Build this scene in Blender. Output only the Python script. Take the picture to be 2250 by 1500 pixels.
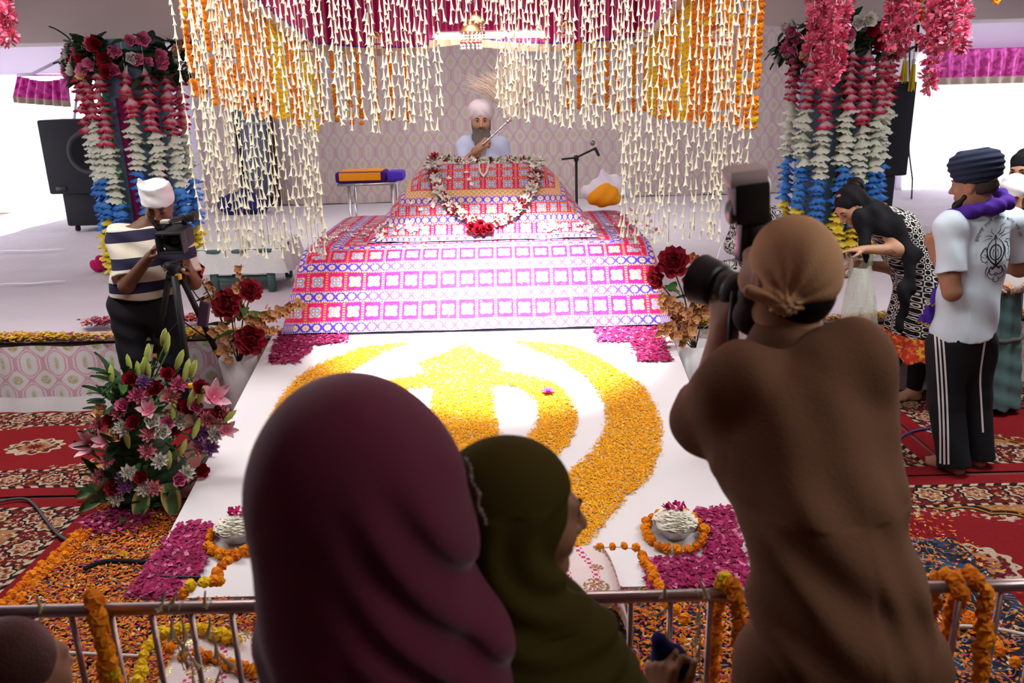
import bpy, bmesh, math, random
import numpy as np
from mathutils import Vector, Matrix, noise as mnoise
from mathutils.bvhtree import BVHTree

for o in list(bpy.data.objects):
    bpy.data.objects.remove(o)
SC = bpy.context.scene
COL = SC.collection
# ---------------------------------------------------------------- camera
FPX, PITCH, ROLL, CH = 1800.0, math.radians(16.8), 0.025, 2.05
_cp, _sp = math.cos(PITCH), math.sin(PITCH)
_R, _F, _U = Vector((1, 0, 0)), Vector((0, _cp, -_sp)), Vector((0, _sp, _cp))
_cr = _R * math.cos(ROLL) - _U * math.sin(ROLL)
_cu = _R * math.sin(ROLL) + _U * math.cos(ROLL)
cam_d = bpy.data.cameras.new('camera')
cam_d.sensor_width = 36.0
cam_d.lens = FPX / 2250 * 36
cam_d.clip_start, cam_d.clip_end = 0.05, 100
cam_d.dof.use_dof = True
cam_d.dof.focus_distance = 4.6
cam_d.dof.aperture_fstop = 4.0
cam = bpy.data.objects.new('camera', cam_d)
COL.objects.link(cam)
cam.matrix_world = Matrix(((_cr.x, _cu.x, -_F.x, 0), (_cr.y, _cu.y, -_F.y, 0), (_cr.z, _cu.z, -_F.z, CH), (0, 0, 0, 1)))
SC.camera = cam
# ---------------------------------------------------------------- sky, lamps, exposure
W = bpy.data.worlds.new('world')
SC.world = W
W.use_nodes = True
W.node_tree.nodes['Background'].inputs[0].default_value = (0.93, 0.95, 1.0, 1)
W.node_tree.nodes['Background'].inputs[1].default_value = 4.0
SC.view_settings.view_transform = 'Standard'
SC.view_settings.look = 'None'
SC.view_settings.gamma = 1
SC.view_settings.use_curve_mapping = False
SC.view_settings.exposure = 0.0


def lamp(name, kind, loc, target, energy, color=(1, 1, 1), size=0.5, size_y=None, spot=60, blend=1.0):
    d = bpy.data.lights.new(name, kind)
    d.energy = energy
    d.color = color
    if kind == 'AREA':
        d.shape = 'RECTANGLE'
        d.size = size
        d.size_y = size_y or size
    if kind == 'SPOT':
        d.spot_size = math.radians(spot)
        d.spot_blend = blend
        d.shadow_soft_size = size
    o = bpy.data.objects.new(name, d)
    COL.objects.link(o)
    o.location = loc
    v = Vector(target) - Vector(loc)
    o.rotation_euler = v.to_track_quat('-Z', 'Y').to_euler()
    return o


# flood lamps on the ceiling at the front of the canopy, aimed at the flower board and the cloth
lamp('flood_lamp', 'SPOT', (-0.12, 4.35, 2.93), (-0.12, 5.34, 0.65), 4300, (1, 0.97, 0.98), 0.10, spot=54, blend=1.0)
lamp('flood_lamp_wide', 'AREA', (-0.2, 2.9, 3.06), (-0.2, 5.3, 1.1), 55, (1, 0.98, 0.96), 2.6, 0.25)
lamp('priest_fill_light', 'AREA', (-0.2, 6.1, 2.93), (-0.2, 7.2, 1.4), 12, (1, 0.97, 0.95), 1.6, 0.2)  # added fill, no fixture of the hall: brightens the priest under the canopy
sun = lamp('sun', 'SUN', (-12, 11, 6), (-7, 11, 1), 7, (1, 0.97, 0.93))
sun.data.angle = 0.01
# tube lamps under the ceiling over the stage and the aisles
lamp('tube_lamp_back', 'AREA', (-0.2, 9.6, 3.05), (-0.2, 10.6, 0), 110, (1, 0.97, 0.95), 5.0, 0.3)
lamp('tube_lamp_left', 'AREA', (-3.2, 4.4, 3.05), (-3.0, 4.8, 0), 80, (1, 0.97, 0.95), 2.4, 0.3)
lamp('tube_lamp_right', 'AREA', (3.2, 4.4, 3.05), (3.0, 4.8, 0), 80, (1, 0.97, 0.95), 2.4, 0.3)
lamp('tube_lamp_aisle', 'AREA', (2.0, 0.8, 3.05), (1.3, 1.2, 0), 24, (1, 0.95, 0.9), 1.2, 0.2)
SC.cycles.max_bounces = 6
SC.cycles.diffuse_bounces = 3
SC.cycles.transmission_bounces = 6
SC.cycles.use_denoising = True
SC.cycles.sample_clamp_indirect = 6


# ---------------------------------------------------------------- where a point of the view lies in the hall
def ray(px, py):
    dx, dy = px - 1125.0, 750.0 - py
    c, s = math.cos(ROLL), math.sin(ROLL)
    u, v = (dx * c + dy * s) / FPX, (-dx * s + dy * c) / FPX
    return Vector((u, _cp + v * _sp, -_sp + v * _cp))


def at(px, py, Y):
    d = ray(px, py)
    t = Y / d.y
    return Vector((d.x * t, Y, CH + d.z * t))


def gz(px, py, z=0.0):
    d = ray(px, py)
    t = (z - CH) / d.z
    return Vector((d.x * t, d.y * t, z))


STAGE_Z, STAGE_Y = 0.50, 5.42
RY0, RY1, RZ0, RZ1 = 3.03, 5.40, 0.035, 0.525
RX0, RX1 = -1.63, 1.06
RS = (RZ1 - RZ0) / (RY1 - RY0)


def ramp_z(y):
    return RZ0 + (y - RY0) * RS


def onramp(px, py):
    d = ray(px, py)
    t = (RZ0 - RY0 * RS - CH) / (d.z - RS * d.y)
    return Vector((d.x * t, d.y * t, CH + d.z * t))


# ---------------------------------------------------------------- materials by small node expressions
class X:
    """a node socket that can be used in arithmetic"""
    def __init__(s, nt, sock):
        s.nt, s.s = nt, sock

    def _m(s, op, *a):
        n = s.nt.nodes.new('ShaderNodeMath')
        n.operation = op
        for i, q in enumerate((s,) + a):
            if isinstance(q, X):
                s.nt.links.new(q.s, n.inputs[i])
            else:
                n.inputs[i].default_value = q
        return X(s.nt, n.outputs[0])

    def __add__(s, o): return s._m('ADD', o)
    __radd__ = __add__
    def __sub__(s, o): return s._m('SUBTRACT', o)
    def __rsub__(s, o): return (s * -1.0) + o
    def __mul__(s, o): return s._m('MULTIPLY', o)
    __rmul__ = __mul__
    def __truediv__(s, o): return s._m('DIVIDE', o)
    def abs(s): return s._m('ABSOLUTE')
    def sin(s): return s._m('SINE')
    def cos(s): return s._m('COSINE')
    def floor(s): return s._m('FLOOR')
    def fract(s): return s._m('FRACT')
    def mod(s, o): return s._m('FLOORED_MODULO', o)
    def min(s, o): return s._m('MINIMUM', o)
    def max(s, o): return s._m('MAXIMUM', o)
    def sqrt(s): return s._m('SQRT')
    def lt(s, o): return s._m('LESS_THAN', o)
    def gt(s, o): return s._m('GREATER_THAN', o)
    def pw(s, o): return s._m('POWER', o)
    def atan2(s, o): return s._m('ARCTAN2', o)

    def step(s, a, b):
        n = s.nt.nodes.new('ShaderNodeMapRange')
        n.interpolation_type = 'SMOOTHSTEP'
        s.nt.links.new(s.s, n.inputs[0])
        n.inputs[1].default_value, n.inputs[2].default_value = a, b
        return X(s.nt, n.outputs[0])


class Mat:
    def __init__(s, name, col=(0.8, 0.8, 0.8), rough=0.8, metal=0.0, spec=0.3, **kw):
        s.m = bpy.data.materials.new(name)
        s.m.use_nodes = True
        s.nt = s.m.node_tree
        s.b = s.nt.nodes['Principled BSDF']
        s.b.inputs['Roughness'].default_value = rough
        s.b.inputs['Metallic'].default_value = metal
        s.b.inputs['Specular IOR Level'].default_value = spec
        s.b.inputs['Base Color'].default_value = (*col, 1)
        for k, v in kw.items():
            s.b.inputs[k.replace('_', ' ')].default_value = v
        s._tc = None

    def tc(s, kind='Object'):
        n = s.nt.nodes.new('ShaderNodeTexCoord')
        return n.outputs[kind]

    def xyz(s, kind='Object'):
        n = s.nt.nodes.new('ShaderNodeSeparateXYZ')
        s.nt.links.new(s.tc(kind), n.inputs[0])
        return tuple(X(s.nt, n.outputs[i]) for i in range(3))

    def noise(s, scale, detail=2, kind='Object', rough=0.5, dist=0.0, vec=None):
        n = s.nt.nodes.new('ShaderNodeTexNoise')
        s.nt.links.new(vec if vec is not None else s.tc(kind), n.inputs['Vector'])
        n.inputs['Scale'].default_value = scale
        n.inputs['Detail'].default_value = detail
        n.inputs['Roughness'].default_value = rough
        n.inputs['Distortion'].default_value = dist
        return X(s.nt, n.outputs[0])

    def voronoi(s, scale, kind='Object', feat='F1', out=0, rnd=1.0):
        n = s.nt.nodes.new('ShaderNodeTexVoronoi')
        s.nt.links.new(s.tc(kind), n.inputs['Vector'])
        n.feature = feat
        n.inputs['Scale'].default_value = scale
        n.inputs['Randomness'].default_value = rnd
        return X(s.nt, n.outputs[out])

    def rnd(s):
        n = s.nt.nodes.new('ShaderNodeObjectInfo')
        return X(s.nt, n.outputs['Random'])

    def mix(s, fac, a, b):
        n = s.nt.nodes.new('ShaderNodeMix')
        n.data_type = 'RGBA'
        if isinstance(fac, X):
            s.nt.links.new(fac.s, n.inputs[0])
        else:
            n.inputs[0].default_value = fac
        for i, q in ((6, a), (7, b)):
            if isinstance(q, tuple):
                n.inputs[i].default_value = (*q, 1)
            else:
                s.nt.links.new(q, n.inputs[i])
        return n.outputs[2]

    def color(s, sock):
        s.nt.links.new(sock, s.b.inputs['Base Color'])
        return s

    def vcol(s, name='col'):
        n = s.nt.nodes.new('ShaderNodeAttribute')
        n.attribute_name = name
        return n.outputs['Color']

    def bump(s, h, strength=0.3, dist=0.01):
        n = s.nt.nodes.new('ShaderNodeBump')
        s.nt.links.new(h.s, n.inputs['Height'])
        n.inputs['Strength'].default_value = strength
        n.inputs['Distance'].default_value = dist
        s.nt.links.new(n.outputs[0], s.b.inputs['Normal'])
        return s

    def set(s, inp, x):
        s.nt.links.new(x.s if isinstance(x, X) else x, s.b.inputs[inp])
        return s


def sh(c, k):
    return tuple(min(1.0, q * k) for q in c)


MATS = {}


def cloth(name, col, var=0.15, scale=9, rough=0.9, bump=0.25, bs=60, sheen=0.0):
    if name in MATS:
        return MATS[name]
    a = Mat(name, col, rough, spec=0.15)
    a.color(a.mix(a.noise(scale, 3), sh(col, 1 - var), sh(col, 1 + var)))
    if bump:
        a.bump(a.noise(bs, 2), bump, 0.004)
    if sheen:
        a.b.inputs['Sheen Weight'].default_value = sheen
    MATS[name] = a.m
    return a.m


def flat(name, col, rough=0.6, metal=0.0, spec=0.3, var=0.0, **kw):
    if name in MATS:
        return MATS[name]
    a = Mat(name, col, rough, metal, spec, **kw)
    if var:
        a.color(a.mix(a.rnd(), sh(col, 1 - var), sh(col, 1 + var)))
    MATS[name] = a.m
    return a.m


# ---------------------------------------------------------------- meshes and objects
WL = {}


def tag(o, label=None, cat=None, group=None, kind=None):
    if label: o['label'] = label
    if cat: o['category'] = cat
    if group: o['group'] = group
    if kind: o['kind'] = kind
    return o


def thing(name, label, cat, loc=(0, 0, 0), group=None):
    o = bpy.data.objects.new(name, None)
    o.empty_display_size = 0.1
    COL.objects.link(o)
    o.location = loc
    WL[o.name] = Vector(loc)
    return tag(o, label, cat, group)


def mkmesh(name, v, f, mats, smooth=True, mi=None, off=None):
    me = bpy.data.meshes.new(name)
    if off is not None and len(v):
        v = np.asarray(v, dtype=np.float64) - np.asarray(off)
    me.from_pydata([tuple(q) for q in v], [], [tuple(q) for q in f]) if not isinstance(v, np.ndarray) else npmesh(me, v, f)
    for m in (mats if isinstance(mats, (list, tuple)) else [mats]):
        me.materials.append(m.m if isinstance(m, Mat) else m)
    if mi is not None:
        me.polygons.foreach_set('material_index', np.asarray(mi, dtype=np.int32))
    if smooth:
        me.polygons.foreach_set('use_smooth', np.ones(len(me.polygons), dtype=bool))
    me.update()
    return me


def npmesh(me, v, f):
    v = np.asarray(v, dtype=np.float32)
    lens = np.fromiter((len(q) for q in f), dtype=np.int32, count=len(f)) if not isinstance(f, np.ndarray) else np.full(len(f), f.shape[1], dtype=np.int32)
    flatf = np.concatenate([np.asarray(q, dtype=np.int32) for q in f]) if not isinstance(f, np.ndarray) else f.astype(np.int32).ravel()
    me.vertices.add(len(v))
    me.vertices.foreach_set('co', v.ravel())
    me.loops.add(len(flatf))
    me.loops.foreach_set('vertex_index', flatf)
    me.polygons.add(len(lens))
    st = np.zeros(len(lens), dtype=np.int32)
    st[1:] = np.cumsum(lens)[:-1]
    me.polygons.foreach_set('loop_start', st)
    me.update(calc_edges=True)
    me.validate()


def wl(o):
    return WL.get(o.name, Vector((0, 0, 0))) if o is not None else Vector((0, 0, 0))


def link(name, me, parent=None, loc=None, rot=None, scale=None):
    """an object of mesh me; loc is where its origin is in the hall"""
    o = bpy.data.objects.new(name, me)
    COL.objects.link(o)
    base = wl(parent)
    if parent is not None:
        o.parent = parent
    if loc is not None:
        o.location = Vector(loc) - base
        WL[o.name] = Vector(loc)
    else:
        WL[o.name] = base
    if rot is not None:
        o.rotation_euler = rot
    if scale is not None:
        o.scale = (scale,) * 3 if isinstance(scale, (int, float)) else scale
    return o


class MB:
    def __init__(s):
        s.v, s.f, s.mi, s.cur = [], [], [], 0

    def add(s, v, f, m=None):
        n = len(s.v)
        s.v += [tuple(q) for q in v]
        s.f += [tuple(i + n for i in q) for q in f]
        s.mi += [s.cur if m is None else m] * len(f)
        return s

    def box(s, c, d, rot=None, m=None, bev=0.0):
        c = Vector(c)
        hx, hy, hz = d[0] / 2, d[1] / 2, d[2] / 2
        if bev:
            bm = bmesh.new()
            bmesh.ops.create_cube(bm, size=1)
            for q in bm.verts:
                q.co = Vector((q.co.x * d[0], q.co.y * d[1], q.co.z * d[2]))
            bmesh.ops.bevel(bm, geom=bm.edges[:], offset=bev, segments=2, affect='EDGES', profile=0.6)
            bm.verts.index_update()
            vs = [q.co.copy() for q in bm.verts]
            fs = [[q.index for q in g.verts] for g in bm.faces]
            bm.free()
        else:
            vs = [Vector((x * hx, y * hy, z * hz)) for x in (-1, 1) for y in (-1, 1) for z in (-1, 1)]
            fs = [(0, 1, 3, 2), (4, 6, 7, 5), (0, 4, 5, 1), (2, 3, 7, 6), (0, 2, 6, 4), (1, 5, 7, 3)]
        if rot is not None:
            vs = [rot @ q for q in vs]
        return s.add([q + c for q in vs], fs, m)

    def tube(s, pts, r, n=8, cap=True, m=None):
        pts = [Vector(p) for p in pts]
        rs = r if isinstance(r, (list, tuple)) else [r] * len(pts)
        v, f = [], []
        up = None
        for i, p in enumerate(pts):
            d = (pts[min(i + 1, len(pts) - 1)] - pts[max(i - 1, 0)])
            d = d.normalized() if d.length > 1e-9 else Vector((0, 0, 1))
            if up is None:
                up = d.orthogonal().normalized()
            up = (up - d * up.dot(d))
            up = up.normalized() if up.length > 1e-6 else d.orthogonal().normalized()
            w = d.cross(up)
            for k in range(n):
                a = 2 * math.pi * k / n
                v.append(p + (up * math.cos(a) + w * math.sin(a)) * rs[i])
        for i in range(len(pts) - 1):
            for k in range(n):
                k2 = (k + 1) % n
                f.append((i * n + k, i * n + k2, (i + 1) * n + k2, (i + 1) * n + k))
        if cap:
            f.append(tuple(range(n))[::-1])
            f.append(tuple((len(pts) - 1) * n + k for k in range(n)))
        return s.add(v, f, m)

    def lathe(s, prof, c=(0, 0, 0), n=20, m=None, axis=None):
        v, f = [], []
        c = Vector(c)
        q = Vector((0, 0, 1)).rotation_difference(Vector(axis).normalized()) if axis is not None else None
        for r, z in prof:
            for k in range(n):
                a = 2 * math.pi * k / n
                p = Vector((r * math.cos(a), r * math.sin(a), z))
                v.append(c + (q @ p if q else p))
        for i in range(len(prof) - 1):
            for k in range(n):
                k2 = (k + 1) % n
                f.append((i * n + k, i * n + k2, (i + 1) * n + k2, (i + 1) * n + k))
        return s.add(v, f, m)

    def ell(s, c, r, n=10, m=None, rot=None):
        c = Vector(c)
        r = (r, r, r) if isinstance(r, (int, float)) else r
        v, f = [], []
        h = max(4, n // 2)
        for i in range(h + 1):
            t = math.pi * i / h
            for k in range(n):
                a = 2 * math.pi * k / n
                p = Vector((math.sin(t) * math.cos(a) * r[0], math.sin(t) * math.sin(a) * r[1], math.cos(t) * r[2]))
                v.append(c + (rot @ p if rot is not None else p))
        for i in range(h):
            for k in range(n):
                k2 = (k + 1) % n
                f.append((i * n + k, (i + 1) * n + k, (i + 1) * n + k2, i * n + k2))
        return s.add(v, f, m)

    def grid(s, fn, nu, nv, m=None):
        v = [fn(i / nu, j / nv) for j in range(nv + 1) for i in range(nu + 1)]
        f = [(j * (nu + 1) + i, j * (nu + 1) + i + 1, (j + 1) * (nu + 1) + i + 1, (j + 1) * (nu + 1) + i) for j in range(nv) for i in range(nu)]
        return s.add(v, f, m)

    def petal(s, base, d, up, L, w, cup=0.2, curl=0.0, nu=2, nv=3, tip=0.35, m=None, jag=0.0, point=False):
        """a petal from base along d, its face towards up"""
        base, d, up = Vector(base), Vector(d).normalized(), Vector(up)
        up = (up - d * up.dot(d)).normalized()
        sd = d.cross(up)

        def fn(a, b):
            x = a * 2 - 1
            if point:
                wid = w * (math.sin(math.pi * min(1.0, 0.12 + b * 0.88)) ** 0.6 * (1 - tip * b) if b < 1 else 0.08)
            else:
                wid = w * (0.3 + 0.7 * math.sin(min(1.0, b / 0.62) * 1.57)) * (1 if b < 0.62 else math.sqrt(max(0.0, 1 - ((b - 0.62) / 0.38) ** 2 * 0.82)))
            j = jag * (1 if (int(round(a * nu)) % 2) else -1) if b > 0.99 else 0
            return base + d * (L * b + j) + sd * (x * wid / 2) + up * (cup * w * x * x + curl * L * b * b)
        return s.grid(fn, nu, nv, m)

    def mesh(s, name, mats, smooth=True, off=None):
        return mkmesh(name, s.v, s.f, mats, smooth, s.mi if isinstance(mats, (list, tuple)) else None, off)

    def obj(s, name, mats, parent=None, smooth=True):
        """one mesh object, its points given in the hall's own coordinates"""
        base = wl(parent)
        o = link(name, s.mesh(name, mats, smooth, base if parent is not None else None), parent)
        return o


def autosmooth(o, ang=40):
    try:
        o.data.set_sharp_from_angle(angle=math.radians(ang))
    except Exception:
        pass
    return o


# ---------------------------------------------------------------- implicit figures: one continuous skin from blended limbs
def _v(p):
    return np.array((p[0], p[1], p[2]), dtype=np.float32)


def cone(a, b, ra, rb, k=0.03, n=None, q=1.0, cap=0, op='+'):
    """tapered limb; n, q flatten it along n; cap bit 1/2 cuts the a/b end flat"""
    a, b = _v(a), _v(b)
    R = max(ra, rb) * max(1, q)

    def f(P):
        Q = P
        aa, bb = a, b
        if n is not None:
            nn = _v(Vector(n).normalized())
            Q = P + np.outer((P - a) @ nn, nn) * (1 / q - 1)
            bb = b + nn * float((b - a) @ nn) * (1 / q - 1)
        ab = bb - aa
        L2 = max(float(ab @ ab), 1e-9)
        t = np.clip(((Q - aa) @ ab) / L2, 0, 1)
        d = np.linalg.norm(Q - aa - t[:, None] * ab, axis=1) - (ra + t * (rb - ra))
        if q < 1:
            d = d * q
        if cap:
            ax = (b - a) / max(np.linalg.norm(b - a), 1e-6)
            if cap & 1: d = np.maximum(d, -((P - a) @ ax))
            if cap & 2: d = np.maximum(d, (P - b) @ ax)
        return d
    lo, hi = np.minimum(a, b) - R, np.maximum(a, b) + R
    return (f, lo, hi, k, op)


def ell(c, r, k=0.03, B=None, op='+'):
    c = _v(c)
    r = np.array((r, r, r) if isinstance(r, (int, float)) else r, dtype=np.float32)
    Bm = None if B is None else np.array([_v(Vector(x).normalized()) for x in B])

    def f(P):
        p = P - c
        if Bm is not None:
            p = p @ Bm.T
        k0 = np.linalg.norm(p / r, axis=1)
        k1 = np.linalg.norm(p / (r * r), axis=1)
        return np.where(k1 < 1e-6, -r.min(), k0 * (k0 - 1) / np.maximum(k1, 1e-6))
    R = r.max()
    return (f, c - R, c + R, k, op)


def plane(p, n, k=0.0):
    """keeps what is behind the plane"""
    p, n = _v(p), _v(Vector(n).normalized())
    return (lambda P: (P - p) @ n, None, None, k, 'cut')


def evalsdf(pr, P, h):
    D = np.full(len(P), 1.0, dtype=np.float32)
    for f, lo, hi, k, op in pr:
        if op == 'cut':
            D = np.maximum(D, f(P))
            continue
        if lo is not None:
            mg = 6 * h + k + 0.02
            idx = np.nonzero(((P > lo - mg) & (P < hi + mg)).all(axis=1))[0]
            if not len(idx):
                continue
        else:
            idx = np.arange(len(P))
        d = f(P[idx]).astype(np.float32)
        o = D[idx]
        if op == '+':
            hh = np.maximum(k - np.abs(o - d), 0) / max(k, 1e-6)
            D[idx] = np.minimum(o, d) - hh * hh * k * 0.25
        elif op == '-':
            d = -d
            hh = np.maximum(k - np.abs(o - d), 0) / max(k, 1e-6)
            D[idx] = np.maximum(o, d) + hh * hh * k * 0.25
    return D


def sdfmesh(pr, h=0.006, disp=None):
    los = np.min([p[1] for p in pr if p[1] is not None and p[4] == '+'], axis=0) - 3 * h - 0.02
    his = np.max([p[2] for p in pr if p[2] is not None and p[4] == '+'], axis=0) + 3 * h + 0.02
    S = 4
    nb = np.ceil((his - los) / (h * S)).astype(int) + 1
    ev = (lambda P: evalsdf(pr, P, h) + disp(P)) if disp else (lambda P: evalsdf(pr, P, h))
    ci = np.stack(np.meshgrid(*[np.arange(n) for n in nb], indexing='ij'), -1).reshape(-1, 3)
    C = (los + (ci + 0.5) * h * S).astype(np.float32)
    dc = np.concatenate([evalsdf(pr, c, h * S) for c in np.array_split(C, max(1, len(C) // 200000))])
    act = ci[np.abs(dc) < h * S * 1.25 + 0.012]
    dims = nb * S + 1
    mask = np.zeros(dims, dtype=bool)
    for a in range(S + 1):
        for b in range(S + 1):
            for c in range(S + 1):
                mask[act[:, 0] * S + a, act[:, 1] * S + b, act[:, 2] * S + c] = True
    idx = np.argwhere(mask)
    D = np.full(dims, np.nan, dtype=np.float32)
    vals = np.concatenate([ev((los + q * h).astype(np.float32)) for q in np.array_split(idx, max(1, len(idx) // 150000))])
    D[mask] = vals
    sg = D < 0
    ok = mask
    def sl(A, o): return A[o[0]:dims[0] - 1 + o[0], o[1]:dims[1] - 1 + o[1], o[2]:dims[2] - 1 + o[2]]
    cor = [(a, b, c) for a in (0, 1) for b in (0, 1) for c in (0, 1)]
    allok = np.ones(dims - 1, dtype=bool)
    any_, all_ = np.zeros(dims - 1, dtype=bool), np.ones(dims - 1, dtype=bool)
    for o in cor:
        allok &= sl(ok, o)
        any_ |= sl(sg, o)
        all_ &= sl(sg, o)
    cells = np.argwhere(allok & any_ & ~all_)
    vid = np.full(dims - 1, -1, dtype=np.int64)
    vid[cells[:, 0], cells[:, 1], cells[:, 2]] = np.arange(len(cells))
    acc = np.zeros((len(cells), 3), dtype=np.float64)
    cnt = np.zeros(len(cells))
    cv = {o: D[cells[:, 0] + o[0], cells[:, 1] + o[1], cells[:, 2] + o[2]] for o in cor}
    for o in cor:
        for ax in range(3):
            if o[ax] == 0:
                o2 = list(o); o2[ax] = 1; o2 = tuple(o2)
                a, b = cv[o], cv[o2]
                m = (a < 0) != (b < 0)
                t = np.where(m, a / np.where(a == b, 1, a - b), 0)
                p = np.tile(np.array(o, dtype=np.float64), (len(cells), 1))
                p[:, ax] += t
                acc[m] += p[m]
                cnt[m] += 1
    V = los + (cells + acc / np.maximum(cnt, 1)[:, None]) * h
    F = []
    for ax in range(3):
        u, w = (ax + 1) % 3, (ax + 2) % 3
        s0 = [slice(None)] * 3; s1 = [slice(None)] * 3
        s0[ax] = slice(0, -1); s1[ax] = slice(1, None)
        m = (sg[tuple(s0)] != sg[tuple(s1)]) & ok[tuple(s0)] & ok[tuple(s1)]
        e = np.argwhere(m)
        e = e[(e[:, u] > 0) & (e[:, w] > 0) & (e[:, u] < dims[u] - 1) & (e[:, w] < dims[w] - 1)]
        if not len(e):
            continue
        ins = sg[e[:, 0], e[:, 1], e[:, 2]]
        q = []
        for du, dw in ((0, 0), (-1, 0), (-1, -1), (0, -1)):
            g = e.copy(); g[:, u] += du; g[:, w] += dw
            q.append(vid[g[:, 0], g[:, 1], g[:, 2]])
        q = np.stack(q, 1)
        good = (q >= 0).all(axis=1)
        q, ins = q[good], ins[good]
        q[~ins] = q[~ins][:, ::-1]
        F.append(q)
    return V, np.concatenate(F)


def blob(name, pr, mat, parent=None, h=0.006, disp=None, paint=None):
    V, F = sdfmesh(pr, h, disp)
    base = wl(parent)
    me = mkmesh(name, V.astype(np.float32) - np.array(base, dtype=np.float32), F, mat)
    if paint is not None:
        a = me.color_attributes.new('col', 'FLOAT_COLOR', 'POINT')
        c = np.ones((len(V), 4), dtype=np.float32)
        c[:, :3] = paint(V)
        a.data.foreach_set('color', c.ravel())
    return link(name, me, parent)


ORD = ['first', 'second', 'third', 'fourth', 'fifth', 'sixth', 'seventh', 'eighth', 'ninth', 'tenth', 'eleventh', 'twelfth', 'thirteenth',
       'fourteenth', 'fifteenth', 'sixteenth', 'seventeenth', 'eighteenth', 'nineteenth', 'twentieth']
TENS = ['', '', 'twenty', 'thirty', 'forty', 'fifty']


def nth(i):
    if i < 20:
        return ORD[i]
    t, u = divmod(i + 1, 10)
    return (TENS[t][:-1] + 'ieth') if u == 0 else TENS[t] + '-' + ORD[u - 1]


# ---------------------------------------------------------------- the hall
YB, XW, ZC = 12.8, 8.2, 3.12


def struct(name, mb, mat, parent=None, smooth=False):
    return tag(mb.obj(name, mat, parent, smooth), kind='structure')


m_plaster = cloth('ceiling_plaster', (0.74, 0.64, 0.64), 0.06, 2, bump=0)
m_lav = cloth('lavender_lining', (0.66, 0.60, 0.74), 0.06, 1.5, bump=0.2, bs=6)
m_white = cloth('white_paint', (0.74, 0.72, 0.76), 0.04, 2, bump=0)
m_dark = cloth('dark_wall', (0.16, 0.13, 0.13), 0.1, 2, bump=0)

struct('floor', MB().box((0, 4.8, -0.05), (2 * XW + 0.4, 16.4, 0.1)), cloth('floor_sheet', (0.16, 0.05, 0.05), 0.3, 5))
struct('ceiling', MB().box((0, 4.8, ZC + 0.05), (2 * XW + 0.4, 16.4, 0.1)), m_plaster)
# back wall with a window opening at either end
b = MB()
b.box((0, YB + 0.1, ZC / 2), (12.2, 0.2, ZC))
for s in (-1, 1):
    b.box((s * 7.2, YB + 0.1, 0.2), (2.3, 0.2, 0.4))
    b.box((s * 7.2, YB + 0.1, 2.79), (2.3, 0.2, 0.66))
struct('wall_back', b, m_lav)
for s, nm in ((-1, 'wall_left'), (1, 'wall_right')):
    b = MB()
    b.box((s * (XW + 0.1), 1.9, ZC / 2), (0.2, 10.2, ZC))
    b.box((s * (XW + 0.1), 9.8, 0.2), (0.2, 5.6, 0.4))
    b.box((s * (XW + 0.1), 9.8, 2.81), (0.2, 5.6, 0.62))
    b.box((s * (XW + 0.1), 12.7, ZC / 2), (0.2, 0.2, ZC))
    struct(nm, b, m_lav)
struct('wall_front', MB().box((0, -3.1, ZC / 2), (2 * XW, 0.2, ZC)), m_dark)
# beam over the two flower pillars
struct('trim_1', MB().box((0, 8.25, 2.86), (2 * XW, 0.5, 0.52)), m_plaster)
b = MB()
b.box((-4.7, 6.15, 2.98), (0.45, 3.7, 0.3)); b.box((4.4, 6.15, 2.98), (0.45, 3.7, 0.3))
struct('trim_2', b, m_white)
# thin white sheets drawn across the window openings
m_sheet = Mat('window_sheet', (0.92, 0.9, 0.96), 0.9, spec=0.1)
_nt = m_sheet.nt
_tr = _nt.nodes.new('ShaderNodeBsdfTranslucent'); _tr.inputs[0].default_value = (0.95, 0.94, 1, 1)
_ms = _nt.nodes.new('ShaderNodeMixShader'); _ms.inputs[0].default_value = 0.75
_nt.links.new(m_sheet.b.outputs[0], _ms.inputs[1]); _nt.links.new(_tr.outputs[0], _ms.inputs[2])
_nt.links.new(_ms.outputs[0], _nt.nodes['Material Output'].inputs[0])


def hang(x0, x1, z0, z1, y, waves, amp, sag=0.0, nu=60, nv=10, along='x', ph=0.0):
    """a hung cloth with vertical folds"""
    def fn(a, c):
        k = x0 + (x1 - x0) * a
        z = z1 + (z0 - z1) * c - sag * (1 - (2 * a - 1) ** 2) * c
        d = amp * math.sin(a * waves * 6.283 + ph + 0.6 * math.sin(3 * c + a * 5)) * (0.35 + 0.65 * c)
        return Vector((k, y + d, z)) if along == 'x' else Vector((y + d, k, z))
    return fn


MB_ = MB()
o = MB().grid(hang(5.98, 8.15, 0.52, 2.5, YB - 0.06, 6, 0.03), 80, 12).obj('window_sheet', m_sheet)
tag(o, 'white sheet glowing with daylight across the right back window', 'curtain')
tag(MB().grid(hang(-8.15, -6.55, 0.95, 2.5, YB - 0.06, 5, 0.03), 60, 12).obj('window_sheet', m_sheet), 'white sheet glowing with daylight across the left back window', 'curtain')
# fold of the same sheet gathered to the right of the lavender pier
# ---------------------------------------------------------------- stage
def wrinkle(x, y, a=0.006):
    return a * (mnoise.noise(Vector((x * 0.7, y * 2.2, 1.3))) + 0.5 * mnoise.noise(Vector((x * 2 + y, y * 4, 5.1))))


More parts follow.
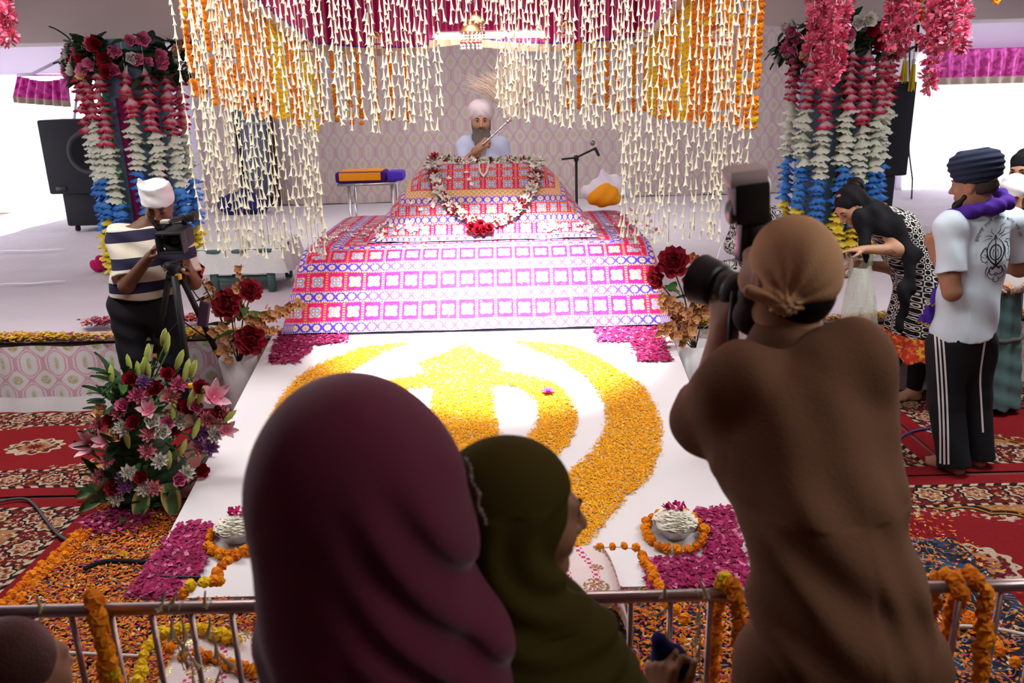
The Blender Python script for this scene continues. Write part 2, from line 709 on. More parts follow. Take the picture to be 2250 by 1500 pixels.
m_stagecloth = Mat('stage_cloth', (0.62, 0.57, 0.63), 0.95, spec=0.1)
_n1 = m_stagecloth.noise(1.2, 3)
m_stagecloth.color(m_stagecloth.mix(_n1, (0.50, 0.45, 0.50), (0.62, 0.575, 0.62)))
m_stagecloth.bump(m_stagecloth.noise(3.5, 3, dist=1.5), 0.5, 0.03)
struct('stage', MB().box((0, (STAGE_Y + YB) / 2, 0.242), (2 * XW - 0.02, YB - STAGE_Y - 0.02, 0.484)), cloth('stage_boards', (0.2, 0.14, 0.1)))


def stage_fn(a, c):
    x = -7.6 + 15.2 * a
    y = STAGE_Y - 0.015 + (YB - 0.1 - STAGE_Y) * c
    return Vector((x, y, STAGE_Z - 0.008 + wrinkle(x, y, 0.009)))


tag(MB().grid(stage_fn, 130, 90).obj('stage_cloth', m_stagecloth), 'wrinkled pale lilac cloth spread over the whole stage', 'cloth')
# bright strips lying on the cloth at left
for i, (pa, pb, w) in enumerate((((-12, 553), (141, 549), 0.03), ((-12, 627), (145, 619), 0.035))):
    A, B = gz(*pa, STAGE_Z + 0.012), gz(*pb, STAGE_Z + 0.012)
    mb = MB()
    mb.grid(lambda a, c: A.lerp(B, a) + Vector((0, (c - 0.5) * w * (1.0 - 0.6 * abs(2 * a - 1) ** 4), 0.004 * math.sin(9 * a) + 0.008)), 16, 2)
    tag(mb.obj('ribbon', flat('white_ribbon', (0.95, 0.95, 0.97), 0.5)), ['thin white ribbon on the stage cloth, the farther of two', 'thin white ribbon on the stage cloth, the nearer of two'][i], 'ribbon', 'white ribbons on the stage')


# printed brocade: pale ground, pink ogee trellis, gold lozenges
def brocade(name, pu, pv, ground, pink, gold, sparkle=0.0, ax=(0, 2), fade=0.9):
    a = Mat(name, ground, 0.75, spec=0.25)
    c = a.xyz()
    u, v = c[ax[0]] * (6.2832 / pu), c[ax[1]] * (6.2832 / pv)
    # second lattice shifted by half a repeat
    f = u.cos() + v.cos() + (v * 2.0).cos() * 0.28
    g = f.abs()
    line = 1.0 - (g - 0.30).abs().step(0.10, 0.26)
    dots = ((u * 9.0).sin() * (v * 9.0).sin()).step(-0.9, 0.4)
    line = line * (dots * 0.5 + 0.5)
    loz = f.abs().step(1.5, 1.75)
    n = a.noise(70, 2)
    col = a.mix(a.noise(6, 3), sh(ground, 0.9), sh(ground, 1.08))
    col = a.mix(line * fade, col, pink)
    col = a.mix(loz * (n.step(0.35, 0.6) * 0.6 + 0.4), col, gold)
    a.color(col)
    if sparkle:
        sp = a.voronoi(95).lt(0.16) * loz
        a.set('Metallic', sp * sparkle)
        a.set('Roughness', 0.75 - sp * 0.5)
    a.bump(a.noise(120, 2), 0.3, 0.004)
    return a.m


m_backdrop = brocade('backdrop_brocade', 0.2, 0.36, (0.47, 0.39, 0.385), (0.37, 0.20, 0.215), (0.41, 0.355, 0.22), 0.5, fade=0.7)
m_skirt = brocade('skirt_brocade', 0.19, 0.235, (0.66, 0.66, 0.68), (0.60, 0.26, 0.36), (0.45, 0.41, 0.20), 0.9)
o = MB().grid(hang(-4.65, 4.62, 0.5, 3.1, YB - 0.09, 11, 0.035), 220, 16).obj('backdrop', m_backdrop)
tag(o, 'tall printed backdrop of pink trellis and gold lozenges behind the stage', 'backdrop')


def skirt_fn(a, c):
    x = -6.4 + 12.8 * a
    z = 0.475 - 0.43 * c
    d = 0.012 * math.sin(x * 21 + 1.4 * math.sin(x * 3)) * (0.3 + c) + 0.008 * math.sin(x * 8.3)
    return Vector((x, STAGE_Y - 0.035 - 0.02 * c + d, z + 0.006 * math.sin(x * 11)))


sk = MB().grid(skirt_fn, 420, 8).obj('stage_skirt', m_skirt)
tag(sk, 'printed pink and gold brocade skirt along the front of the stage', 'skirt')
b = MB().grid(lambda a, c: Vector((-6.4 + 12.8 * a, STAGE_Y - 0.065 - 0.012 * c + 0.012 * math.sin(a * 260), 0.115 - 0.108 * c)), 320, 3)
o = b.obj('hem_band', cloth('hem_white', (0.72, 0.72, 0.75), 0.08, 8, bump=0.4, bs=20), sk)
o['label'] = 'plain white hem'

# ---------------------------------------------------------------- carpets
def carpet_mat(name, hx, hy):
    a = Mat(name, (0.2, 0.02, 0.02), 0.95, spec=0.05)
    x, y, z = a.xyz()
    wv = a.noise(4.0, 2)
    RED, DARK, CREAM, TAN, GOLD, BLK = (0.24, 0.012, 0.016), (0.13, 0.012, 0.014), (0.55, 0.45, 0.32), (0.42, 0.19, 0.085), (0.46, 0.19, 0.035), (0.018, 0.012, 0.012)
    d = (hx - x.abs()).min(hy - y.abs())
    n1 = a.noise(26, 3)
    n2 = a.noise(42, 2)
    # along-the-border coordinate
    useX = (hy - y.abs()).lt(hx - x.abs())
    l = x * useX + y * (1.0 - useX)
    fl = lambda per, base, w: ((l / per).fract() - 0.5, d - base, per)
    # tan field with speckle
    col = a.mix(n1.step(0.4, 0.62), TAN, sh(TAN, 0.55))
    col = a.mix(n2.step(0.56, 0.64), col, CREAM)
    # medallion: scalloped
    th = (y * (hx / hy)).atan2(x)
    r = (x * x + y * y * (hx / hy) ** 2).sqrt()
    scal = (th * 8.0).cos().abs() * 0.045 + (th * 2.0).cos() * 0.05 + 0.60 * hx * 0.98
    q = r - scal
    col = a.mix(q.lt(0.10), col, GOLD)
    col = a.mix(q.lt(0.075) * n1.step(0.42, 0.5), col, BLK)
    col = a.mix(q.lt(0.045), col, GOLD)
    col = a.mix(q.lt(0.03), col, BLK)
    col = a.mix(q.lt(0.015), col, a.mix(n2.step(0.5, 0.58), RED, CREAM))
    col = a.mix(q.lt(-0.06), col, RED)
    # centre rosette
    ro = r + (th * 12.0).cos() * 0.014
    col = a.mix(ro.lt(0.17), col, CREAM)
    col = a.mix(ro.lt(0.15) * n1.step(0.45, 0.55), col, DARK)
    col = a.mix(ro.lt(0.09), col, TAN)
    col = a.mix(ro.lt(0.05), col, DARK)
    # borders from the inside out
    col = a.mix(d.lt(0.335), col, a.mix((l * 90.0).sin().step(-0.3, 0.3), CREAM, BLK))
    col = a.mix(d.lt(0.315), col, DARK)
    # rosette border
    per = 0.235
    fx = ((l / per).fract() - 0.5) * per
    fy = d - 0.205
    rr = (fx * fx + fy * fy).sqrt()
    an = fy.atan2(fx)
    main = a.mix(n2.step(0.54, 0.6), DARK, CREAM)
    main = a.mix(n1.step(0.6, 0.66), main, GOLD)
    k = rr + (an * 8.0).cos() * 0.008
    main = a.mix(k.lt(0.083), main, BLK)
    main = a.mix(k.lt(0.070), main, CREAM)
    main = a.mix(k.lt(0.056), main, a.mix(n1.step(0.4, 0.6), TAN, DARK))
    main = a.mix(k.lt(0.028), main, CREAM)
    main = a.mix(k.lt(0.014), main, RED)
    col = a.mix(d.lt(0.305) * d.gt(0.105), col, main)
    gu = a.mix((l * 75.0 + d * 60.0).sin().step(-0.2, 0.2), CREAM, BLK)
    col = a.mix(d.lt(0.125) * d.gt(0.10), col, gu)
    col = a.mix(d.lt(0.10), col, a.mix(a.noise(5, 2), sh(RED, 0.8), sh(RED, 1.25)))
    col = a.mix(a.noise(160, 1).step(0.2, 0.9), col, a.mix(0.5, col, BLK))
    a.color(col)
    a.bump(a.noise(300, 2), 0.5, 0.004)
    return a.m


def carpet(x0, x1, y0, y1, label, z=0.004):
    hx, hy = (x1 - x0) / 2, (y1 - y0) / 2
    c = Vector(((x0 + x1) / 2, (y0 + y1) / 2, 0))
    mb = MB()
    mb.grid(lambda a, b: Vector((-hx + 2 * hx * a, -hy + 2 * hy * b, z + 0.006 + 0.004 * mnoise.noise(Vector((a * 5 + c.x, b * 5, 0))))), 30, 30)
    me = mb.mesh('carpet', carpet_mat('carpet_pile', hx, hy))
    o = link('carpet', me, None, c)
    return tag(o, label, 'carpet', 'red patterned carpets on the floor')


carpet(-3.95, -2.17, 2.30, 4.03, 'red floral carpet left of the petal strip, under the cable')
carpet(-3.95, -2.05, 4.06, 5.42, 'red floral carpet against the left part of the stage skirt')
carpet(1.12, 2.95, 2.33, 4.03, 'red medallion carpet at right, nearest to the barricade')
carpet(1.16, 2.40, 4.05, 5.42, 'red carpet between the flower board and the man in track pants')
carpet(2.43, 4.6, 4.07, 5.42, 'red medallion carpet at far right under the child in teal')
# dark blue printed sheet under the loose petals
a = Mat('navy_print', (0.02, 0.03, 0.07), 0.9)
col = a.mix(a.noise(9, 3).step(0.52, 0.6), (0.010, 0.012, 0.028), (0.02, 0.05, 0.11))
col = a.mix((a.noise(5, 1, dist=2.5) - 0.5).abs().lt(0.012), col, (0.30, 0.30, 0.33))
a.color(col)
o = MB().grid(lambda a_, b_: Vector((-2.15 + 4.2 * a_, 2.0 + 1.4 * b_, 0.012 + 0.004 * mnoise.noise(Vector((a_ * 9, b_ * 6, 2))))), 30, 18).obj('floor_sheet', a)
tag(o, 'dark blue printed sheet on the floor under the loose orange petals', 'sheet')
# ---------------------------------------------------------------- the flower board: a low white ramp up to the stage
mb = MB()
NX = 24
prof = [(RY0, 0.0), (RY0 - 0.002, RZ0), (RY0 + 0.3, ramp_z(RY0 + 0.3)), (4.2, ramp_z(4.2)), (RY1, RZ1)]
mb.grid(lambda a, c: Vector((RX0 + (RX1 - RX0) * a, prof[int(round(c * 4))][0], prof[int(round(c * 4))][1])), 2, 4)
for s, xx in ((0, RX0), (1, RX1)):
    mb.add([(xx, RY0, 0), (xx, RY0, RZ0), (xx, RY1, RZ1), (xx, RY1, 0)], [(0, 1, 2, 3)] if s == 0 else [(3, 2, 1, 0)])
mb.add([(RX0, RY1, 0), (RX0, RY1, RZ1), (RX1, RY1, RZ1), (RX1, RY1, 0)], [(0, 1, 2, 3)])
a = Mat('board_cloth', (0.80, 0.80, 0.82), 0.85, spec=0.15)
a.color(a.mix(a.noise(3, 3), (0.76, 0.76, 0.79), (0.84, 0.84, 0.85)))
a.bump(a.noise(2.2, 3, dist=1.0), 0.15, 0.02)
board = tag(mb.obj('flower_board', a, None, False), 'white cloth covered sloping board in front of the stage', 'board')


def poly_mask(pts, P):
    x, y = P[:, 0], P[:, 1]
    r = np.zeros(len(P), dtype=bool)
    n = len(pts)
    for i in range(n):
        x1, y1 = pts[i][:2]
        x2, y2 = pts[(i + 1) % n][:2]
        if y1 == y2:
            continue
        c = ((y1 > y) != (y2 > y)) & (x < (x2 - x1) * (y - y1) / (y2 - y1) + x1)
        r ^= c
    return r


RNG = np.random.default_rng(7)


def petals(name, mask, box, n, zf, L, Wd, cols, label, cat, tilt=0.28, lift=0.012, parent=None, bent=0.2, seedw=None):
    """strewn petals as one mesh: each a bent lozenge of its own, lying on the surface zf"""
    P = np.stack([RNG.uniform(box[0], box[1], n), RNG.uniform(box[2], box[3], n)], 1)
    jit = P + RNG.normal(0, 0.012, P.shape)
    P = P[mask(jit)]
    n = len(P)
    th = RNG.uniform(0, 6.283, n)
    l = L * RNG.uniform(0.6, 1.3, n); w = Wd * RNG.uniform(0.6, 1.3, n)
    c, s = np.cos(th), np.sin(th)
    z = zf(P[:, 1]) + RNG.uniform(0.001, lift, n)
    t1, t2 = RNG.normal(0, tilt, n) * l * 0.5, RNG.normal(0, tilt, n) * w * 0.5
    g = (zf(P[:, 1] + 0.01) - zf(P[:, 1])) / 0.01

    def pt(a, b, dz):
        X_ = P[:, 0] + c * a - s * b
        Y_ = P[:, 1] + s * a + c * b
        return np.stack([X_, Y_, z + dz + (Y_ - P[:, 1]) * g], 1)
    v = np.stack([pt(-l / 2, 0 * w, -t1 * 0 + np.abs(t1) * 0.2), pt(0 * l, -w / 2, np.abs(t2) + bent * w * 0.5), pt(l / 2, 0 * w, np.abs(t1)), pt(0 * l, w / 2, np.abs(t2) * 0.3 + bent * w * 0.4)], 1).reshape(-1, 3)
    f = np.arange(n * 4).reshape(-1, 4)
    tri = np.concatenate([f[:, [0, 1, 2]], f[:, [0, 2, 3]]])
    m = Mat(name, (1, 1, 1), 0.75, spec=0.2)
    m.color(m.vcol())
    me = mkmesh(name, v.astype(np.float32), tri, m, False)
    at_ = me.color_attributes.new('col', 'FLOAT_COLOR', 'POINT')
    pal = np.array([q[:3] for q in cols]); wt = np.array([q[3] for q in cols]); wt = wt / wt.sum()
    ch = pal[RNG.choice(len(pal), n, p=wt)] * RNG.uniform(0.75, 1.2, (n, 1))
    cc = np.ones((n * 4, 4), dtype=np.float32)
    cc[:, :3] = np.repeat(ch, 4, 0)
    at_.data.foreach_set('color', cc.ravel())
    o = link(name, me, parent)
    return tag(o, label, cat, None, 'stuff')


rz = lambda y: RZ0 + (y - RY0) * RS + 0.002
ORANGE = [(0.90, 0.38, 0.012, 5), (0.95, 0.48, 0.016, 4), (0.82, 0.28, 0.01, 1.2), (0.88, 0.62, 0.30, 0.6)]
PINK = [(0.30, 0.012, 0.085, 5), (0.40, 0.035, 0.14, 3), (0.20, 0.006, 0.05, 2), (0.60, 0.18, 0.32, 1)]
# the emblem: sword, ring and two crossed blades; outlines in the board's own plane
pp = lambda L: [(onramp(*p).x, onramp(*p).y) for p in L]
r_out = pp([(1127, 750), (1195, 753), (1259, 762), (1293, 775), (1349, 807), (1383, 830), (1413, 852), (1436, 893), (1448, 930), (1450, 970), (1445, 1000), (1430, 1040), (1405, 1070), (1375, 1090), (1345, 1130), (1310, 1165), (1290, 1195)])
r_in = pp([(1236, 793), (1288, 827), (1315, 859), (1333, 895), (1335, 930), (1328, 960), (1310, 985), (1285, 1015), (1235, 1050), (1180, 1080)])
xc = (onramp(1020, 757).x + onramp(1015, 900).x) / 2
tail = [(onramp(1270, 1205).x, onramp(1270, 1205).y), (xc + 0.30, 3.42), (xc + 0.16, 3.52), (xc - 0.06, 3.62), (xc - 0.10, 3.72), (xc + 0.05, 3.78)]
R_blade = r_out + tail + r_in[::-1] + pp([(1168, 766)])
l_out = pp([(905, 755), (890, 754), (811, 762), (770, 773), (727, 791), (686, 812), (650, 837), (623, 873), (609, 893), (590, 940), (581, 975)])
l_in = pp([(901, 756), (867, 764), (836, 778), (811, 793), (777, 812), (747, 830), (736, 850), (727, 864), (711, 882), (700, 915), (700, 950)])
mir = [(2 * xc - x, y) for x, y in (r_out[9:] + tail)]
mir_in = [(2 * xc - x, y) for x, y in r_in[5:]]
L_blade = l_out + mir + mir_in[::-1] + l_in[::-1]
ring_o = pp([(1100, 816), (1145, 823), (1197, 834), (1236, 855), (1254, 880), (1265, 905), (1265, 935), (1252, 970), (1225, 1000)])
ring_i = pp([(1100, 847), (1134, 850), (1168, 868), (1184, 889), (1185, 915), (1178, 940), (1160, 965)])
bot = 3.86
def close_ring(o_, i_):
    o2 = o_ + [(xc + 0.22, bot), (xc, bot - 0.06)]
    i2 = i_ + [(xc + 0.14, bot + 0.13), (xc, bot + 0.10)]
    full_o = o2 + [(2 * xc - x, y) for x, y in o2[::-1]]
    full_i = i2 + [(2 * xc - x, y) for x, y in i2[::-1]]
    return full_o, full_i
RO, RI = close_ring(ring_o, ring_i)
sword = pp([(1020, 757), (1108, 800), (1090, 822), (1080, 848), (1083, 885), (1092, 940), (1100, 990)]) + [(xc + 0.17, 3.6), (xc + 0.06, 3.5), (xc - 0.06, 3.5), (xc - 0.17, 3.6)] + pp([(930, 990), (942, 940), (950, 885), (955, 848), (945, 822), (920, 800)])


def emblem_mask(P):
    m = poly_mask(R_blade, P) | poly_mask(L_blade, P) | poly_mask(sword, P)
    m |= poly_mask(RO, P) & ~poly_mask(RI, P)
    return m


petals('petal_emblem', emblem_mask, (-1.6, 1.05, 3.2, 5.35), 200000, rz, 0.021, 0.0072, ORANGE, 'emblem of orange marigold petals, crossed blades round a ring and sword, on the board', 'petals', lift=0.010)


def lmask(*polys):
    ps = [pp(p) for p in polys]
    def f(P):
        m = np.zeros(len(P), dtype=bool)
        for p in ps:
            m |= poly_mask(p, P)
        return m
    return f


petals('rose_petals', lmask([(395, 1160), (463, 1155), (452, 1235), (425, 1290), (400, 1312), (285, 1312), (330, 1240)]), (RX0 - 0.1, -0.8, 3.0, 3.6), 11000, rz, 0.032, 0.022, PINK, 'patch of dark pink rose petals at the near left corner of the board', 'petals', lift=0.02)
petals('rose_petals', lmask([(1530, 1125), (1605, 1120), (1655, 1300), (1430, 1300), (1418, 1238), (1550, 1228), (1562, 1180)]), (0.2, 1.15, 3.0, 3.7), 13000, rz, 0.032, 0.022, PINK, 'patch of dark pink rose petals at the near right corner of the board', 'petals', lift=0.02)
petals('rose_petals', lmask([(618, 725), (768, 722), (765, 752), (690, 760), (655, 800), (588, 800)]), (RX0 - 0.05, -0.6, 4.7, 5.42), 9000, rz, 0.028, 0.018, PINK, 'patch of pink rose petals at the far left corner of the board', 'petals', lift=0.015)
petals('rose_petals', lmask([(1310, 722), (1440, 712), (1478, 795), (1408, 797), (1388, 752), (1312, 752)]), (0.2, 1.1, 4.7, 5.42), 9000, rz, 0.028, 0.018, PINK, 'patch of pink rose petals at the far right corner of the board', 'petals', lift=0.015)
# loose petals on the floor left and right of the board
FMIX = [(0.62, 0.17, 0.01, 6), (0.72, 0.26, 0.015, 4), (0.62, 0.54, 0.38, 0.9), (0.42, 0.02, 0.12, 1.5), (0.5, 0.08, 0.01, 2)]
fz = lambda y: 0.022 + 0 * y
A1, A2 = gz(235, 1125), gz(0, 1330)
petals('floor_petals', lambda P: (P[:, 0] > -2.17 + 0.10 * (P[:, 1] < 3.0)) & (P[:, 0] < RX0 - 0.0) | (P[:, 1] < RY0 - 0.02) & (P[:, 0] > -2.2) & (P[:, 0] < 0.0), (-2.2, 0, 2.1, 3.98), 42000, fz, 0.026, 0.0105, FMIX, 'orange and white petals strewn over the floor left of the board', 'petals', lift=0.02)
petals('floor_petals', lambda P: ((P[:, 1] < RY0 - 0.02) | (P[:, 0] > RX1 + 0.01)) & (RNG.uniform(0, 1, len(P)) < np.clip(1.25 - (P[:, 0] - 0.6) * 0.75, 0.08, 1)), (0.0, 2.1, 2.1, 3.6), 20000, fz, 0.026, 0.0105, FMIX, 'orange petals strewn over the floor behind the right barricade', 'petals', lift=0.02)
c1 = gz(262, 1160)
petals('rose_petals', lambda P: ((P[:, 0] - c1.x) / 0.17) ** 2 + ((P[:, 1] - c1.y) / 0.13) ** 2 < 1, (c1.x - 0.2, c1.x + 0.2, c1.y - 0.2, c1.y + 0.2), 1100, lambda y: 0.035 + 0 * y, 0.03, 0.02, PINK, 'small heap of pink petals on the floor below the big bouquet', 'petals', lift=0.03)
# petals along the edge of the stage
sz = lambda y: STAGE_Z + 0.004 + 0 * y
EDGE = [(0.60, 0.42, 0.02, 6), (0.52, 0.33, 0.02, 3), (0.42, 0.02, 0.10, 1.6), (0.62, 0.17, 0.01, 1)]
def edge_m(x0, x1):
    return lambda P: (P[:, 0] > x0) & (P[:, 0] < x1) & (P[:, 1] > STAGE_Y - 0.03) & (P[:, 1] < STAGE_Y + 0.09 + 0.04 * np.sin(P[:, 0] * 5))
petals('edge_petals', edge_m(-4.6, -1.6), (-4.6, -1.5, 5.35, 5.6), 9000, sz, 0.035, 0.022, EDGE, 'band of yellow petals along the left edge of the stage', 'petals', lift=0.035)
petals('edge_petals', edge_m(1.1, 4.2), (1.1, 4.2, 5.35, 5.6), 8000, sz, 0.035, 0.022, EDGE, 'band of yellow and pink petals along the right edge of the stage', 'petals', lift=0.035)
for k, (px, py, rx, lab) in enumerate(((222, 722, 0.13, 'heap of pink petals on the left stage edge beside the cameraman'), (425, 715, 0.10, 'heap of pink petals on the stage edge behind the tripod'))):
    q = gz(px, py, STAGE_Z)
    petals('rose_petals', lambda P: ((P[:, 0] - q.x) / rx) ** 2 + ((P[:, 1] - q.y) / 0.07) ** 2 < 1, (q.x - 0.2, q.x + 0.2, q.y - 0.1, q.y + 0.1), 900, lambda y: STAGE_Z + 0.03 + 0 * y, 0.035, 0.026, PINK + [(0.62, 0.17, 0.01, 3)], lab, 'petals', lift=0.045)
# ---------------------------------------------------------------- embroidered cloths over the bed and the lectern
def rumala(name, S, P, bl, pitch, gold_at=None, xpitch=0.075):
    a = Mat(name, (0.6, 0.05, 0.2), 0.8, spec=0.25)
    n = a.nt.nodes.new('ShaderNodeSeparateXYZ')
    uv = a.nt.nodes.new('ShaderNodeUVMap'); uv.uv_map = 'cloth'
    a.nt.links.new(uv.outputs[0], n.inputs[0])
    s, t = X(a.nt, n.outputs[0]), X(a.nt, n.outputs[1])
    ds = S - s.abs()
    side = ds.lt(t)
    d = ds.min(t)
    l = t * side + s * (1.0 - side)
    RED, PNK, BLU, GLD, WHT, GRY = (0.56, 0.006, 0.075), (0.60, 0.012, 0.20), (0.085, 0.035, 0.52), (0.58, 0.33, 0.12), (0.78, 0.74, 0.76), (0.27, 0.29, 0.52)
    k = (d / P).floor()
    b = d - k * P
    # tile band
    field = None
    th = P - bl
    cy0 = (b - bl) - th / 2
    if gold_at:
        inside = d.gt(gold_at + 0.06)
        fy = (((d - gold_at - 0.06) / th).fract() - 0.5) * th
        cy = cy0 * (1.0 - inside) + fy * inside
    else:
        cy = cy0
    cx = ((l / pitch).fract() - 0.5) * pitch
    r = (cx * cx + cy * cy).sqrt()
    an = cy.atan2(cx)
    R = 0.33 * pitch
    fl = r - ((an * 4.0).cos() * -0.20 + 0.85) * R
    wn = a.noise(22, 2)
    tile = a.mix(wn.step(0.3, 0.7), RED, PNK)
    tile = a.mix(fl.lt(0.008), tile, GLD)
    tile = a.mix(fl.lt(0.0), tile, GRY)
    ray_ = ((an * 4.0).cos() * (r * 260.0).sin()).step(0.1, 0.5)
    tile = a.mix(fl.lt(-0.003) * ray_, tile, WHT)
    tile = a.mix(r.lt(0.009), tile, GLD)
    ex = cx.abs() - pitch * 0.5
    ey = cy.abs() - th * 0.5
    bead = ((l * 330.0).sin() * (ey.abs().lt(0.008)) + (d * 330.0).sin() * (ex.abs().lt(0.008))).gt(-0.2) * (ex.max(ey)).gt(-0.011)
    grid_ = ex.max(ey).gt(-0.0085)
    tile = a.mix(grid_, tile, a.mix(bead, sh(RED, 0.9), GLD))
    # blue band with crosses and rosettes
    bx = ((l / xpitch).fract() - 0.5) * xpitch
    by = b - bl / 2
    br = (bx * bx + by * by).sqrt()
    ban = by.atan2(bx)
    cr = ((bx.abs() - xpitch * 0.5).abs() - by.abs() * 0.9).abs()
    blue = a.mix(cr.lt(0.011), a.mix(0.5, BLU, WHT), BLU)
    blue = a.mix((br - (ban * 8.0).cos() * 0.003).lt(0.024), blue, a.mix((ban * 8.0).cos().step(-0.2, 0.4), WHT, GLD))
    blue = a.mix(br.lt(0.007), blue, GLD)
    blue = a.mix((by.abs() - bl * 0.44).gt(0.0), blue, a.mix((l * 400.0).sin().gt(0.0), BLU, WHT))
    col = a.mix(b.lt(bl), tile, blue)
    if gold_at:
        g = a.mix(((l * 160.0).sin() * (d * 160.0).sin()).gt(0.0), GLD, (0.72, 0.50, 0.30))
        col = a.mix(d.gt(gold_at), col, g)
        col = a.mix(d.gt(gold_at + 0.06), col, tile)
    a.color(col)
    a.set('Roughness', 0.85 - a.noise(40).step(0.6, 0.7) * 0.35)
    a.bump(a.noise(90, 2), 0.3, 0.004)
    return a.m


def polyline(pts):
    L = [0]
    for p, q in zip(pts, pts[1:]):
        L.append(L[-1] + math.hypot(q[0] - p[0], q[1] - p[1]))
    def f(t):
        t = min(max(t, 0), L[-1])
        for i in range(len(pts) - 1):
            if t <= L[i + 1] + 1e-9:
                k = (t - L[i]) / max(L[i + 1] - L[i], 1e-9)
                return pts[i][0] + (pts[i + 1][0] - pts[i][0]) * k, pts[i][1] + (pts[i + 1][1] - pts[i][1]) * k
    return f, L[-1]


def smooth_pts(pts, n=3):
    for _ in range(n):
        q = [pts[0]]
        for a_, b_ in zip(pts, pts[1:]):
            q += [(a_[0] * .75 + b_[0] * .25, a_[1] * .75 + b_[1] * .25), (a_[0] * .25 + b_[0] * .75, a_[1] * .25 + b_[1] * .75)]
        pts = q + [pts[-1]]
    return pts


def drape(name, mat, front, W, slope_x, slope_z, sideL, zbase, xc, parent, nu, nv, xs=None, amp=0.006, seed=0.0, z0=0.0, kk=0.2, kx=0.16):
    F, T = polyline(smooth_pts(front))
    S = W + sideL
    zt = max(p[1] for p in front)
    us = [-S + 2 * S * i / nu for i in range(nu + 1)]
    vs = [T * j / nv for j in range(nv + 1)]
    V, UVs = [], []
    for t in vs:
        y, zf = F(t)
        for s in us:
            e = max(0.0, abs(s) - W)
            k = kx
            hh = max(k - abs(abs(s) - W), 0) / k
            x = (min(abs(s), W) + e * slope_x)
            zs = zt - (e + (hh * hh * k * 0.25)) * slope_z
            d_ = max(kk - abs(zf - zs), 0) / kk
            z = max(min(zf, zs) - d_ * d_ * kk * 0.25, zbase)
            w = amp * (mnoise.noise(Vector((s * 3.2 + seed, t * 5.5, seed))) + 0.6 * mnoise.noise(Vector((s * 8 + seed, t * 14, 3 + seed))))
            g = xs(z) if xs else 1.0
            V.append((xc + math.copysign(x * g, s), y - w, z + w + z0))
            UVs.append((s, t))
    mb = MB()
    mb.v = V
    mb.f = [(j * (nu + 1) + i, j * (nu + 1) + i + 1, (j + 1) * (nu + 1) + i + 1, (j + 1) * (nu + 1) + i) for j in range(nv) for i in range(nu)]
    o = mb.obj(name, mat, parent)
    lay = o.data.uv_layers.new(name='cloth')
    li = np.zeros(len(o.data.loops), dtype=np.int32)
    o.data.loops.foreach_get('vertex_index', li)
    lay.data.foreach_set('uv', np.array(UVs, dtype=np.float32)[li].ravel())
    return o, S


bed = thing('covered_bed', 'broad low bed heaped under a pink and blue embroidered cloth at the stage front', 'bed', (-0.235, 6.4, STAGE_Z))
MB().box((-0.235, 6.62, 0.75), (2.2, 1.4, 0.46), bev=0.03).obj('mattress', cloth('mattress_cloth', (0.6, 0.55, 0.5)), bed)
front_l = [(5.33, 0.535), (5.40, 0.62), (5.50, 0.74), (5.70, 0.97), (5.84, 1.06), (6.0, 1.075), (6.5, 1.09), (7.38, 1.09), (7.46, 1.03), (7.50, 0.515)]
low, S1 = drape('embroidered_cloth', rumala('cloth_lower', 1.745, 0.232, 0.075, 0.13), front_l, 1.245, 0.17, 1.0, 0.50, 0.512, -0.235, bed, 150, 90)
low['label'] = 'broad pink cloth with rows of blue crosses'
lect = thing('covered_lectern', 'raised lectern mound under a nested red, gold and blue embroidered cloth', 'lectern', (-0.17, 6.4, 1.09))
MB().box((-0.19, 6.53, 1.25), (0.7, 0.16, 0.5), bev=0.05).obj('lectern_frame', cloth('lectern_wood', (0.2, 0.1, 0.05)), lect)
front_u = [(5.93, 1.062), (6.0, 1.10), (6.12, 1.27), (6.40, 1.55), (6.47, 1.595), (6.56, 1.60), (6.66, 1.55), (6.80, 1.10), (6.84, 1.07)]
upp, S2 = drape('embroidered_cloth', rumala('cloth_upper', 1.06, 0.168, 0.062, 0.125, gold_at=0.40, xpitch=0.066), front_u, 0.46, 0.62, 0.84, 0.62, 1.066, -0.19, lect, 110, 90, seed=4.0, z0=-0.028, kk=0.12, kx=0.22)
upp['label'] = 'red cloth with a gold band and blue borders'


def bvh_of(*objs):
    v, f = [], []
    for o in objs:
        n = len(v)
        b_ = wl(o)
        v += [q.co + b_ for q in o.data.vertices]
        f += [tuple(i + n for i in p.vertices) for p in o.data.polygons]
    return BVHTree.FromPolygons(v, f)


BV = bvh_of(low, upp)
CAMP = Vector((0, 0, CH))


def onmound(px, py, lift=0.02, fallback=6.3):
    d = ray(px, py).normalized()
    h = BV.ray_cast(CAMP, d)
    if h[0] is None:
        return at(px, py, fallback), Vector((0, -0.7, 0.7))
    n = h[1] if h[1].dot(d) < 0 else -h[1]
    return h[0] + n * lift, n


# ---------------------------------------------------------------- flower kinds, shared by everything below
m_mari_o = Mat('marigold_orange', (0.80, 0.24, 0.006), 0.8, spec=0.2)
m_mari_o.color(m_mari_o.mix(m_mari_o.rnd(), (0.62, 0.15, 0.005), (0.86, 0.30, 0.008)))
m_mari_y = Mat('marigold_yellow', (0.78, 0.5, 0.01), 0.8, spec=0.2)
m_mari_y.color(m_mari_y.mix(m_mari_y.rnd(), (0.72, 0.42, 0.008), (0.84, 0.58, 0.02)))
m_tube = flat('tuberose_white', (0.92, 0.90, 0.70), 0.6, var=0.05)
m_thread = flat('thread', (0.75, 0.72, 0.68), 0.7)
m_green = cloth('leaf_green', (0.05, 0.14, 0.03), 0.3, 20, 0.55, bump=0)
m_dgreen = cloth('leaf_dark_green', (0.018, 0.05, 0.02), 0.3, 20, 0.5, bump=0)


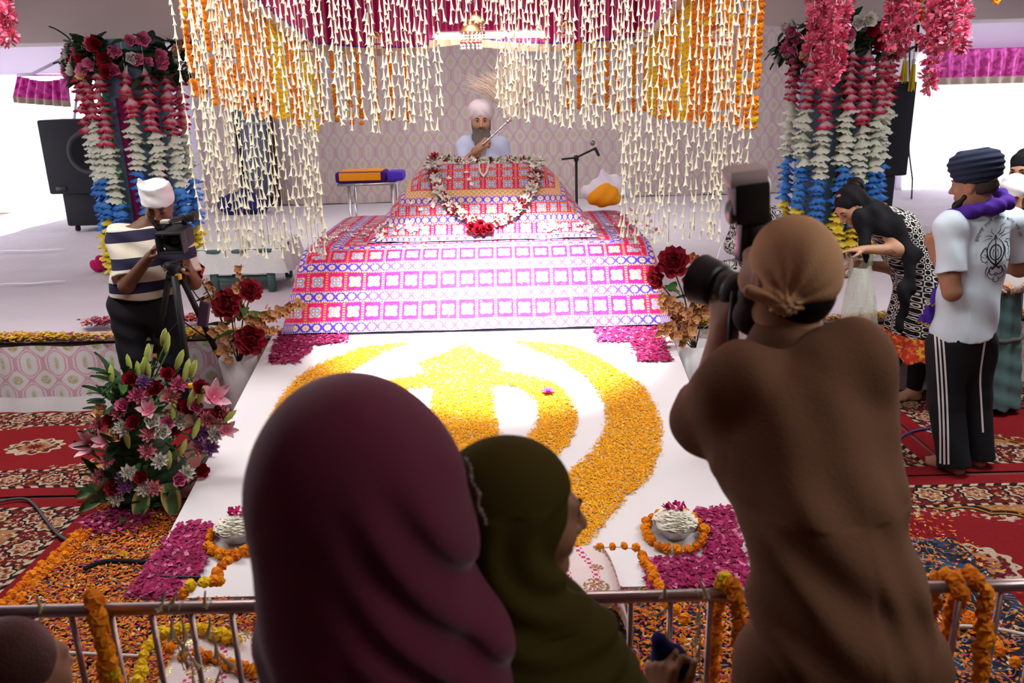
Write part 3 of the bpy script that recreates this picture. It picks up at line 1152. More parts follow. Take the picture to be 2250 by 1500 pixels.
def marigold_mesh(name, mat, r=0.02, seed=1):
    rg = random.Random(seed)
    mb = MB()
    n, h = 12, 6
    v = []
    for i in range(h + 1):
        t = math.pi * i / h
        for k in range(n):
            an = 2 * math.pi * (k + 0.5 * (i % 2)) / n
            rr = r * (0.88 + 0.24 * ((k + i) % 2) + rg.uniform(-0.07, 0.07))
            v.append((math.sin(t) * math.cos(an) * rr, math.sin(t) * math.sin(an) * rr, math.cos(t) * rr * 0.8))
    f = [(i * n + k, (i + 1) * n + k, (i + 1) * n + (k + 1) % n, i * n + (k + 1) % n) for i in range(h) for k in range(n)]
    mb.add(v, f)
    return mb.mesh(name, mat, False)


ME_MO = [marigold_mesh('marigold', m_mari_o, 0.02, s) for s in (1, 2, 3)]
ME_MY = [marigold_mesh('marigold', m_mari_y, 0.02, s) for s in (4, 5)]


def blossom_mesh(name, mats, layers, n, L, w, cup, open_, heart=None, jag=0.0, nu=2, nv=2, seed=0, point=False):
    """a double flower facing +z: rings of cupped petals"""
    rg = random.Random(seed)
    mb = MB()
    for j in range(layers):
        k = j / max(1, layers - 1)
        for i in range(n):
            an = 2 * math.pi * (i + 0.5 * (j % 2)) / n + rg.uniform(-0.15, 0.15)
            el = open_[0] + (open_[1] - open_[0]) * k + rg.uniform(-0.1, 0.1)
            d = Vector((math.cos(an) * math.cos(el), math.sin(an) * math.cos(el), math.sin(el)))
            up = Vector((-math.cos(an) * math.sin(el), -math.sin(an) * math.sin(el), math.cos(el)))
            l = L * (1 - 0.45 * k)
            mb.petal(Vector((0, 0, 0.02 * L * j)), d, up, l, w * (1 - 0.35 * k), cup, 0.25, nu, nv, 0.1, jag=jag, point=point)
    if heart:
        mb.ell((0, 0, L * 0.25), (L * heart, L * heart, L * heart * 0.8), 8, m=1 if isinstance(mats, list) and len(mats) > 1 else 0)
    return mb.mesh(name, mats, True)


def face_rot(n, roll=0.0):
    n = Vector(n).normalized()
    q = Vector((0, 0, 1)).rotation_difference(n)
    from mathutils import Quaternion
    return (q @ Quaternion((0, 0, 1), roll)).to_euler()


m_red = cloth('rose_red', (0.26, 0.006, 0.018), 0.3, 40, 0.6, bump=0)
m_pink = cloth('rose_pink', (0.72, 0.17, 0.33), 0.2, 40, 0.6, bump=0)
m_salmon = cloth('carnation_salmon', (0.78, 0.30, 0.34), 0.15, 40, 0.7, bump=0)
m_ivory = cloth('petal_white', (0.82, 0.80, 0.72), 0.08, 40, 0.6, bump=0)
m_peach = cloth('rose_peach', (0.82, 0.52, 0.28), 0.12, 40, 0.6, bump=0)
m_lilac = cloth('petal_lilac', (0.36, 0.17, 0.42), 0.2, 40, 0.6, bump=0)
ME_ROSE = {c: blossom_mesh('rose', m, 4, 5, 0.040, 0.046, 0.3, (0.35, 1.35), seed=3) for c, m in (('red', m_red), ('pink', m_pink), ('white', m_ivory), ('peach', m_peach))}
ME_CARN = {c: blossom_mesh('carnation', m, 4, 9, 0.038, 0.024, 0.2, (0.1, 1.3), jag=0.005, nu=4, seed=5) for c, m in (('white', m_ivory), ('salmon', m_salmon), ('pink', m_pink), ('lilac', m_lilac))}

# ---------------------------------------------------------------- garland lying on the lectern cloth
gar = thing('flower_garland', 'thick white, red and green flower garland draped in a loop on the lectern', 'garland', onmound(1060, 420)[0])
loop = [(1178, 352), (1176, 372), (1174, 398), (1168, 420), (1158, 440), (1145, 458), (1128, 474), (1108, 486), (1085, 494), (1062, 497), (1040, 490), (1018, 479), (998, 464), (980, 446), (966, 424), (957, 402), (952, 380), (950, 360), (955, 347)]
top = [(965, 345), (985, 347), (1005, 349), (1025, 350), (1045, 349), (1070, 349), (1095, 350), (1115, 349), (1135, 348), (1155, 346), (1170, 346)]
ME_DISC = {c: blossom_mesh('blossom', m, 2, 8, 0.034, 0.02, 0.15, (0.25, 0.9), seed=9) for c, m in (('w', m_ivory), ('r', m_red))}
ME_LEAF = MB().petal((0, 0, 0), (1, 0, 0), (0, 0, 1), 0.06, 0.03, 0.2, 0.2, 2, 4, point=True).mesh('leaf', m_green)
rg = random.Random(2)


def along(path, step):
    f, L = polyline(path)
    n = max(2, int(L / step))
    return [f(L * i / n) for i in range(n + 1)]


seq = 'wwrwwrgwrwwgr'
pts3 = []
for i, p in enumerate(along(loop, 7.2)):
    c, n = onmound(*p, 0.025)
    pts3.append(c)
    ch = seq[i % len(seq)]
    j = 'r' if ch == 'r' else 'w'
    tn = (onmound(p[0] + 3, p[1] - 3)[0] - c)
    link('blossom', ME_DISC[j], gar, c, face_rot(n + Vector((rg.uniform(-.5, .5), rg.uniform(-.5, .2), rg.uniform(-.4, .4))), rg.uniform(0, 6)), rg.uniform(1.25, 1.6))
    if i % 2 == 0:
        for s in (-1, 1):
            link('leaf', ME_LEAF, gar, c + Vector((s * 0.02, -0.005, -0.006)), (rg.uniform(-.6, .6), rg.uniform(-.6, .6), (0 if s > 0 else 3.14) + rg.uniform(-.7, .7)), 0.8)
MB().tube(pts3, 0.012, 6).obj('cord', m_green, gar)
for dx, dy in ((-22, 2), (-8, 9), (6, 8), (18, 4), (0, -4)):
    c, n = onmound(1058 + dx, 505 + dy, 0.03)
    link('rose', ME_ROSE['red'], gar, c, face_rot(n + Vector((0, -.4, 0)), dx), 1.25)
g2 = thing('flower_garland', 'short garland of white and red flowers along the top ridge of the lectern', 'garland', onmound(1060, 352)[0])
p3 = []
for i, p in enumerate(along(top, 7)):
    c, n = onmound(p[0], p[1] + 3, 0.02, 6.5)
    p3.append(c)
    ch = 'wwrwwwrwww'[i % 10]
    link('blossom', ME_DISC['r' if ch == 'r' else 'w'], g2, c, face_rot(Vector((rg.uniform(-.6, .6), -1, rg.uniform(0, .8))), rg.uniform(0, 6)), rg.uniform(0.8, 1.1))
    if i % 3 == 0:
        link('leaf', ME_LEAF, g2, c + Vector((0, 0, 0.01)), (rg.uniform(-.5, .5), rg.uniform(-.9, .2), rg.uniform(0, 6.28)), 0.8)
MB().tube(p3, 0.01, 6).obj('cord', m_green, g2)
# little white bead loop hanging from the ridge
bl_ = [(1053, 352), (1053, 370), (1056, 382), (1063, 390), (1070, 380), (1073, 366), (1073, 352)]
b = MB()
for p in along(bl_, 3.6):
    c, n = onmound(*p, 0.014, 6.5)
    b.ell(c, 0.0095, 6)
o = b.obj('bead_string', m_ivory)
tag(o, 'small loop of white buds hanging from the lectern ridge', 'beads', kind='stuff')
# loose blossoms scattered on the cloth
b = MB()
for (px, py, n, sx, sy) in ((765, 512, 26, 42, 10), (825, 515, 40, 28, 16), (880, 500, 12, 40, 9), (905, 503, 16, 12, 9), (955, 452, 10, 60, 14), (1215, 500, 22, 22, 10), (1290, 497, 16, 20, 8), (1390, 480, 40, 45, 22), (1360, 500, 24, 40, 12), (1430, 510, 16, 25, 14), (720, 525, 18, 20, 8), (1010, 372, 8, 60, 30)):
    for _ in range(n):
        c, nn = onmound(px + rg.gauss(0, sx * 0.6), py + rg.gauss(0, sy * 0.6), 0.008)
        b.cur = 1 if rg.random() < 0.28 else 0
        for q in range(5):
            a_ = q * 1.2566 + rg.random()
            sd = nn.orthogonal().normalized()
            d = sd * math.cos(a_) + nn.cross(sd) * math.sin(a_) + nn * 0.35
            b.petal(c, d, nn, rg.uniform(0.016, 0.026), 0.014, 0.1, 0.1, 1, 2)
tag(b.obj('loose_blossoms', [m_ivory, m_pink]), 'white and pink blossoms scattered over the embroidered cloth', 'flowers', kind='stuff')
# ---------------------------------------------------------------- canopy
CX0, CX1, CY0, CY1 = -1.64, 1.22, 4.05, 7.42
can = thing('canopy', 'maroon pleated canopy valance with blue piping and gold fringe over the stage', 'canopy', (-0.2, 6, 2.7))
m_mar = Mat('maroon_satin', (0.40, 0.012, 0.11), 0.45, spec=0.4)
m_mar.color(m_mar.mix(m_mar.noise(3, 2), (0.30, 0.006, 0.07), (0.46, 0.015, 0.13)))
m_gold = cloth('gold_trim', (0.50, 0.36, 0.24), 0.25, 60, 0.6, bump=0.6, bs=90)
m_blue = flat('blue_piping', (0.06, 0.025, 0.30), 0.5)


def vz(px_):  # height of the lower edge along the valance, 0..1 round the three sides
    return 2.5


path = [(CX0 + 0.06, 4.2), (CX0 + 0.06, CY1), (CX1 - 0.06, CY1), (CX1 - 0.06, 4.2)]
PF, PL = polyline(path)


def vedge(t):
    x, y = PF(t * PL)
    z = 2.50 + max(0, CY1 - 0.25 - y) * 0.11
    if y > CY1 - 0.02:
        k = (x - CX0) / (CX1 - CX0)
        z = 2.515 - 0.055 * abs(math.sin(k * math.pi * 2.0)) + (0.045 if 0.35 < k < 0.5 else 0)
    return x, y, z


def val(zoff0, zoff1, amp, waves):
    def fn(a, c):
        x, y, z = vedge(a)
        dx = amp * math.sin(a * waves * 6.283)
        top = 2.98
        zz = top + (z - top) * c if zoff0 is None else z + zoff0 + (zoff1 - zoff0) * c
        on_side = y < CY1 - 0.01
        return Vector((x + (dx if on_side else 0), y + (0 if on_side else dx), zz))
    return fn


MB().grid(val(None, 0, 0.016, 90), 900, 6).obj('valance', m_mar, can)
MB().grid(val(0.003, -0.012, 0.018, 90), 900, 1).obj('piping', m_blue, can)
MB().grid(val(-0.012, -0.075, 0.018, 90), 900, 2).obj('fringe', m_gold, can)
MB().box((-0.21, 5.75, 3.0), (CX1 - CX0, 3.4, 0.03)).obj('canopy_cloth', m_mar, can)
b = MB()
for x in (CX0, CX1):
    b.tube([(x, CY0, 2.99), (x, CY1, 2.99)], 0.02)
b.tube([(CX0, CY0, 2.99), (CX1, CY0, 2.99)], 0.02); b.tube([(CX0, CY1, 2.99), (CX1, CY1, 2.99)], 0.02)
for x in (CX0, CX1):
    for y in (CY0, CY1):
        b.tube([(x, y, 2.99), (x, y, ZC)], 0.012)
b.obj('frame', flat('steel_pipe', (0.4, 0.4, 0.42), 0.35, 0.9), can)
# tube lamp behind the valance
tl = thing('tube_lamp', 'glowing white tube lamp fixed under the back edge of the canopy', 'lamp', (-0.1, 7.5, 2.5))
A, B = at(956, 82, 7.3), at(1197, 77, 7.3)
MB().box((A + B) / 2 + Vector((0, 0.02, 0.03)), ((B - A).length, 0.05, 0.03)).obj('fitting', m_white, tl)
m_glow = Mat('tube_glow', (1, 1, 1))
m_glow.b.inputs['Emission Color'].default_value = (1, 0.94, 0.86, 1)
m_glow.b.inputs['Emission Strength'].default_value = 22
MB().tube([A, B], 0.017, 10).obj('glass_tube', m_glow, tl)

# ---------------------------------------------------------------- tuberose strings hanging at the front
prof = [(0.0024, 0), (0.0030, -0.022), (0.0052, -0.040), (0.0078, -0.050)]


def tuberose_mesh(seed):
    rg_ = random.Random(seed)
    mb = MB()
    n = 6
    bendx, bendy = rg_.uniform(-.006, .006), rg_.uniform(-.006, .006)
    v = []
    for r, z in prof:
        k = (z / -0.05) ** 2
        for i in range(n):
            a_ = 6.283 * i / n
            v.append((r * math.cos(a_) + bendx * k, r * math.sin(a_) + bendy * k, z))
    for i in range(n):  # flared tips
        a_ = 6.283 * i / n
        q = 0.0145 if i % 2 == 0 else 0.008
        v.append((q * math.cos(a_) + bendx, q * math.sin(a_) + bendy, -0.058 if i % 2 == 0 else -0.052))
    f = [(j * n + i, j * n + (i + 1) % n, (j + 1) * n + (i + 1) % n, (j + 1) * n + i) for j in range(4) for i in range(n)]
    f.append(tuple(range(n))[::-1])
    mb.add(v, f)
    return mb.mesh('tuberose', m_tube, False)


ME_TUB = [tuberose_mesh(s) for s in range(4)]
rg = random.Random(11)


def string(px_top, py_bot, Y, label, group, px_bot=None):
    """one thread with its buds; hangs straight down from the canopy frame"""
    p = at(px_top, 0, Y)
    zb = at(px_top, py_bot, Y).z
    ztop = 2.985
    x, y = p.x, Y
    b_ = MB().tube([(0, 0, 0), (rg.uniform(-.004, .004), 0, (zb - ztop) / 2), (0, 0, zb - ztop)], 0.0012, 4)
    o_ = link('flower_string', b_.mesh('flower_string', m_thread), None, (x, y, ztop))
    tag(o_, label, 'string of flowers', group)
    z = zb + 0.055
    first = True
    while z < min(ztop, 2.62):
        if first or rg.random() > 0.10:
            link('tuberose', ME_TUB[rg.randrange(4)], o_, (x + rg.uniform(-.003, .003), y + rg.uniform(-.003, .003), z), (rg.uniform(-.12, .12), rg.uniform(-.12, .12), rg.uniform(0, 6.28)), rg.uniform(0.9, 1.15))
        first = False
        z += rg.uniform(0.042, 0.058)
    return o_


def bundle(xs, bots, Y, text, group):
    xs = sorted(xs)
    for i, x in enumerate(xs):
        string(x, bots(x), Y + rg.uniform(-0.05, 0.05), text % nth(i), group)


left_x = [375, 395, 412, 418, 426, 432, 440, 457, 463, 470, 478, 486, 494, 503, 515, 522, 532, 545, 556, 563, 573, 588, 603, 613, 625, 636, 645, 652, 662, 668]
bundle(left_x, lambda x: 545 + 22 * math.sin(x * 1.7), 4.1, '%s long tuberose string from the left in the left bundle', 'long tuberose strings at left')
bundle([683, 690, 702, 724, 731, 742, 752, 764, 781, 801, 806, 812, 833, 843, 852, 865, 878, 885, 896, 909, 921, 932, 949, 958], lambda x: 272 + 18 * math.sin(x * 2.3), 4.1, '%s short tuberose string from the left, left of the priest', 'short tuberose strings left of the priest')
bundle([972, 990, 1003, 1010, 1024, 1033, 1046, 1060, 1071, 1080], lambda x: 52 + 6 * math.sin(x), 4.1, '%s very short tuberose string from the left, above the priest', 'very short tuberose strings in the middle')
bundle([1090, 1099, 1107, 1116, 1123, 1131, 1139, 1148, 1158, 1166, 1177, 1187, 1197, 1204, 1218, 1227, 1234, 1243, 1251, 1260, 1280, 1287, 1296, 1303, 1311, 1321, 1328, 1346, 1358, 1366], lambda x: 246 + (x - 1090) * 0.13 + 12 * math.sin(x * 1.9), 4.1, '%s short tuberose string from the left, above the microphone', 'short tuberose strings right of the priest')
bundle([1372, 1381, 1390, 1404, 1414, 1427, 1438, 1452, 1461, 1472, 1485, 1501, 1520, 1535, 1546, 1562, 1577, 1586, 1594, 1605, 1614, 1626, 1641, 1650, 1665], lambda x: (522 if x < 1610 else 400) + 10 * math.sin(x * 2.1), 4.1, '%s long tuberose string from the left in the right bundle', 'long tuberose strings at right')


# ---------------------------------------------------------------- marigold garlands round the canopy
def mgarland(x, y, ztop, zbot, pick, label, group, r=0.02, gap=0.031, meet=True, dens=0.95, name='marigold_garland', hang_to=None):
    zt = 2.99 if hang_to is None else hang_to
    b_ = MB().tube([(0, 0, zt - ztop), (0, 0, zbot - ztop)], 0.0015, 4)
    o_ = link(name, b_.mesh(name, m_thread), None, (x, y, ztop))
    tag(o_, label, 'garland', group)
    z = ztop - r
    i = 0
    while z > zbot:
        if rg.random() < dens:
            me = pick(rg.random(), (ztop - z) / (ztop - zbot))
            link('marigold', rg.choice(me), o_, (x + rg.uniform(-.004, .004), y + rg.uniform(-.004, .004), z), (rg.uniform(-.4, .4), rg.uniform(-.4, .4), rg.uniform(0, 6.28)), r / 0.02 * rg.uniform(0.9, 1.1))
        z -= gap * rg.uniform(0.9, 1.1)
    return o_


ORA = lambda r_, k: ME_MY if r_ < 0.06 else ME_MO
YEL = lambda r_, k: ME_MY
NL = 20
for i in range(NL):
    k = i / (NL - 1)
    y = 4.5 + 2.8 * k
    zb = at(400, 222, 4.15).z * (1 - k) + at(690, 285, 7.25).z * k + rg.uniform(-.02, .02)
    pk = YEL if i in (11, 12, 13, 17, 18, 19) else ORA
    mgarland(CX0 + rg.uniform(-.01, .01), y, 2.72, zb, pk, '%s %s marigold garland from the front on the left side of the canopy' % (nth(i), 'yellow' if pk is YEL else 'orange'), 'marigold garlands on the left of the canopy')
for i in range(18):
    k = i / 17
    y = 4.15 + 3.1 * k
    zb = at(1645, 290, 4.15).z * (1 - k) + at(1452, 252, 7.25).z * k + rg.uniform(-.02, .02)
    pk = YEL if i in (9, 10, 13, 16, 17) else ORA
    mgarland(CX1 + rg.uniform(-.01, .01), y, 2.72, zb, pk, '%s %s marigold garland from the front on the right side of the canopy' % (nth(i), 'yellow' if pk is YEL else 'orange'), 'marigold garlands on the right of the canopy')
bk = [(712, 272), (742, 270), (775, 275), (797, 274), (831, 270), (864, 269), (899, 267)]
for i, (px, py) in enumerate(bk):
    q = at(px, py, 7.45)
    mgarland(q.x, 7.425, 2.47, q.z, ORA, '%s orange garland from the left against the backdrop, left of the priest' % nth(i), 'back marigold garlands at left', 0.021, 0.029, dens=0.85)
bk = [(1247, 240), (1272, 238), (1303, 235), (1332, 238), (1355, 248), (1389, 245), (1416, 246)]
for i, (px, py) in enumerate(bk):
    q = at(px, py, 7.45)
    mgarland(q.x, 7.425, 2.47, q.z, ORA, '%s orange garland from the left against the backdrop, above the microphone' % nth(i), 'back marigold garlands at right', 0.021, 0.029, dens=0.85)

# ---------------------------------------------------------------- gold pendants under the canopy
m_brass = Mat('brass', (0.62, 0.42, 0.16), 0.35, 0.9)
m_cryst = Mat('crystal', (0.85, 0.78, 0.70), 0.15, 0.0, 0.6)
m_redb = flat('red_bead', (0.55, 0.02, 0.02), 0.35)


def pendant(px, py, Y, w, label):
    c = at(px, py, Y)
    t = thing('hanging_pendant', label, 'ornament', c)
    MB().tube([c + Vector((0, 0, 0.0)), (c.x, c.y, 2.985)], 0.002, 5).obj('cord', m_thread, t)
    MB().lathe([(0.003, 0.0), (0.15 * w, -0.05 * w), (0.35 * w, -0.18 * w), (0.5 * w, -0.45 * w), (0.5 * w, -0.55 * w), (0.46 * w, -0.5 * w), (0.0, -0.2 * w)], c, 16).obj('dome', m_brass, t)
    b1, b2 = MB(), MB()
    for k in range(14):
        an = 6.283 * k / 14
        p = c + Vector((math.cos(an) * 0.46 * w, math.sin(an) * 0.46 * w, -0.55 * w))
        for j in range(6):
            (b1 if j != 3 else b2).ell(p + Vector((0, 0, -0.13 * w * j)), 0.055 * w, 5)
    b1.obj('bead_fringe', m_cryst, t)
    b2.obj('red_beads', m_redb, t)
    MB().ell(c + Vector((0, 0, 0.10 * w)), 0.09 * w, 8).obj('bead', m_redb, t)
    return t


pendant(822, 68, 5.6, 0.085, 'gold bell pendant with a red band hanging left of the priest')
pendant(1033, 45, 5.0, 0.125, 'largest gold bell pendant with crystal fringe above the priest')
pendant(1043, 30, 6.2, 0.14, 'pale crystal pendant hanging just behind the largest gold bell')
pendant(1246, 45, 5.8, 0.085, 'gold bell pendant among the strings above the microphone')
pendant(1411, 55, 5.8, 0.085, 'gold bell pendant near the right corner of the valance')
pendant(492, 85, 4.7, 0.10, 'crystal pendant in front of the left marigold curtain')
pendant(1582, 48, 4.7, 0.10, 'crystal pendant in front of the right marigold curtain')
pendant(672, 88, 5.8, 0.075, 'small gold pendant at the left corner of the valance')
# ---------------------------------------------------------------- the two flower-hung pillars
def cupflower(name, mat, L=0.075, w=0.062):
    mb = MB()
    for i in range(5):
        an = 6.283 * i / 5
        d = Vector((math.cos(an) * 0.66, math.sin(an) * 0.66, -0.75))
        up = Vector((math.cos(an) * 0.75, math.sin(an) * 0.75, 0.66))
        mb.petal((0, 0, 0), d, up, L, w, -0.25, 0.22, 2, 3, 0.0)
    mb.lathe([(0.002, 0.03), (0.012, 0.0), (0.02, -0.02)], n=6)
    return mb.mesh(name, mat, True)


def radial_mat(name, inner, outer, r0, r1):
    a = Mat(name, outer, 0.75, spec=0.2)
    x, y, z = a.xyz()
    a.color(a.mix((x * x + y * y).sqrt().step(r0, r1), inner, outer))
    return a


ME_CUP = [cupflower('fabric_flower', radial_mat('petal_pink_white', (0.80, 0.48, 0.52), (0.50, 0.012, 0.06), 0.022, 0.048)),
          cupflower('fabric_flower', radial_mat('petal_cream', (0.72, 0.80, 0.30), (0.76, 0.78, 0.66), 0.008, 0.02)),
          cupflower('fabric_flower', radial_mat('petal_blue', (0.10, 0.34, 0.74), (0.02, 0.10, 0.52), 0.02, 0.065)),
          cupflower('fabric_flower', radial_mat('petal_yellow', (0.88, 0.62, 0.03), (0.88, 0.70, 0.10), 0.02, 0.06))]
ME_FLEAF = MB().petal((0, 0, 0), (0.7, 0, -0.5), (0.3, 0, 0.8), 0.07, 0.05, -0.2, 0.1, 2, 4, point=True).mesh('leaf', cloth('leaf_bright', (0.05, 0.26, 0.04), 0.2, 20, 0.5, bump=0))
ME_DLEAF = MB().petal((0, 0, 0), (1, 0, 0.1), (0, 0, 1), 0.12, 0.06, 0.15, -0.2, 2, 4, point=True).mesh('leaf', m_dgreen)
m_pil = cloth('pillar_blue', (0.17, 0.26, 0.36), 0.15, 4)
m_purple = cloth('maroon_cloth', (0.16, 0.01, 0.07), 0.2, 5)


def pillar(cx, cy, side, word, n_trim, spec):
    b = MB().lathe([(0.30, STAGE_Z), (0.30, 2.6)], (cx, cy, 0), 24)
    o = struct(n_trim, b, m_pil, None, True)
    tag(o, None)
    for i, (an, dz, rr, zb) in enumerate(spec):
        x, y = cx + math.sin(math.radians(an)) * rr, cy - math.cos(math.radians(an)) * rr
        L = 2.36 - zb
        g_ = MB().tube([(0, 0, 0.2), (0, 0, zb - 2.36)], 0.004, 4)
        t = link('pillar_garland', g_.mesh('pillar_garland', m_thread), None, (x, y, 2.36))
        tag(t, '%s pink, white, blue and yellow fabric garland from the left on the %s pillar' % (nth(i), word), 'garland', 'fabric garlands on the %s pillar' % word)
        z = 2.33
        while z > zb:
            zz = z + dz
            k = 0 if zz > 1.86 else 1 if zz > 1.38 else 2 if zz > 0.98 else 3
            link('fabric_flower', ME_CUP[k], t, (x + rg.uniform(-.012, .012), y + rg.uniform(-.012, .012), z), (rg.uniform(-.25, .25), rg.uniform(-.25, .25), rg.uniform(0, 6.28)), rg.uniform(1.25, 1.6))
            z -= 0.056
    for i, an in enumerate((-12, 30)):
        x, y = cx + math.sin(math.radians(an)) * 0.45, cy - math.cos(math.radians(an)) * 0.45
        t = link('leaf_garland', MB().tube([(0, 0, 0.2), (0, 0, -1.85)], 0.004, 4).mesh('leaf_garland', m_green), None, (x, y, 2.36))
        tag(t, '%s green leaf garland on the %s pillar' % (('left', 'right')[i], word), 'garland', 'leaf garlands on the %s pillar' % word)
        for q in range(36):
            link('leaf', ME_FLEAF, t, (x, y, 2.3 - 0.05 * q), (0, 0, rg.uniform(0, 6.28)), rg.uniform(0.6, 0.8))
    b = MB()
    for an in (-2, 40):
        a0 = math.radians(an)
        c = Vector((cx + math.sin(a0) * 0.345, cy - math.cos(a0) * 0.345, 1.3))
        b.box(c, (0.09, 0.01, 1.6), Matrix.Rotation(a0, 3, 'Z'))
    tag(b.obj('cloth_strips', m_purple), 'maroon cloth strips behind the garlands of the %s pillar' % word, 'cloth')
    # wreath of roses and leaves at the top
    w = thing('rose_wreath', 'wreath of pink and cream roses with dark leaves atop the %s pillar' % word, 'wreath', (cx, cy, 2.45))
    pts = [(cx + 0.40 * math.sin(q * 0.3927), cy - 0.40 * math.cos(q * 0.3927), 2.45) for q in range(17)]
    MB().tube(pts, 0.05, 6).obj('ring', m_dgreen, w)
    for q in range(200):
        an = rg.uniform(-1.9, 1.9)
        r_ = rg.uniform(0.40, 0.52)
        p = (cx + r_ * math.sin(an), cy - r_ * math.cos(an), 2.45 + rg.uniform(-0.20, 0.14))
        link('leaf', ME_DLEAF, w, p, (rg.uniform(-.8, .8), rg.uniform(-.9, .9), rg.uniform(0, 6.28)), rg.uniform(1.0, 1.6))
    for q in range(44):
        an = rg.uniform(-1.6, 1.6)
        r_ = rg.uniform(0.47, 0.54)
        p = (cx + r_ * math.sin(an), cy - r_ * math.cos(an), 2.45 + rg.uniform(-0.15, 0.13))
        link('rose', ME_ROSE[rg.choice(['pink', 'peach', 'red', 'white', 'pink'])], w, p, face_rot((math.sin(an) + rg.uniform(-.3, .3), -math.cos(an), rg.uniform(-.3, .4)), rg.uniform(0, 6)), rg.uniform(1.5, 2.2))


pillar(-3.43, 8.0, -1, 'left', 'trim_3', [(-75, .05, .43, .55), (-52, 0, .46, .55), (-33, -.08, .47, .50), (-18, .12, .46, .75), (14, -.12, .46, .70), (34, 0.02, .47, .50), (55, .05, .47, .5), (76, 0, .44, .5)])
pillar(3.07, 8.0, 1, 'right', 'trim_4', [(-74, -.1, .44, .5), (-50, -.05, .46, .5), (-28, .1, .47, .5), (-5, -.05, .48, .55), (14, .12, .46, .6), (36, .02, .47, .5), (54, -.08, .47, .5), (76, -.05, .44, .5)])

# ---------------------------------------------------------------- fluffy pink garlands from the ceiling
def fluff_mesh(name, mat, r=0.045, n=34, seed=0):
    rg_ = random.Random(seed)
    mb = MB()
    for i in range(n):
        d = Vector((rg_.gauss(0, 1), rg_.gauss(0, 1), rg_.gauss(0, 0.7))).normalized()
        mb.petal(d * r * rg_.uniform(0.2, 0.75), d, d.orthogonal(), r * rg_.uniform(0.35, 0.6), r * 0.36, 0.3, 0.3, 1, 2)
    return mb.mesh(name, mat)


m_fl = Mat('fluffy_pink', (0.60, 0.035, 0.13), 0.4, spec=0.5)
m_fl.color(m_fl.mix(m_fl.rnd(), (0.50, 0.05, 0.12), (0.72, 0.14, 0.24)))
ME_FL = [fluff_mesh('pink_tuft', m_fl, 0.05, 95, s) for s in (1, 2, 3)]


def fluffy(strands, Y, label):
    p0 = at(strands[0][0], 0, Y)
    t = thing('fluffy_garland', label, 'garland', (p0.x, Y, ZC))
    for px, pyb, dy in strands:
        p = at(px, 0, Y + dy)
        zb = at(px, pyb, Y + dy).z
        s_ = MB().tube([(p.x, Y + dy, ZC), (p.x, Y + dy, zb)], 0.004, 4).obj('strand', m_thread, t)
        z = zb + 0.03
        while z < 3.05:
            link('pink_tuft', rg.choice(ME_FL), s_, (p.x + rg.uniform(-.012, .012), Y + dy + rg.uniform(-.012, .012), z), (rg.uniform(0, 6), rg.uniform(0, 6), rg.uniform(0, 6)), rg.uniform(0.75, 1.1))
            z += 0.05


fluffy([(1790, 125, 0), (1808, 95, .06), (1838, 190, -.1), (1856, 165, 0), (1822, 185, .05)], 4.7, 'largest fluffy pink garland cluster hanging in front of the right pillar')
fluffy([(1962, 105, 0), (1985, 85, .08), (2003, 90, -.05), (1990, 118, .1)], 4.8, 'fluffy pink garland cluster hanging right of the right pillar')
fluffy([(2062, 200, 0), (2075, 115, .08), (2100, 108, -.05), (2120, 110, .06), (2048, 112, .05)], 4.7, 'fluffy pink garland cluster hanging in front of the right window valance')
fluffy([(2, 98, 0), (-12, 80, .05), (8, 92, -.06)], 4.6, 'fluffy pink garland at the left edge under the ceiling')
mg = [(2018, 0), (2022, 35), (2035, 58), (2048, 40)]
def loose_garland(name, pts, me_pick, label, r=0.02, cord=m_thread, cat='garland', step=0.034, jit=0.006, group=None, rows=1):
    """a garland following a path of points"""
    t = thing(name, label, cat, pts[0], group)
    P3 = [tuple(p) for p in pts]
    MB().tube(P3, 0.003, 5).obj('cord', cord, t)
    L = [0]
    for a_, b_ in zip(P3, P3[1:]):
        L.append(L[-1] + (Vector(b_) - Vector(a_)).length)
    n = max(2, int(L[-1] / step))
    for i in range(n + 1):
        s_ = L[-1] * i / n
        for j in range(len(P3) - 1):
            if s_ <= L[j + 1] + 1e-9:
                k = (s_ - L[j]) / max(L[j + 1] - L[j], 1e-9)
                p = Vector(P3[j]).lerp(Vector(P3[j + 1]), k)
                break
        for q in range(rows):
            pj = p + Vector((rg.uniform(-jit, jit), rg.uniform(-jit, jit), rg.uniform(0, jit)))
            link('marigold', rg.choice(me_pick(i)), t, pj, (rg.uniform(0, 6), rg.uniform(0, 6), rg.uniform(0, 6)), r / 0.02 * rg.uniform(0.85, 1.12))
    return t


MO = lambda i: ME_MO
MY = lambda i: ME_MY
MIXM = lambda i: ME_MY if i % 9 == 4 else ME_MO
loose_garland('marigold_garland', [at(2014, -30, 4.9), at(2018, 10, 4.9), at(2022, 35, 4.9), at(2034, 58, 4.9), at(2046, 38, 4.9), at(2052, -30, 4.9)], MO, 'small orange marigold loop between the fluffy pink clusters')
loose_garland('marigold_garland', [at(2172, -35, 4.9), at(2183, 0, 4.9), at(2197, 3, 4.9), at(2212, -35, 4.9)], MO, 'small orange marigold loop at the top right edge')
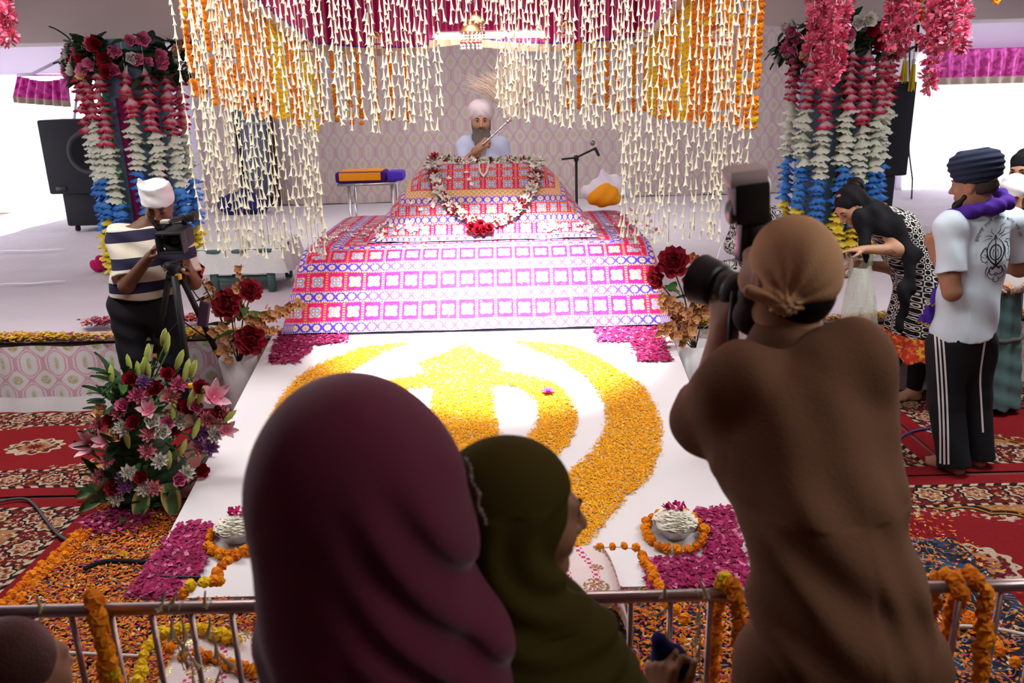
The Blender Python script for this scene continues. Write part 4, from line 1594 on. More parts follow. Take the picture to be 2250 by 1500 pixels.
# yellow tassels
m_yel = flat('yellow_thread', (0.72, 0.50, 0.015), 0.7)
for i, (px, py0, py1) in enumerate(((1957, 115, 188), (1990, 92, 180), (2007, 92, 198))):
    Y = 9.0
    a0, a1 = at(px, py0, Y), at(px, py1, Y)
    mid = a0.lerp(a1, 0.45)
    t = thing('yellow_tassel', '%s yellow tassel from the left hanging beside the right loudspeaker' % nth(i), 'tassel', a0, 'yellow tassels')
    MB().tube([(a0.x, Y, 3.1), mid], 0.006, 5).obj('cord', m_yel, t)
    MB().lathe([(0.012, 0.05), (0.022, 0.03), (0.022, 0.0), (0.012, -0.01)], mid, 10).obj('collar', flat('silver_cap', (0.6, 0.6, 0.62), 0.3, 0.9), t)
    b = MB()
    for q in range(26):
        an, rr = rg.uniform(0, 6.28), rg.uniform(0, 0.02)
        b.tube([mid + Vector((rr * math.cos(an), rr * math.sin(an), 0)), Vector((mid.x + 2.2 * rr * math.cos(an), Y + 2.2 * rr * math.sin(an), a1.z + rg.uniform(-.02, .03)))], 0.004, 4)
    tag(b.obj('fringe', m_yel, t), kind='stuff')

# ---------------------------------------------------------------- valances over the windows
m_mag = Mat('magenta_satin', (0.55, 0.02, 0.30), 0.4, spec=0.6)
m_mag.color(m_mag.mix(m_mag.noise(14, 3).step(0.42, 0.58), (0.42, 0.012, 0.20), (0.72, 0.10, 0.48)))
m_beige = cloth('beige_border', (0.40, 0.33, 0.26), 0.2, 30)


def wvalance(x0, x1, z0, z1, y, label, waves):
    t = thing('window_valance', label, 'valance', ((x0 + x1) / 2, y, z1))
    MB().grid(hang(x0, x1, z0, z1, y, waves, 0.05), 160, 6).obj('satin', m_mag, t)
    MB().grid(hang(x0, x1, z0 - 0.10, z0, y - 0.004, waves, 0.05), 160, 2).obj('border', m_beige, t)
    MB().tube([(x0, y + 0.03, z1), (x1, y + 0.03, z1)], 0.012).obj('rail', m_mag, t)


p0, p1 = at(2045, 110, 12.5), at(2030, 172, 12.5)
wvalance(p0.x, XW - 0.02, p1.z, p0.z, 12.58, 'pleated magenta satin valance over the right window', 11)
p0, p1 = at(30, 170, 11.6), at(150, 222, 11.6)
t = thing('window_valance', 'crumpled magenta valance hung on a cord at the left window', 'valance', at(90, 175, 11.6))
TL, TR, BL_, BR_ = at(38, 165, 11.6), at(146, 170, 11.6), at(28, 212, 11.6), at(152, 222, 11.6)
def vf(a_, c_):
    p = TL.lerp(TR, a_).lerp(BL_.lerp(BR_, a_), c_)
    return p + Vector((0, 0.05 * math.sin(a_ * 40), -0.06 * math.sin(a_ * 3.14) * (1 - c_)))
MB().grid(vf, 60, 6).obj('satin', m_mag, t)
MB().grid(lambda a_, c_: vf(a_, 1) + Vector((0, -0.005, -0.08 * c_)), 60, 1).obj('border', m_beige, t)
MB().tube([TL, (TL.x, YB, TL.z + .02)], 0.012).obj('tie', m_mag, t)
MB().tube([TR, (TR.x, YB, TR.z + .02)], 0.012).obj('tie', m_mag, t)
MB().tube([TL, at(70, 163, 11.6), at(165, 115, 11.6)], 0.02).obj('cord', cloth('cord_lilac', (0.45, 0.38, 0.5)), t)
MB().tube([at(165, 112, 11.8), at(172, 180, 11.8), at(163, 262, 11.8)], 0.02).obj('cord', cloth('cord_lilac', (0.45, 0.38, 0.5)), t)

# ---------------------------------------------------------------- loudspeakers
m_blk = cloth('speaker_black', (0.018, 0.018, 0.024), 0.2, 30, 0.55, bump=0.3, bs=200)
m_grey = flat('dark_grille', (0.045, 0.045, 0.055), 0.5)


def speaker_big():
    x0, x1, Y = at(85, 300, 10.4).x, at(232, 300, 10.4).x, 10.4
    zt = at(150, 262, Y).z
    t = thing('loudspeaker', 'big black loudspeaker with a round woofer standing before the left window', 'speaker', ((x0 + x1) / 2, Y + .3, STAGE_Z))
    cx = (x0 + x1) / 2
    w = x1 - x0
    autosmooth(MB().box((cx, Y + 0.3, (zt + 0.98) / 2 + 0.0), (w, 0.6, zt - 0.98), bev=0.03).obj('cabinet', m_blk, t))
    autosmooth(MB().box((cx + 0.04, Y + 0.32, 0.78), (w - 0.16, 0.52, 0.42), bev=0.03).obj('bass_box', m_blk, t))
    c = Vector((cx + 0.17, Y, (zt + 0.98) / 2 + 0.05))
    MB().lathe([(0.27, 0.0), (0.25, 0.03), (0.225, 0.02), (0.2, -0.02), (0.08, -0.07), (0.07, -0.03), (0.0, -0.02)], c, 32, axis=(0, -1, 0)).obj('woofer', m_grey, t)
    for q in range(7):
        MB().lathe([(0.03 + 0.032 * q, 0.012), (0.036 + 0.032 * q, 0.02), (0.042 + 0.032 * q, 0.012)], c, 32, axis=(0, -1, 0)).obj('grille_ring', m_blk, t)
    for sx in (-1, 1):
        MB().tube([(cx + 0.04 + sx * 0.25, Y + 0.12, 0.535), (cx + 0.08 + sx * 0.25, Y + 0.12, 0.535)], 0.035, 12).obj('caster', m_blk, t)
    MB().box((cx - 0.25, Y - 0.005, 1.05), (0.12, 0.02, 0.05)).obj('handle', m_grey, t)


speaker_big()
x0, x1, Y = at(1938, 300, 9.0).x, at(1972, 300, 9.0).x + 0.1, 9.0
t = thing('loudspeaker', 'tall narrow black loudspeaker half hidden behind the right pillar', 'speaker', ((x0 + x1) / 2, Y, STAGE_Z))
zt = at(1955, 180, Y).z
autosmooth(MB().box(((x0 + x1) / 2, Y + 0.2, (zt + 1.1) / 2), (x1 - x0 + 0.1, 0.4, zt - 1.1), bev=0.02).obj('cabinet', m_blk, t))
autosmooth(MB().box(((x0 + x1) / 2 - 0.05, Y + 0.2, 0.8), (x1 - x0 - 0.02, 0.36, 0.6), bev=0.02).obj('bass_box', m_blk, t))
MB().box((x1 + 0.07, Y + 0.2, 1.75), (0.03, 0.08, 0.28)).obj('bracket', m_grey, t)
tag(MB().tube([at(1999, 75, 12.5), at(1998, 190, 12.5), at(1996, 290, 12.5), at(1998, 340, 12.5), at(2005, 395, 12.45), gz(2003, 436, STAGE_Z + .012)], 0.012, 6).obj('cable', flat('black_cable', (0.02, 0.02, 0.022), 0.5)), 'thin black cable hanging down the lavender pier beside the right window', 'cable')

# ---------------------------------------------------------------- doorway in the backdrop, left
d0, d1 = at(520, 255, 12.66), at(618, 470, 12.66)
b = MB()
b.box(((d0.x + d1.x) / 2 - 0.02, 12.67, 1.3), (d1.x - d0.x + 0.06, 0.04, 1.6))
dr = struct('door_1', b, cloth('door_dark', (0.02, 0.016, 0.018), 0.2, 5))
b = MB().box((d0.x + 0.28, 12.63, 1.35), (0.46, 0.03, 1.42))
b.obj('door_panel', cloth('door_panel', (0.13, 0.15, 0.21), 0.1, 3), dr, False)
MB().box((d0.x + 0.28, 12.61, 1.72), (0.46, 0.03, 0.05)).obj('door_bar', flat('grey_bar', (0.3, 0.3, 0.33), 0.4), dr, False)
MB().box((d1.x - 0.03, 12.62, 1.3), (0.08, 0.05, 1.6)).obj('door_frame', cloth('door_brown', (0.06, 0.035, 0.03)), dr, False)
bl = blob('cloth_bundle', [ell((-3.95, 11.9, 0.62), (0.25, 0.2, 0.16), .05), ell((-3.65, 11.9, 0.6), (0.2, 0.18, 0.14), .05), ell((-3.8, 11.95, 0.72), (0.16, 0.14, 0.12), .05)], cloth('navy_cloth', (0.02, 0.022, 0.12), 0.3, 8), None, 0.02, lambda P: 0.012 * np.sin(P[:, 0] * 30 + P[:, 2] * 22))
tag(bl, 'dark blue cloth bundle lying on the stage before the doorway', 'bundle')

# ---------------------------------------------------------------- low table under a white cloth, teal stool legs
TX0, TX1, TY0, TY1, TZ = -2.60, -1.92, 6.75, 7.4, 0.87
t = thing('low_table', 'low table under a white patterned cloth left of the embroidered bed', 'table', ((TX0 + TX1) / 2, 7.0, STAGE_Z))
m_tc = cloth('table_cloth', (0.70, 0.72, 0.70), 0.10, 45, 0.9, bump=0.4, bs=120)
def tcl(a_, c_):
    # a square cloth falling over the edges
    sx, sy = (a_ * 2 - 1) * 1.55, (c_ * 2 - 1) * 1.35
    ex, ey = max(0, abs(sx) - 1), max(0, abs(sy) - 1)
    x = (TX0 + TX1) / 2 + math.copysign(min(abs(sx), 1) * (TX1 - TX0) / 2 + 0.10 * ex, sx)
    y = (TY0 + TY1) / 2 + math.copysign(min(abs(sy), 1) * (TY1 - TY0) / 2 + 0.03 * ey, sy)
    dz = max(ex * 0.42, ey * 0.62)
    return Vector((x + 0.012 * math.sin(y * 30) * (ex > 0), y + 0.012 * math.sin(x * 30) * (ey > 0), TZ + 0.012 - dz))
MB().grid(tcl, 44, 44).obj('tablecloth', m_tc, t)
m_teal = cloth('teal_paint', (0.09, 0.17, 0.15), 0.15, 6)
MB().box(((TX0 + TX1) / 2, 7.07, TZ - 0.015), (TX1 - TX0, TY1 - TY0, 0.03)).obj('tabletop', m_teal, t)
for sx in (0, 1):
    for sy in (0, 1):
        MB().box((TX0 + 0.10 + sx * (TX1 - TX0 - 0.20), TY0 + 0.05 + sy * (TY1 - TY0 - 0.1), (TZ + STAGE_Z) / 2 - 0.01), (0.055, 0.055, TZ - STAGE_Z - 0.02)).obj('leg', m_teal, t)
MB().box(((TX0 + TX1) / 2, TY0 + 0.06, STAGE_Z + 0.11), (TX1 - TX0 - 0.2, 0.04, 0.05)).obj('rail', m_teal, t)
# ---------------------------------------------------------------- steel side table with the folded saffron cloth
Y = 7.75
c0, c1 = at(742, 403, Y), at(868, 403, Y)
zt = c0.z
t = thing('side_table', 'slim steel side table left of the lectern', 'table', ((c0.x + c1.x) / 2, Y, STAGE_Z))
m_steel = flat('polished_steel', (0.62, 0.62, 0.64), 0.28, 0.9)
MB().box(((c0.x + c1.x) / 2, Y + 0.14, zt - 0.012), (c1.x - c0.x, 0.34, 0.024)).obj('tabletop', m_steel, t)
for x in (c0.x + 0.10, c1.x - 0.03):
    for y in (Y + 0.0, Y + 0.28):
        MB().tube([(x, y, STAGE_Z + 0.002), (x, y, zt - 0.02)], 0.016, 8).obj('leg', m_steel, t)
for z in (STAGE_Z + 0.33, STAGE_Z + 0.45):
    MB().tube([(c0.x + 0.10, Y, z), (c1.x - 0.03, Y, z)], 0.012, 8).obj('rail', m_steel, t)
f0, f1 = at(737, 400, Y - 0.02), at(847, 400, Y - 0.02)
zf = at(790, 367, Y + 0.3).z
t = thing('folded_cloth', 'folded saffron cloth with a purple border on the steel side table', 'cloth', ((f0.x + f1.x) / 2, Y + .1, zt))
def fold(inset, z0, h):
    return MB().box(((f0.x + f1.x) / 2, Y + 0.13, z0 + h / 2), (f1.x - f0.x - 2 * inset, 0.33 - 2 * inset, h), bev=0.03)
fold(0, zt + 0.002, 0.10).obj('border', cloth('purple_border', (0.06, 0.012, 0.16), 0.2, 10), t)
sa = cloth('saffron_cloth', (0.82, 0.33, 0.015), 0.08, 10)
MB().box(((f0.x + f1.x) / 2, Y + 0.13, zt + 0.095), (f1.x - f0.x - 0.07, 0.27, 0.03), bev=0.012).obj('saffron_top', sa, t)
MB().box(((f0.x + f1.x) / 2, Y - 0.036, zt + 0.060), (f1.x - f0.x - 0.08, 0.008, 0.072), bev=0.003).obj('saffron_front', sa, t)
MB().box((f1.x + 0.08, Y + 0.14, zt + 0.05), (0.16, 0.26, 0.09), bev=0.03).obj('folded_rumala', m_rum := rumala('cloth_small', 0.5, 0.2, 0.08, 0.1))
tag(bpy.data.objects['folded_rumala'], 'small folded embroidered cloth beside the saffron cloth', 'cloth')

# ---------------------------------------------------------------- microphone on its stand
m_mic = flat('mic_black', (0.015, 0.015, 0.017), 0.4)
Y = 7.7
t = thing('microphone_stand', 'black boom microphone stand right of the lectern', 'stand', (at(1268, 390, Y).x, Y, STAGE_Z))
px_ = at(1268, 390, Y).x
hub = at(1266, 346, Y)
MB().tube([(px_, Y, STAGE_Z + 0.02), (hub.x, Y, hub.z - 0.02)], 0.013, 8).obj('pole', m_mic, t)
MB().lathe([(0.13, 0.0), (0.13, 0.015), (0.03, 0.03), (0.0, 0.03)], (px_, Y, STAGE_Z + 0.002), 20).obj('base', m_mic, t)
MB().lathe([(0.0, -.03), (0.022, -0.03), (0.026, 0.0), (0.018, 0.02), (0, .02)], hub, 12).obj('clutch', m_mic, t)
MB().tube([at(1234, 350, Y), hub, at(1306, 327, Y - 0.06)], 0.010, 8).obj('boom', m_mic, t)
m = thing('microphone', 'black microphone with a grey mesh head on the boom stand', 'microphone', at(1308, 325, Y - 0.06))
h0, h1 = at(1316, 342, Y - 0.1), at(1302, 314, Y - 0.02)
d_ = (h1 - h0).normalized()
MB().tube([h0, h0.lerp(h1, 0.6)], [0.012, 0.017], 10).obj('handle', m_mic, m)
MB().ell(h1, 0.028, 12).obj('mesh_head', flat('mic_mesh', (0.30, 0.30, 0.31), 0.35, 0.7), m)

# ---------------------------------------------------------------- white bag with the saffron bundle
c = Vector((at(1332, 430, 7.15).x, 7.22, 1.1))
t = thing('cloth_bag', 'white plastic bag sagging open behind the bed at right', 'bag', c)
blob('bag', [ell(c + Vector((0, 0.1, 0.10)), (0.21, 0.13, 0.10), .05), ell(c + Vector((0.06, 0.1, 0.17)), (0.15, 0.1, 0.08), .05), cone(c + Vector((0.0, 0.1, 0.2)), c + Vector((-0.01, 0.1, 0.30)), 0.06, 0.01, .06), ell(c + Vector((0.15, .1, 0.12)), (0.1, .08, .07), .05)], cloth('bag_white', (0.72, 0.70, 0.80), 0.06, 12, 0.4), t, 0.012, lambda P: 0.008 * np.sin(P[:, 0] * 55 + P[:, 2] * 30))
o = blob('saffron_bundle', [ell(c + Vector((-0.02, -0.06, 0.07)), (0.15, 0.10, 0.08), .04), ell(c + Vector((0.0, -0.05, 0.12)), (0.09, 0.08, 0.07), .05)], sa, None, 0.01, lambda P: 0.006 * np.sin(P[:, 0] * 50 - P[:, 2] * 44))
tag(o, 'crumpled orange cloth bundle in front of the white bag', 'cloth')
# bundle of pink cloth on the stage behind the cameraman
c = gz(215, 598, STAGE_Z)
t = blob('cloth_bundle', [ell(c + Vector((0, 0.05, 0.06)), (0.09, 0.07, 0.065), .03), ell(c + Vector((0.03, 0.05, 0.11)), (0.05, 0.05, 0.05), .03)], cloth('hot_pink', (0.50, 0.012, 0.12), 0.2, 14), None, 0.01, lambda P: 0.006 * np.sin(P[:, 0] * 70 + P[:, 2] * 40))
tag(t, 'small hot pink cloth bundle on the stage behind the cameraman', 'bundle')
# ---------------------------------------------------------------- peony vases beside the bed
m_vase = flat('vase_white', (0.82, 0.82, 0.84), 0.35)
m_peony = Mat('peony_red', (0.34, 0.012, 0.03), 0.6)
m_peony.color(m_peony.mix(m_peony.noise(25, 2), (0.20, 0.006, 0.016), (0.42, 0.02, 0.045)))
m_stam = flat('stamen_yellow', (0.75, 0.55, 0.12), 0.7)
ME_PEONY = blossom_mesh('peony', [m_peony, m_stam], 4, 7, 0.085, 0.075, 0.35, (0.05, 1.15), heart=0.16, nu=4, nv=3, seed=4)
m_tan = cloth('dried_petal', (0.66, 0.36, 0.17), 0.2, 30, 0.8, bump=0)
ME_DRY = blossom_mesh('dried_flower', m_tan, 1, 4, 0.036, 0.036, 0.3, (0.25, 0.25), seed=6)
ME_DRY1 = MB().petal((0, 0, 0), (1, 0, 0.1), (0, 0, 1), 0.042, 0.034, 0.25, 0.2, 2, 3, 0.0).mesh('dried_petal', m_tan)
ME_LEAF2 = MB().petal((0, 0, 0), (1, 0, 0.1), (0, 0, 1), 0.11, 0.05, 0.15, -0.2, 2, 4, point=True).mesh('leaf', m_green)
m_stem = cloth('stem_brown', (0.10, 0.07, 0.03), 0.2, 20, bump=0)


def vase(cx, cy, zt, label, peonies, sprays, leaves, r=0.12):
    v = thing('flower_vase', 'tall white ribbed vase %s' % label[0], 'vase', (cx, cy, 0))
    b = MB()
    n = 36
    pr = [(r * .62, 0.0), (r * .66, 0.02), (r * .80, zt * 0.5), (r, zt), (r * 0.93, zt), (r * 0.75, zt * 0.5), (0.02, 0.03)]
    b.lathe(pr, (cx, cy, 0.002), n)
    for i in range(len(b.v)):
        x, y, z = b.v[i]
        k = 1 + (0.025 if (i % n) % 2 else 0)
        b.v[i] = (cx + (x - cx) * k, cy + (y - cy) * k, z)
    b.obj('body', m_vase, v)
    f = thing('flower_arrangement', label[1], 'flowers', (cx, cy, zt))
    root = Vector((cx, cy, zt - 0.05))
    for px, py, dy, sc, nrm in peonies:
        c = at(px, py, cy + dy)
        link('peony', ME_PEONY, f, c, face_rot(nrm, px), sc)
        MB().tube([root, root.lerp(c, 0.5) + Vector((0, 0, 0.06)), c + Vector((0, 0.02, -0.03))], 0.005, 5).obj('stem', m_stem, f)
    for pts, dy, n in sprays:
        P3 = [root] + [at(*p, cy + dy) for p in pts]
        s_ = MB().tube(P3, [0.005] + [0.0025] * len(pts), 5).obj('dried_spray', m_stem, f)
        a_, b_ = P3[1], P3[-1]
        n = int(n * 1.6)
        for i in range(n):
            k = i / max(1, n - 1)
            seg = k * (len(pts) - 1)
            j = min(int(seg), len(pts) - 2)
            p = P3[1 + j].lerp(P3[2 + j], seg - j)
            q = p + Vector((rg.gauss(0, 0.022), rg.gauss(0, 0.02), rg.gauss(0, 0.018))) * (1.25 - 0.7 * k)
            if rg.random() < 0.6:
                link('dried_flower', ME_DRY, s_, q, face_rot((rg.uniform(-.7, .7), -1, rg.uniform(-.3, .8)), rg.uniform(0, 6)), rg.uniform(0.95, 1.45) * (1.15 - 0.5 * k))
            else:
                link('dried_petal', ME_DRY1, s_, q, (rg.uniform(-1.5, 0), rg.uniform(-1, 1), rg.uniform(0, 6.28)), rg.uniform(0.8, 1.1) * (1.15 - 0.5 * k))
    for px, py, dy, an in leaves:
        link('leaf', ME_LEAF2, f, at(px, py, cy + dy), (rg.uniform(0.4, 1.3), rg.uniform(-.4, .4), an), rg.uniform(0.9, 1.3))
    return v


vase(at(527, 820, 5.14).x, 5.14, 0.44, ('left of the bed behind the tripod leg', 'red peonies and dried tan sprays in the left white vase'),
     [(440, 610, -.05, 1.0, (-.6, -.5, .5)), (548, 640, 0.0, 0.95, (.4, -.7, .4)), (503, 668, -.10, 1.15, (-.1, -1, .3)), (552, 745, -.16, 1.2, (.2, -1, .15))],
     [([(510, 700), (520, 640), (531, 580)], 0, 12), ([(480, 690), (468, 640), (462, 612)], 0, 9), ([(560, 705), (600, 690), (662, 668)], -.05, 20), ([(500, 740), (486, 735), (470, 725)], -.1, 12), ([(560, 730), (585, 725), (610, 722)], -.1, 7), ([(510, 760), (500, 775), (505, 790)], -.14, 6), ([(515, 700), (540, 660), (548, 625)], .05, 8)],
     [(520, 690, -.08, 1), (535, 700, -.1, 2), (500, 715, -.1, 3.2), (545, 690, -.06, 0.4), (470, 655, 0, 3), (560, 700, 0, .3), (515, 730, -.12, 4), (530, 720, -.12, 5)])
vase(at(1512, 800, 5.14).x + 0.04, 5.14, 0.455, ('right of the bed beside the photographer', 'red peonies and pale tan sprays in the right white vase'),
     [(1480, 578, 0, 1.25, (-.2, -1, .4)), (1524, 612, -.1, 1.05, (.2, -1, .2)), (1448, 608, -.02, 0.95, (-.8, -.6, 0)), (1530, 585, .05, .8, (.6, -.5, .5))],
     [([(1478, 690), (1465, 665), (1448, 648)], -.05, 14), ([(1500, 700), (1490, 672), (1475, 662)], -.12, 14), ([(1525, 690), (1535, 660), (1545, 620)], -.02, 14), ([(1480, 725), (1462, 720), (1448, 728)], -.1, 10), ([(1505, 735), (1510, 715), (1520, 700)], -.16, 12), ([(1545, 690), (1550, 665), (1556, 640)], -.05, 10), ([(1490, 735), (1496, 748), (1500, 756)], -.16, 6), ([(1530, 560), (1538, 590), (1548, 600)], .05, 6)],
     [(1470, 640, -.06, 1), (1500, 655, -.05, 2), (1520, 650, 0, 3.2), (1460, 632, -.06, 0.4), (1515, 745, -.1, 3)])
# silver stems that stand up behind the right vase
b = MB()
c = Vector((at(1512, 800, 5.14).x + .02, 5.16, 0.42))
for px, py in ((1512, 545), (1540, 560), (1560, 575), (1590, 520), (1580, 545), (1600, 690), (1570, 700)):
    b.tube([c, c.lerp(at(px, py, 5.2), 0.5) + Vector((0, 0, .03)), at(px, py, 5.2)], 0.0018, 4)
tag(b.obj('silver_stems', flat('silver_wire', (0.7, 0.68, 0.66), 0.3, 0.8)), 'thin silver decorative stems rising out of the right white vase', 'stems')

# ---------------------------------------------------------------- the big bouquet on the floor, left
m_lily = Mat('lily_pink', (0.78, 0.34, 0.46), 0.5)
_x, _y, _z = m_lily.xyz()
m_lily.color(m_lily.mix((_x * _x + _y * _y).sqrt().step(0.01, 0.075), (0.62, 0.10, 0.22), (0.86, 0.62, 0.68)))
ME_LILY = blossom_mesh('lily', [m_lily, m_stam], 1, 6, 0.105, 0.05, 0.25, (0.55, 0.55), heart=0.05, nu=2, nv=5, seed=2, point=True)
m_bud = Mat('lily_bud', (0.36, 0.46, 0.10), 0.5)
ME_BUD = MB().lathe([(0.003, -0.05), (0.011, -0.035), (0.016, 0.0), (0.012, 0.035), (0.002, 0.056)], n=8).mesh('lily_bud', m_bud)
m_vari = Mat('variegated_leaf', (0.1, 0.2, 0.06), 0.45)
_x, _y, _z = m_vari.xyz()
m_vari.color(m_vari.mix(_y.abs().step(0.022, 0.034), m_vari.mix(m_vari.noise(60, 2), (0.07, 0.17, 0.06), (0.14, 0.25, 0.10)), (0.60, 0.58, 0.22)))


V3_ = Vector
def bouquet(c, items, buds, base_leaves, label, nl=150, R=0.36, H=0.86, sd=3):
    rr = random.Random(sd)
    f = thing('flower_bouquet', label, 'bouquet', c)
    MB().lathe([(0.10, 0.0), (0.15, 0.06), (0.16, 0.14), (0.0, 0.16)], c + Vector((0, 0, .003)), 16).obj('basket', m_dgreen, f)
    core = MB()
    for i in range(10):
        z = 0.1 + 0.062 * i
        core.ell(c + Vector((0, 0.02, z)), (R * 0.62 * (1 - z / H) + 0.03, R * 0.55 * (1 - z / H) + .03, 0.07), 8)
    core.obj('foliage_core', m_dgreen, f)
    for i in range(nl):
        z = rr.uniform(0.02, H * 0.9)
        an = rr.uniform(0, 6.28)
        r = (R * (1 - z / H * 0.85)) * rr.uniform(0.55, 1.0)
        p = c + Vector((math.cos(an) * r, math.sin(an) * r, z))
        link('leaf', ME_LEAF2 if rr.random() < 0.5 else ME_DLEAF, f, p, (rr.uniform(-.5, .5), rr.uniform(-1.0, 0.3), an + rr.uniform(-.6, .6)), rr.uniform(0.6, 1.1))
    for px, py, kind in items:
        p0 = at(px, py, c.y)
        z = p0.z
        rad = max(0.08, R * (1.05 - max(0, z) / H * 0.8))
        dx = p0.x - c.x
        dy = -math.sqrt(max(0.01, rad * rad - dx * dx)) * 0.8
        p = at(px, py, c.y + dy)
        n = (p - (c + Vector((0, 0.1, z * 0.6)))).normalized() + Vector((0, -0.5, 0.25))
        t_, cl = kind.split('_')
        me = {'rose': ME_ROSE, 'carn': ME_CARN}.get(t_)
        if t_ == 'lily':
            link('lily', ME_LILY, f, p, face_rot(n, rr.uniform(0, 6)), 1.05 if cl == 'big' else 0.72)
        else:
            link('rose' if t_ == 'rose' else 'carnation', me[cl], f, p, face_rot(n, rr.uniform(0, 6)), rr.uniform(1.05, 1.3))
    for px, py in buds:
        p0 = at(px, py, c.y - 0.05)
        p = at(px, py, c.y - 0.05 - 0.16 * max(0, 1 - p0.z / H))
        b_ = link('lily_bud', ME_BUD, f, p, (rr.uniform(-.35, .25), (p.x - c.x) * 1.2 + rr.uniform(-.2, .2), 0), rr.uniform(0.85, 1.15))
        MB().tube([p + Vector((0, 0, -.04)), p.lerp(c + Vector((0, 0, 0.4)), 0.35)], 0.004, 4).obj('stem', m_green, f)
    for (xa, ya), (xb, yb), w in base_leaves:
        B = gz(xb, yb, 0.03)
        A = at(xa, ya, max(B.y, c.y - 0.30) + 0.04)
        d = B - A
        me = MB().petal((0, 0, 0), (1, 0, 0), (0, 0, 1), d.length * 1.05, w, 0.12, 0.06, 4, 8, 0.15, point=True).mesh('broad_leaf', m_vari)
        ex = d.normalized(); ez = V3_((0, -1, .45)); ez = (ez - ex * ez.dot(ex)).normalized(); ey = ez.cross(ex)
        link('broad_leaf', me, f, A, Matrix((ex, ey, ez)).transposed().to_euler())
    return f


def crop(L): return [(150 + x / 3.488, 720 + y / 3.488, *k) for x, y, *k in L]


items = crop([(480, 410, 'rose_red'), (665, 485, 'rose_red'), (757, 368, 'rose_red'), (785, 530, 'carn_salmon'), (535, 525, 'carn_pink'), (425, 605, 'rose_pink'), (390, 655, 'carn_salmon'), (615, 640, 'lily_small'), (850, 605, 'rose_red'), (900, 622, 'rose_red'), (965, 610, 'rose_pink'), (1105, 540, 'lily_big'), (1140, 660, 'rose_red'), (1180, 672, 'carn_salmon'), (330, 720, 'rose_red'), (240, 755, 'carn_salmon'), (425, 770, 'carn_white'), (510, 735, 'rose_red'), (650, 722, 'rose_white'), (755, 740, 'rose_pink'), (850, 715, 'carn_white'), (1055, 705, 'carn_salmon'), (620, 812, 'carn_salmon'), (722, 806, 'rose_white'), (800, 790, 'rose_red'), (370, 835, 'rose_peach'), (975, 835, 'carn_lilac'), (1025, 810, 'carn_lilac'), (1115, 822, 'carn_white'), (1195, 790, 'lily_small'), (310, 1010, 'carn_salmon'), (295, 870, 'lily_small'), (610, 945, 'carn_salmon'), (1000, 930, 'carn_salmon'), (1080, 920, 'carn_lilac'), (470, 1110, 'carn_white'), (565, 1150, 'rose_red'), (905, 1110, 'carn_white'), (850, 1165, 'rose_pink'), (1015, 1100, 'rose_red'), (440, 1215, 'carn_lilac'), (430, 1150, 'carn_lilac'), (585, 1225, 'carn_white'), (660, 1225, 'carn_salmon'), (375, 1295, 'carn_white'), (365, 1225, 'rose_red'), (270, 650, 'rose_peach'), (580, 420, 'carn_lilac'), (840, 440, 'carn_pink'), (1000, 470, 'rose_red'), (200, 900, 'lily_big'), (245, 1140, 'carn_salmon'), (700, 1020, 'carn_white')])
buds = crop([(730, 75), (755, 120), (605, 205), (465, 275), (540, 340), (580, 290), (615, 330), (850, 250), (905, 330), (955, 320), (330, 370), (805, 460), (630, 500), (810, 620), (945, 540), (1015, 520), (980, 775), (450, 850), (1235, 680), (770, 1015), (880, 920)])
bl_ = [((245, 1050), (172, 1092), 0.08), ((262, 1052), (183, 1120), 0.09), ((318, 1075), (305, 1138), 0.10), ((372, 1060), (386, 1132), 0.11)]
bc = gz(345, 1085, 0.0); bc.y = 3.93; bc.z = 0.012
bouquet(bc, items, buds, bl_, 'large mixed bouquet of roses, lilies and carnations on the floor left of the board')
it2 = [(1585, 1000, 'carn_salmon'), (1592, 985, 'rose_pink'), (1600, 1030, 'carn_white'), (1650, 950, 'rose_red'), (1700, 980, 'carn_pink'), (1640, 900, 'carn_white'), (1730, 920, 'rose_pink'), (1680, 860, 'lily_small'), (1625, 1060, 'carn_white'), (1670, 1040, 'rose_red'), (1720, 1050, 'carn_salmon'), (1760, 1000, 'carn_white'), (1770, 940, 'rose_pink'), (1690, 920, 'rose_white'), (1740, 870, 'carn_lilac'), (1650, 1000, 'carn_lilac'), (1700, 1090, 'rose_peach'), (1640, 870, 'carn_salmon')]
b2 = Vector((1.47, 3.98, 0.012))
bouquet(b2, it2, [(1650, 850), (1690, 830), (1720, 870)], [((1600, 1020), (1578, 1040), 0.06), ((1612, 1040), (1590, 1075), 0.06)], 'mixed bouquet on the floor right of the board, mostly behind the photographer', 420, sd=8)

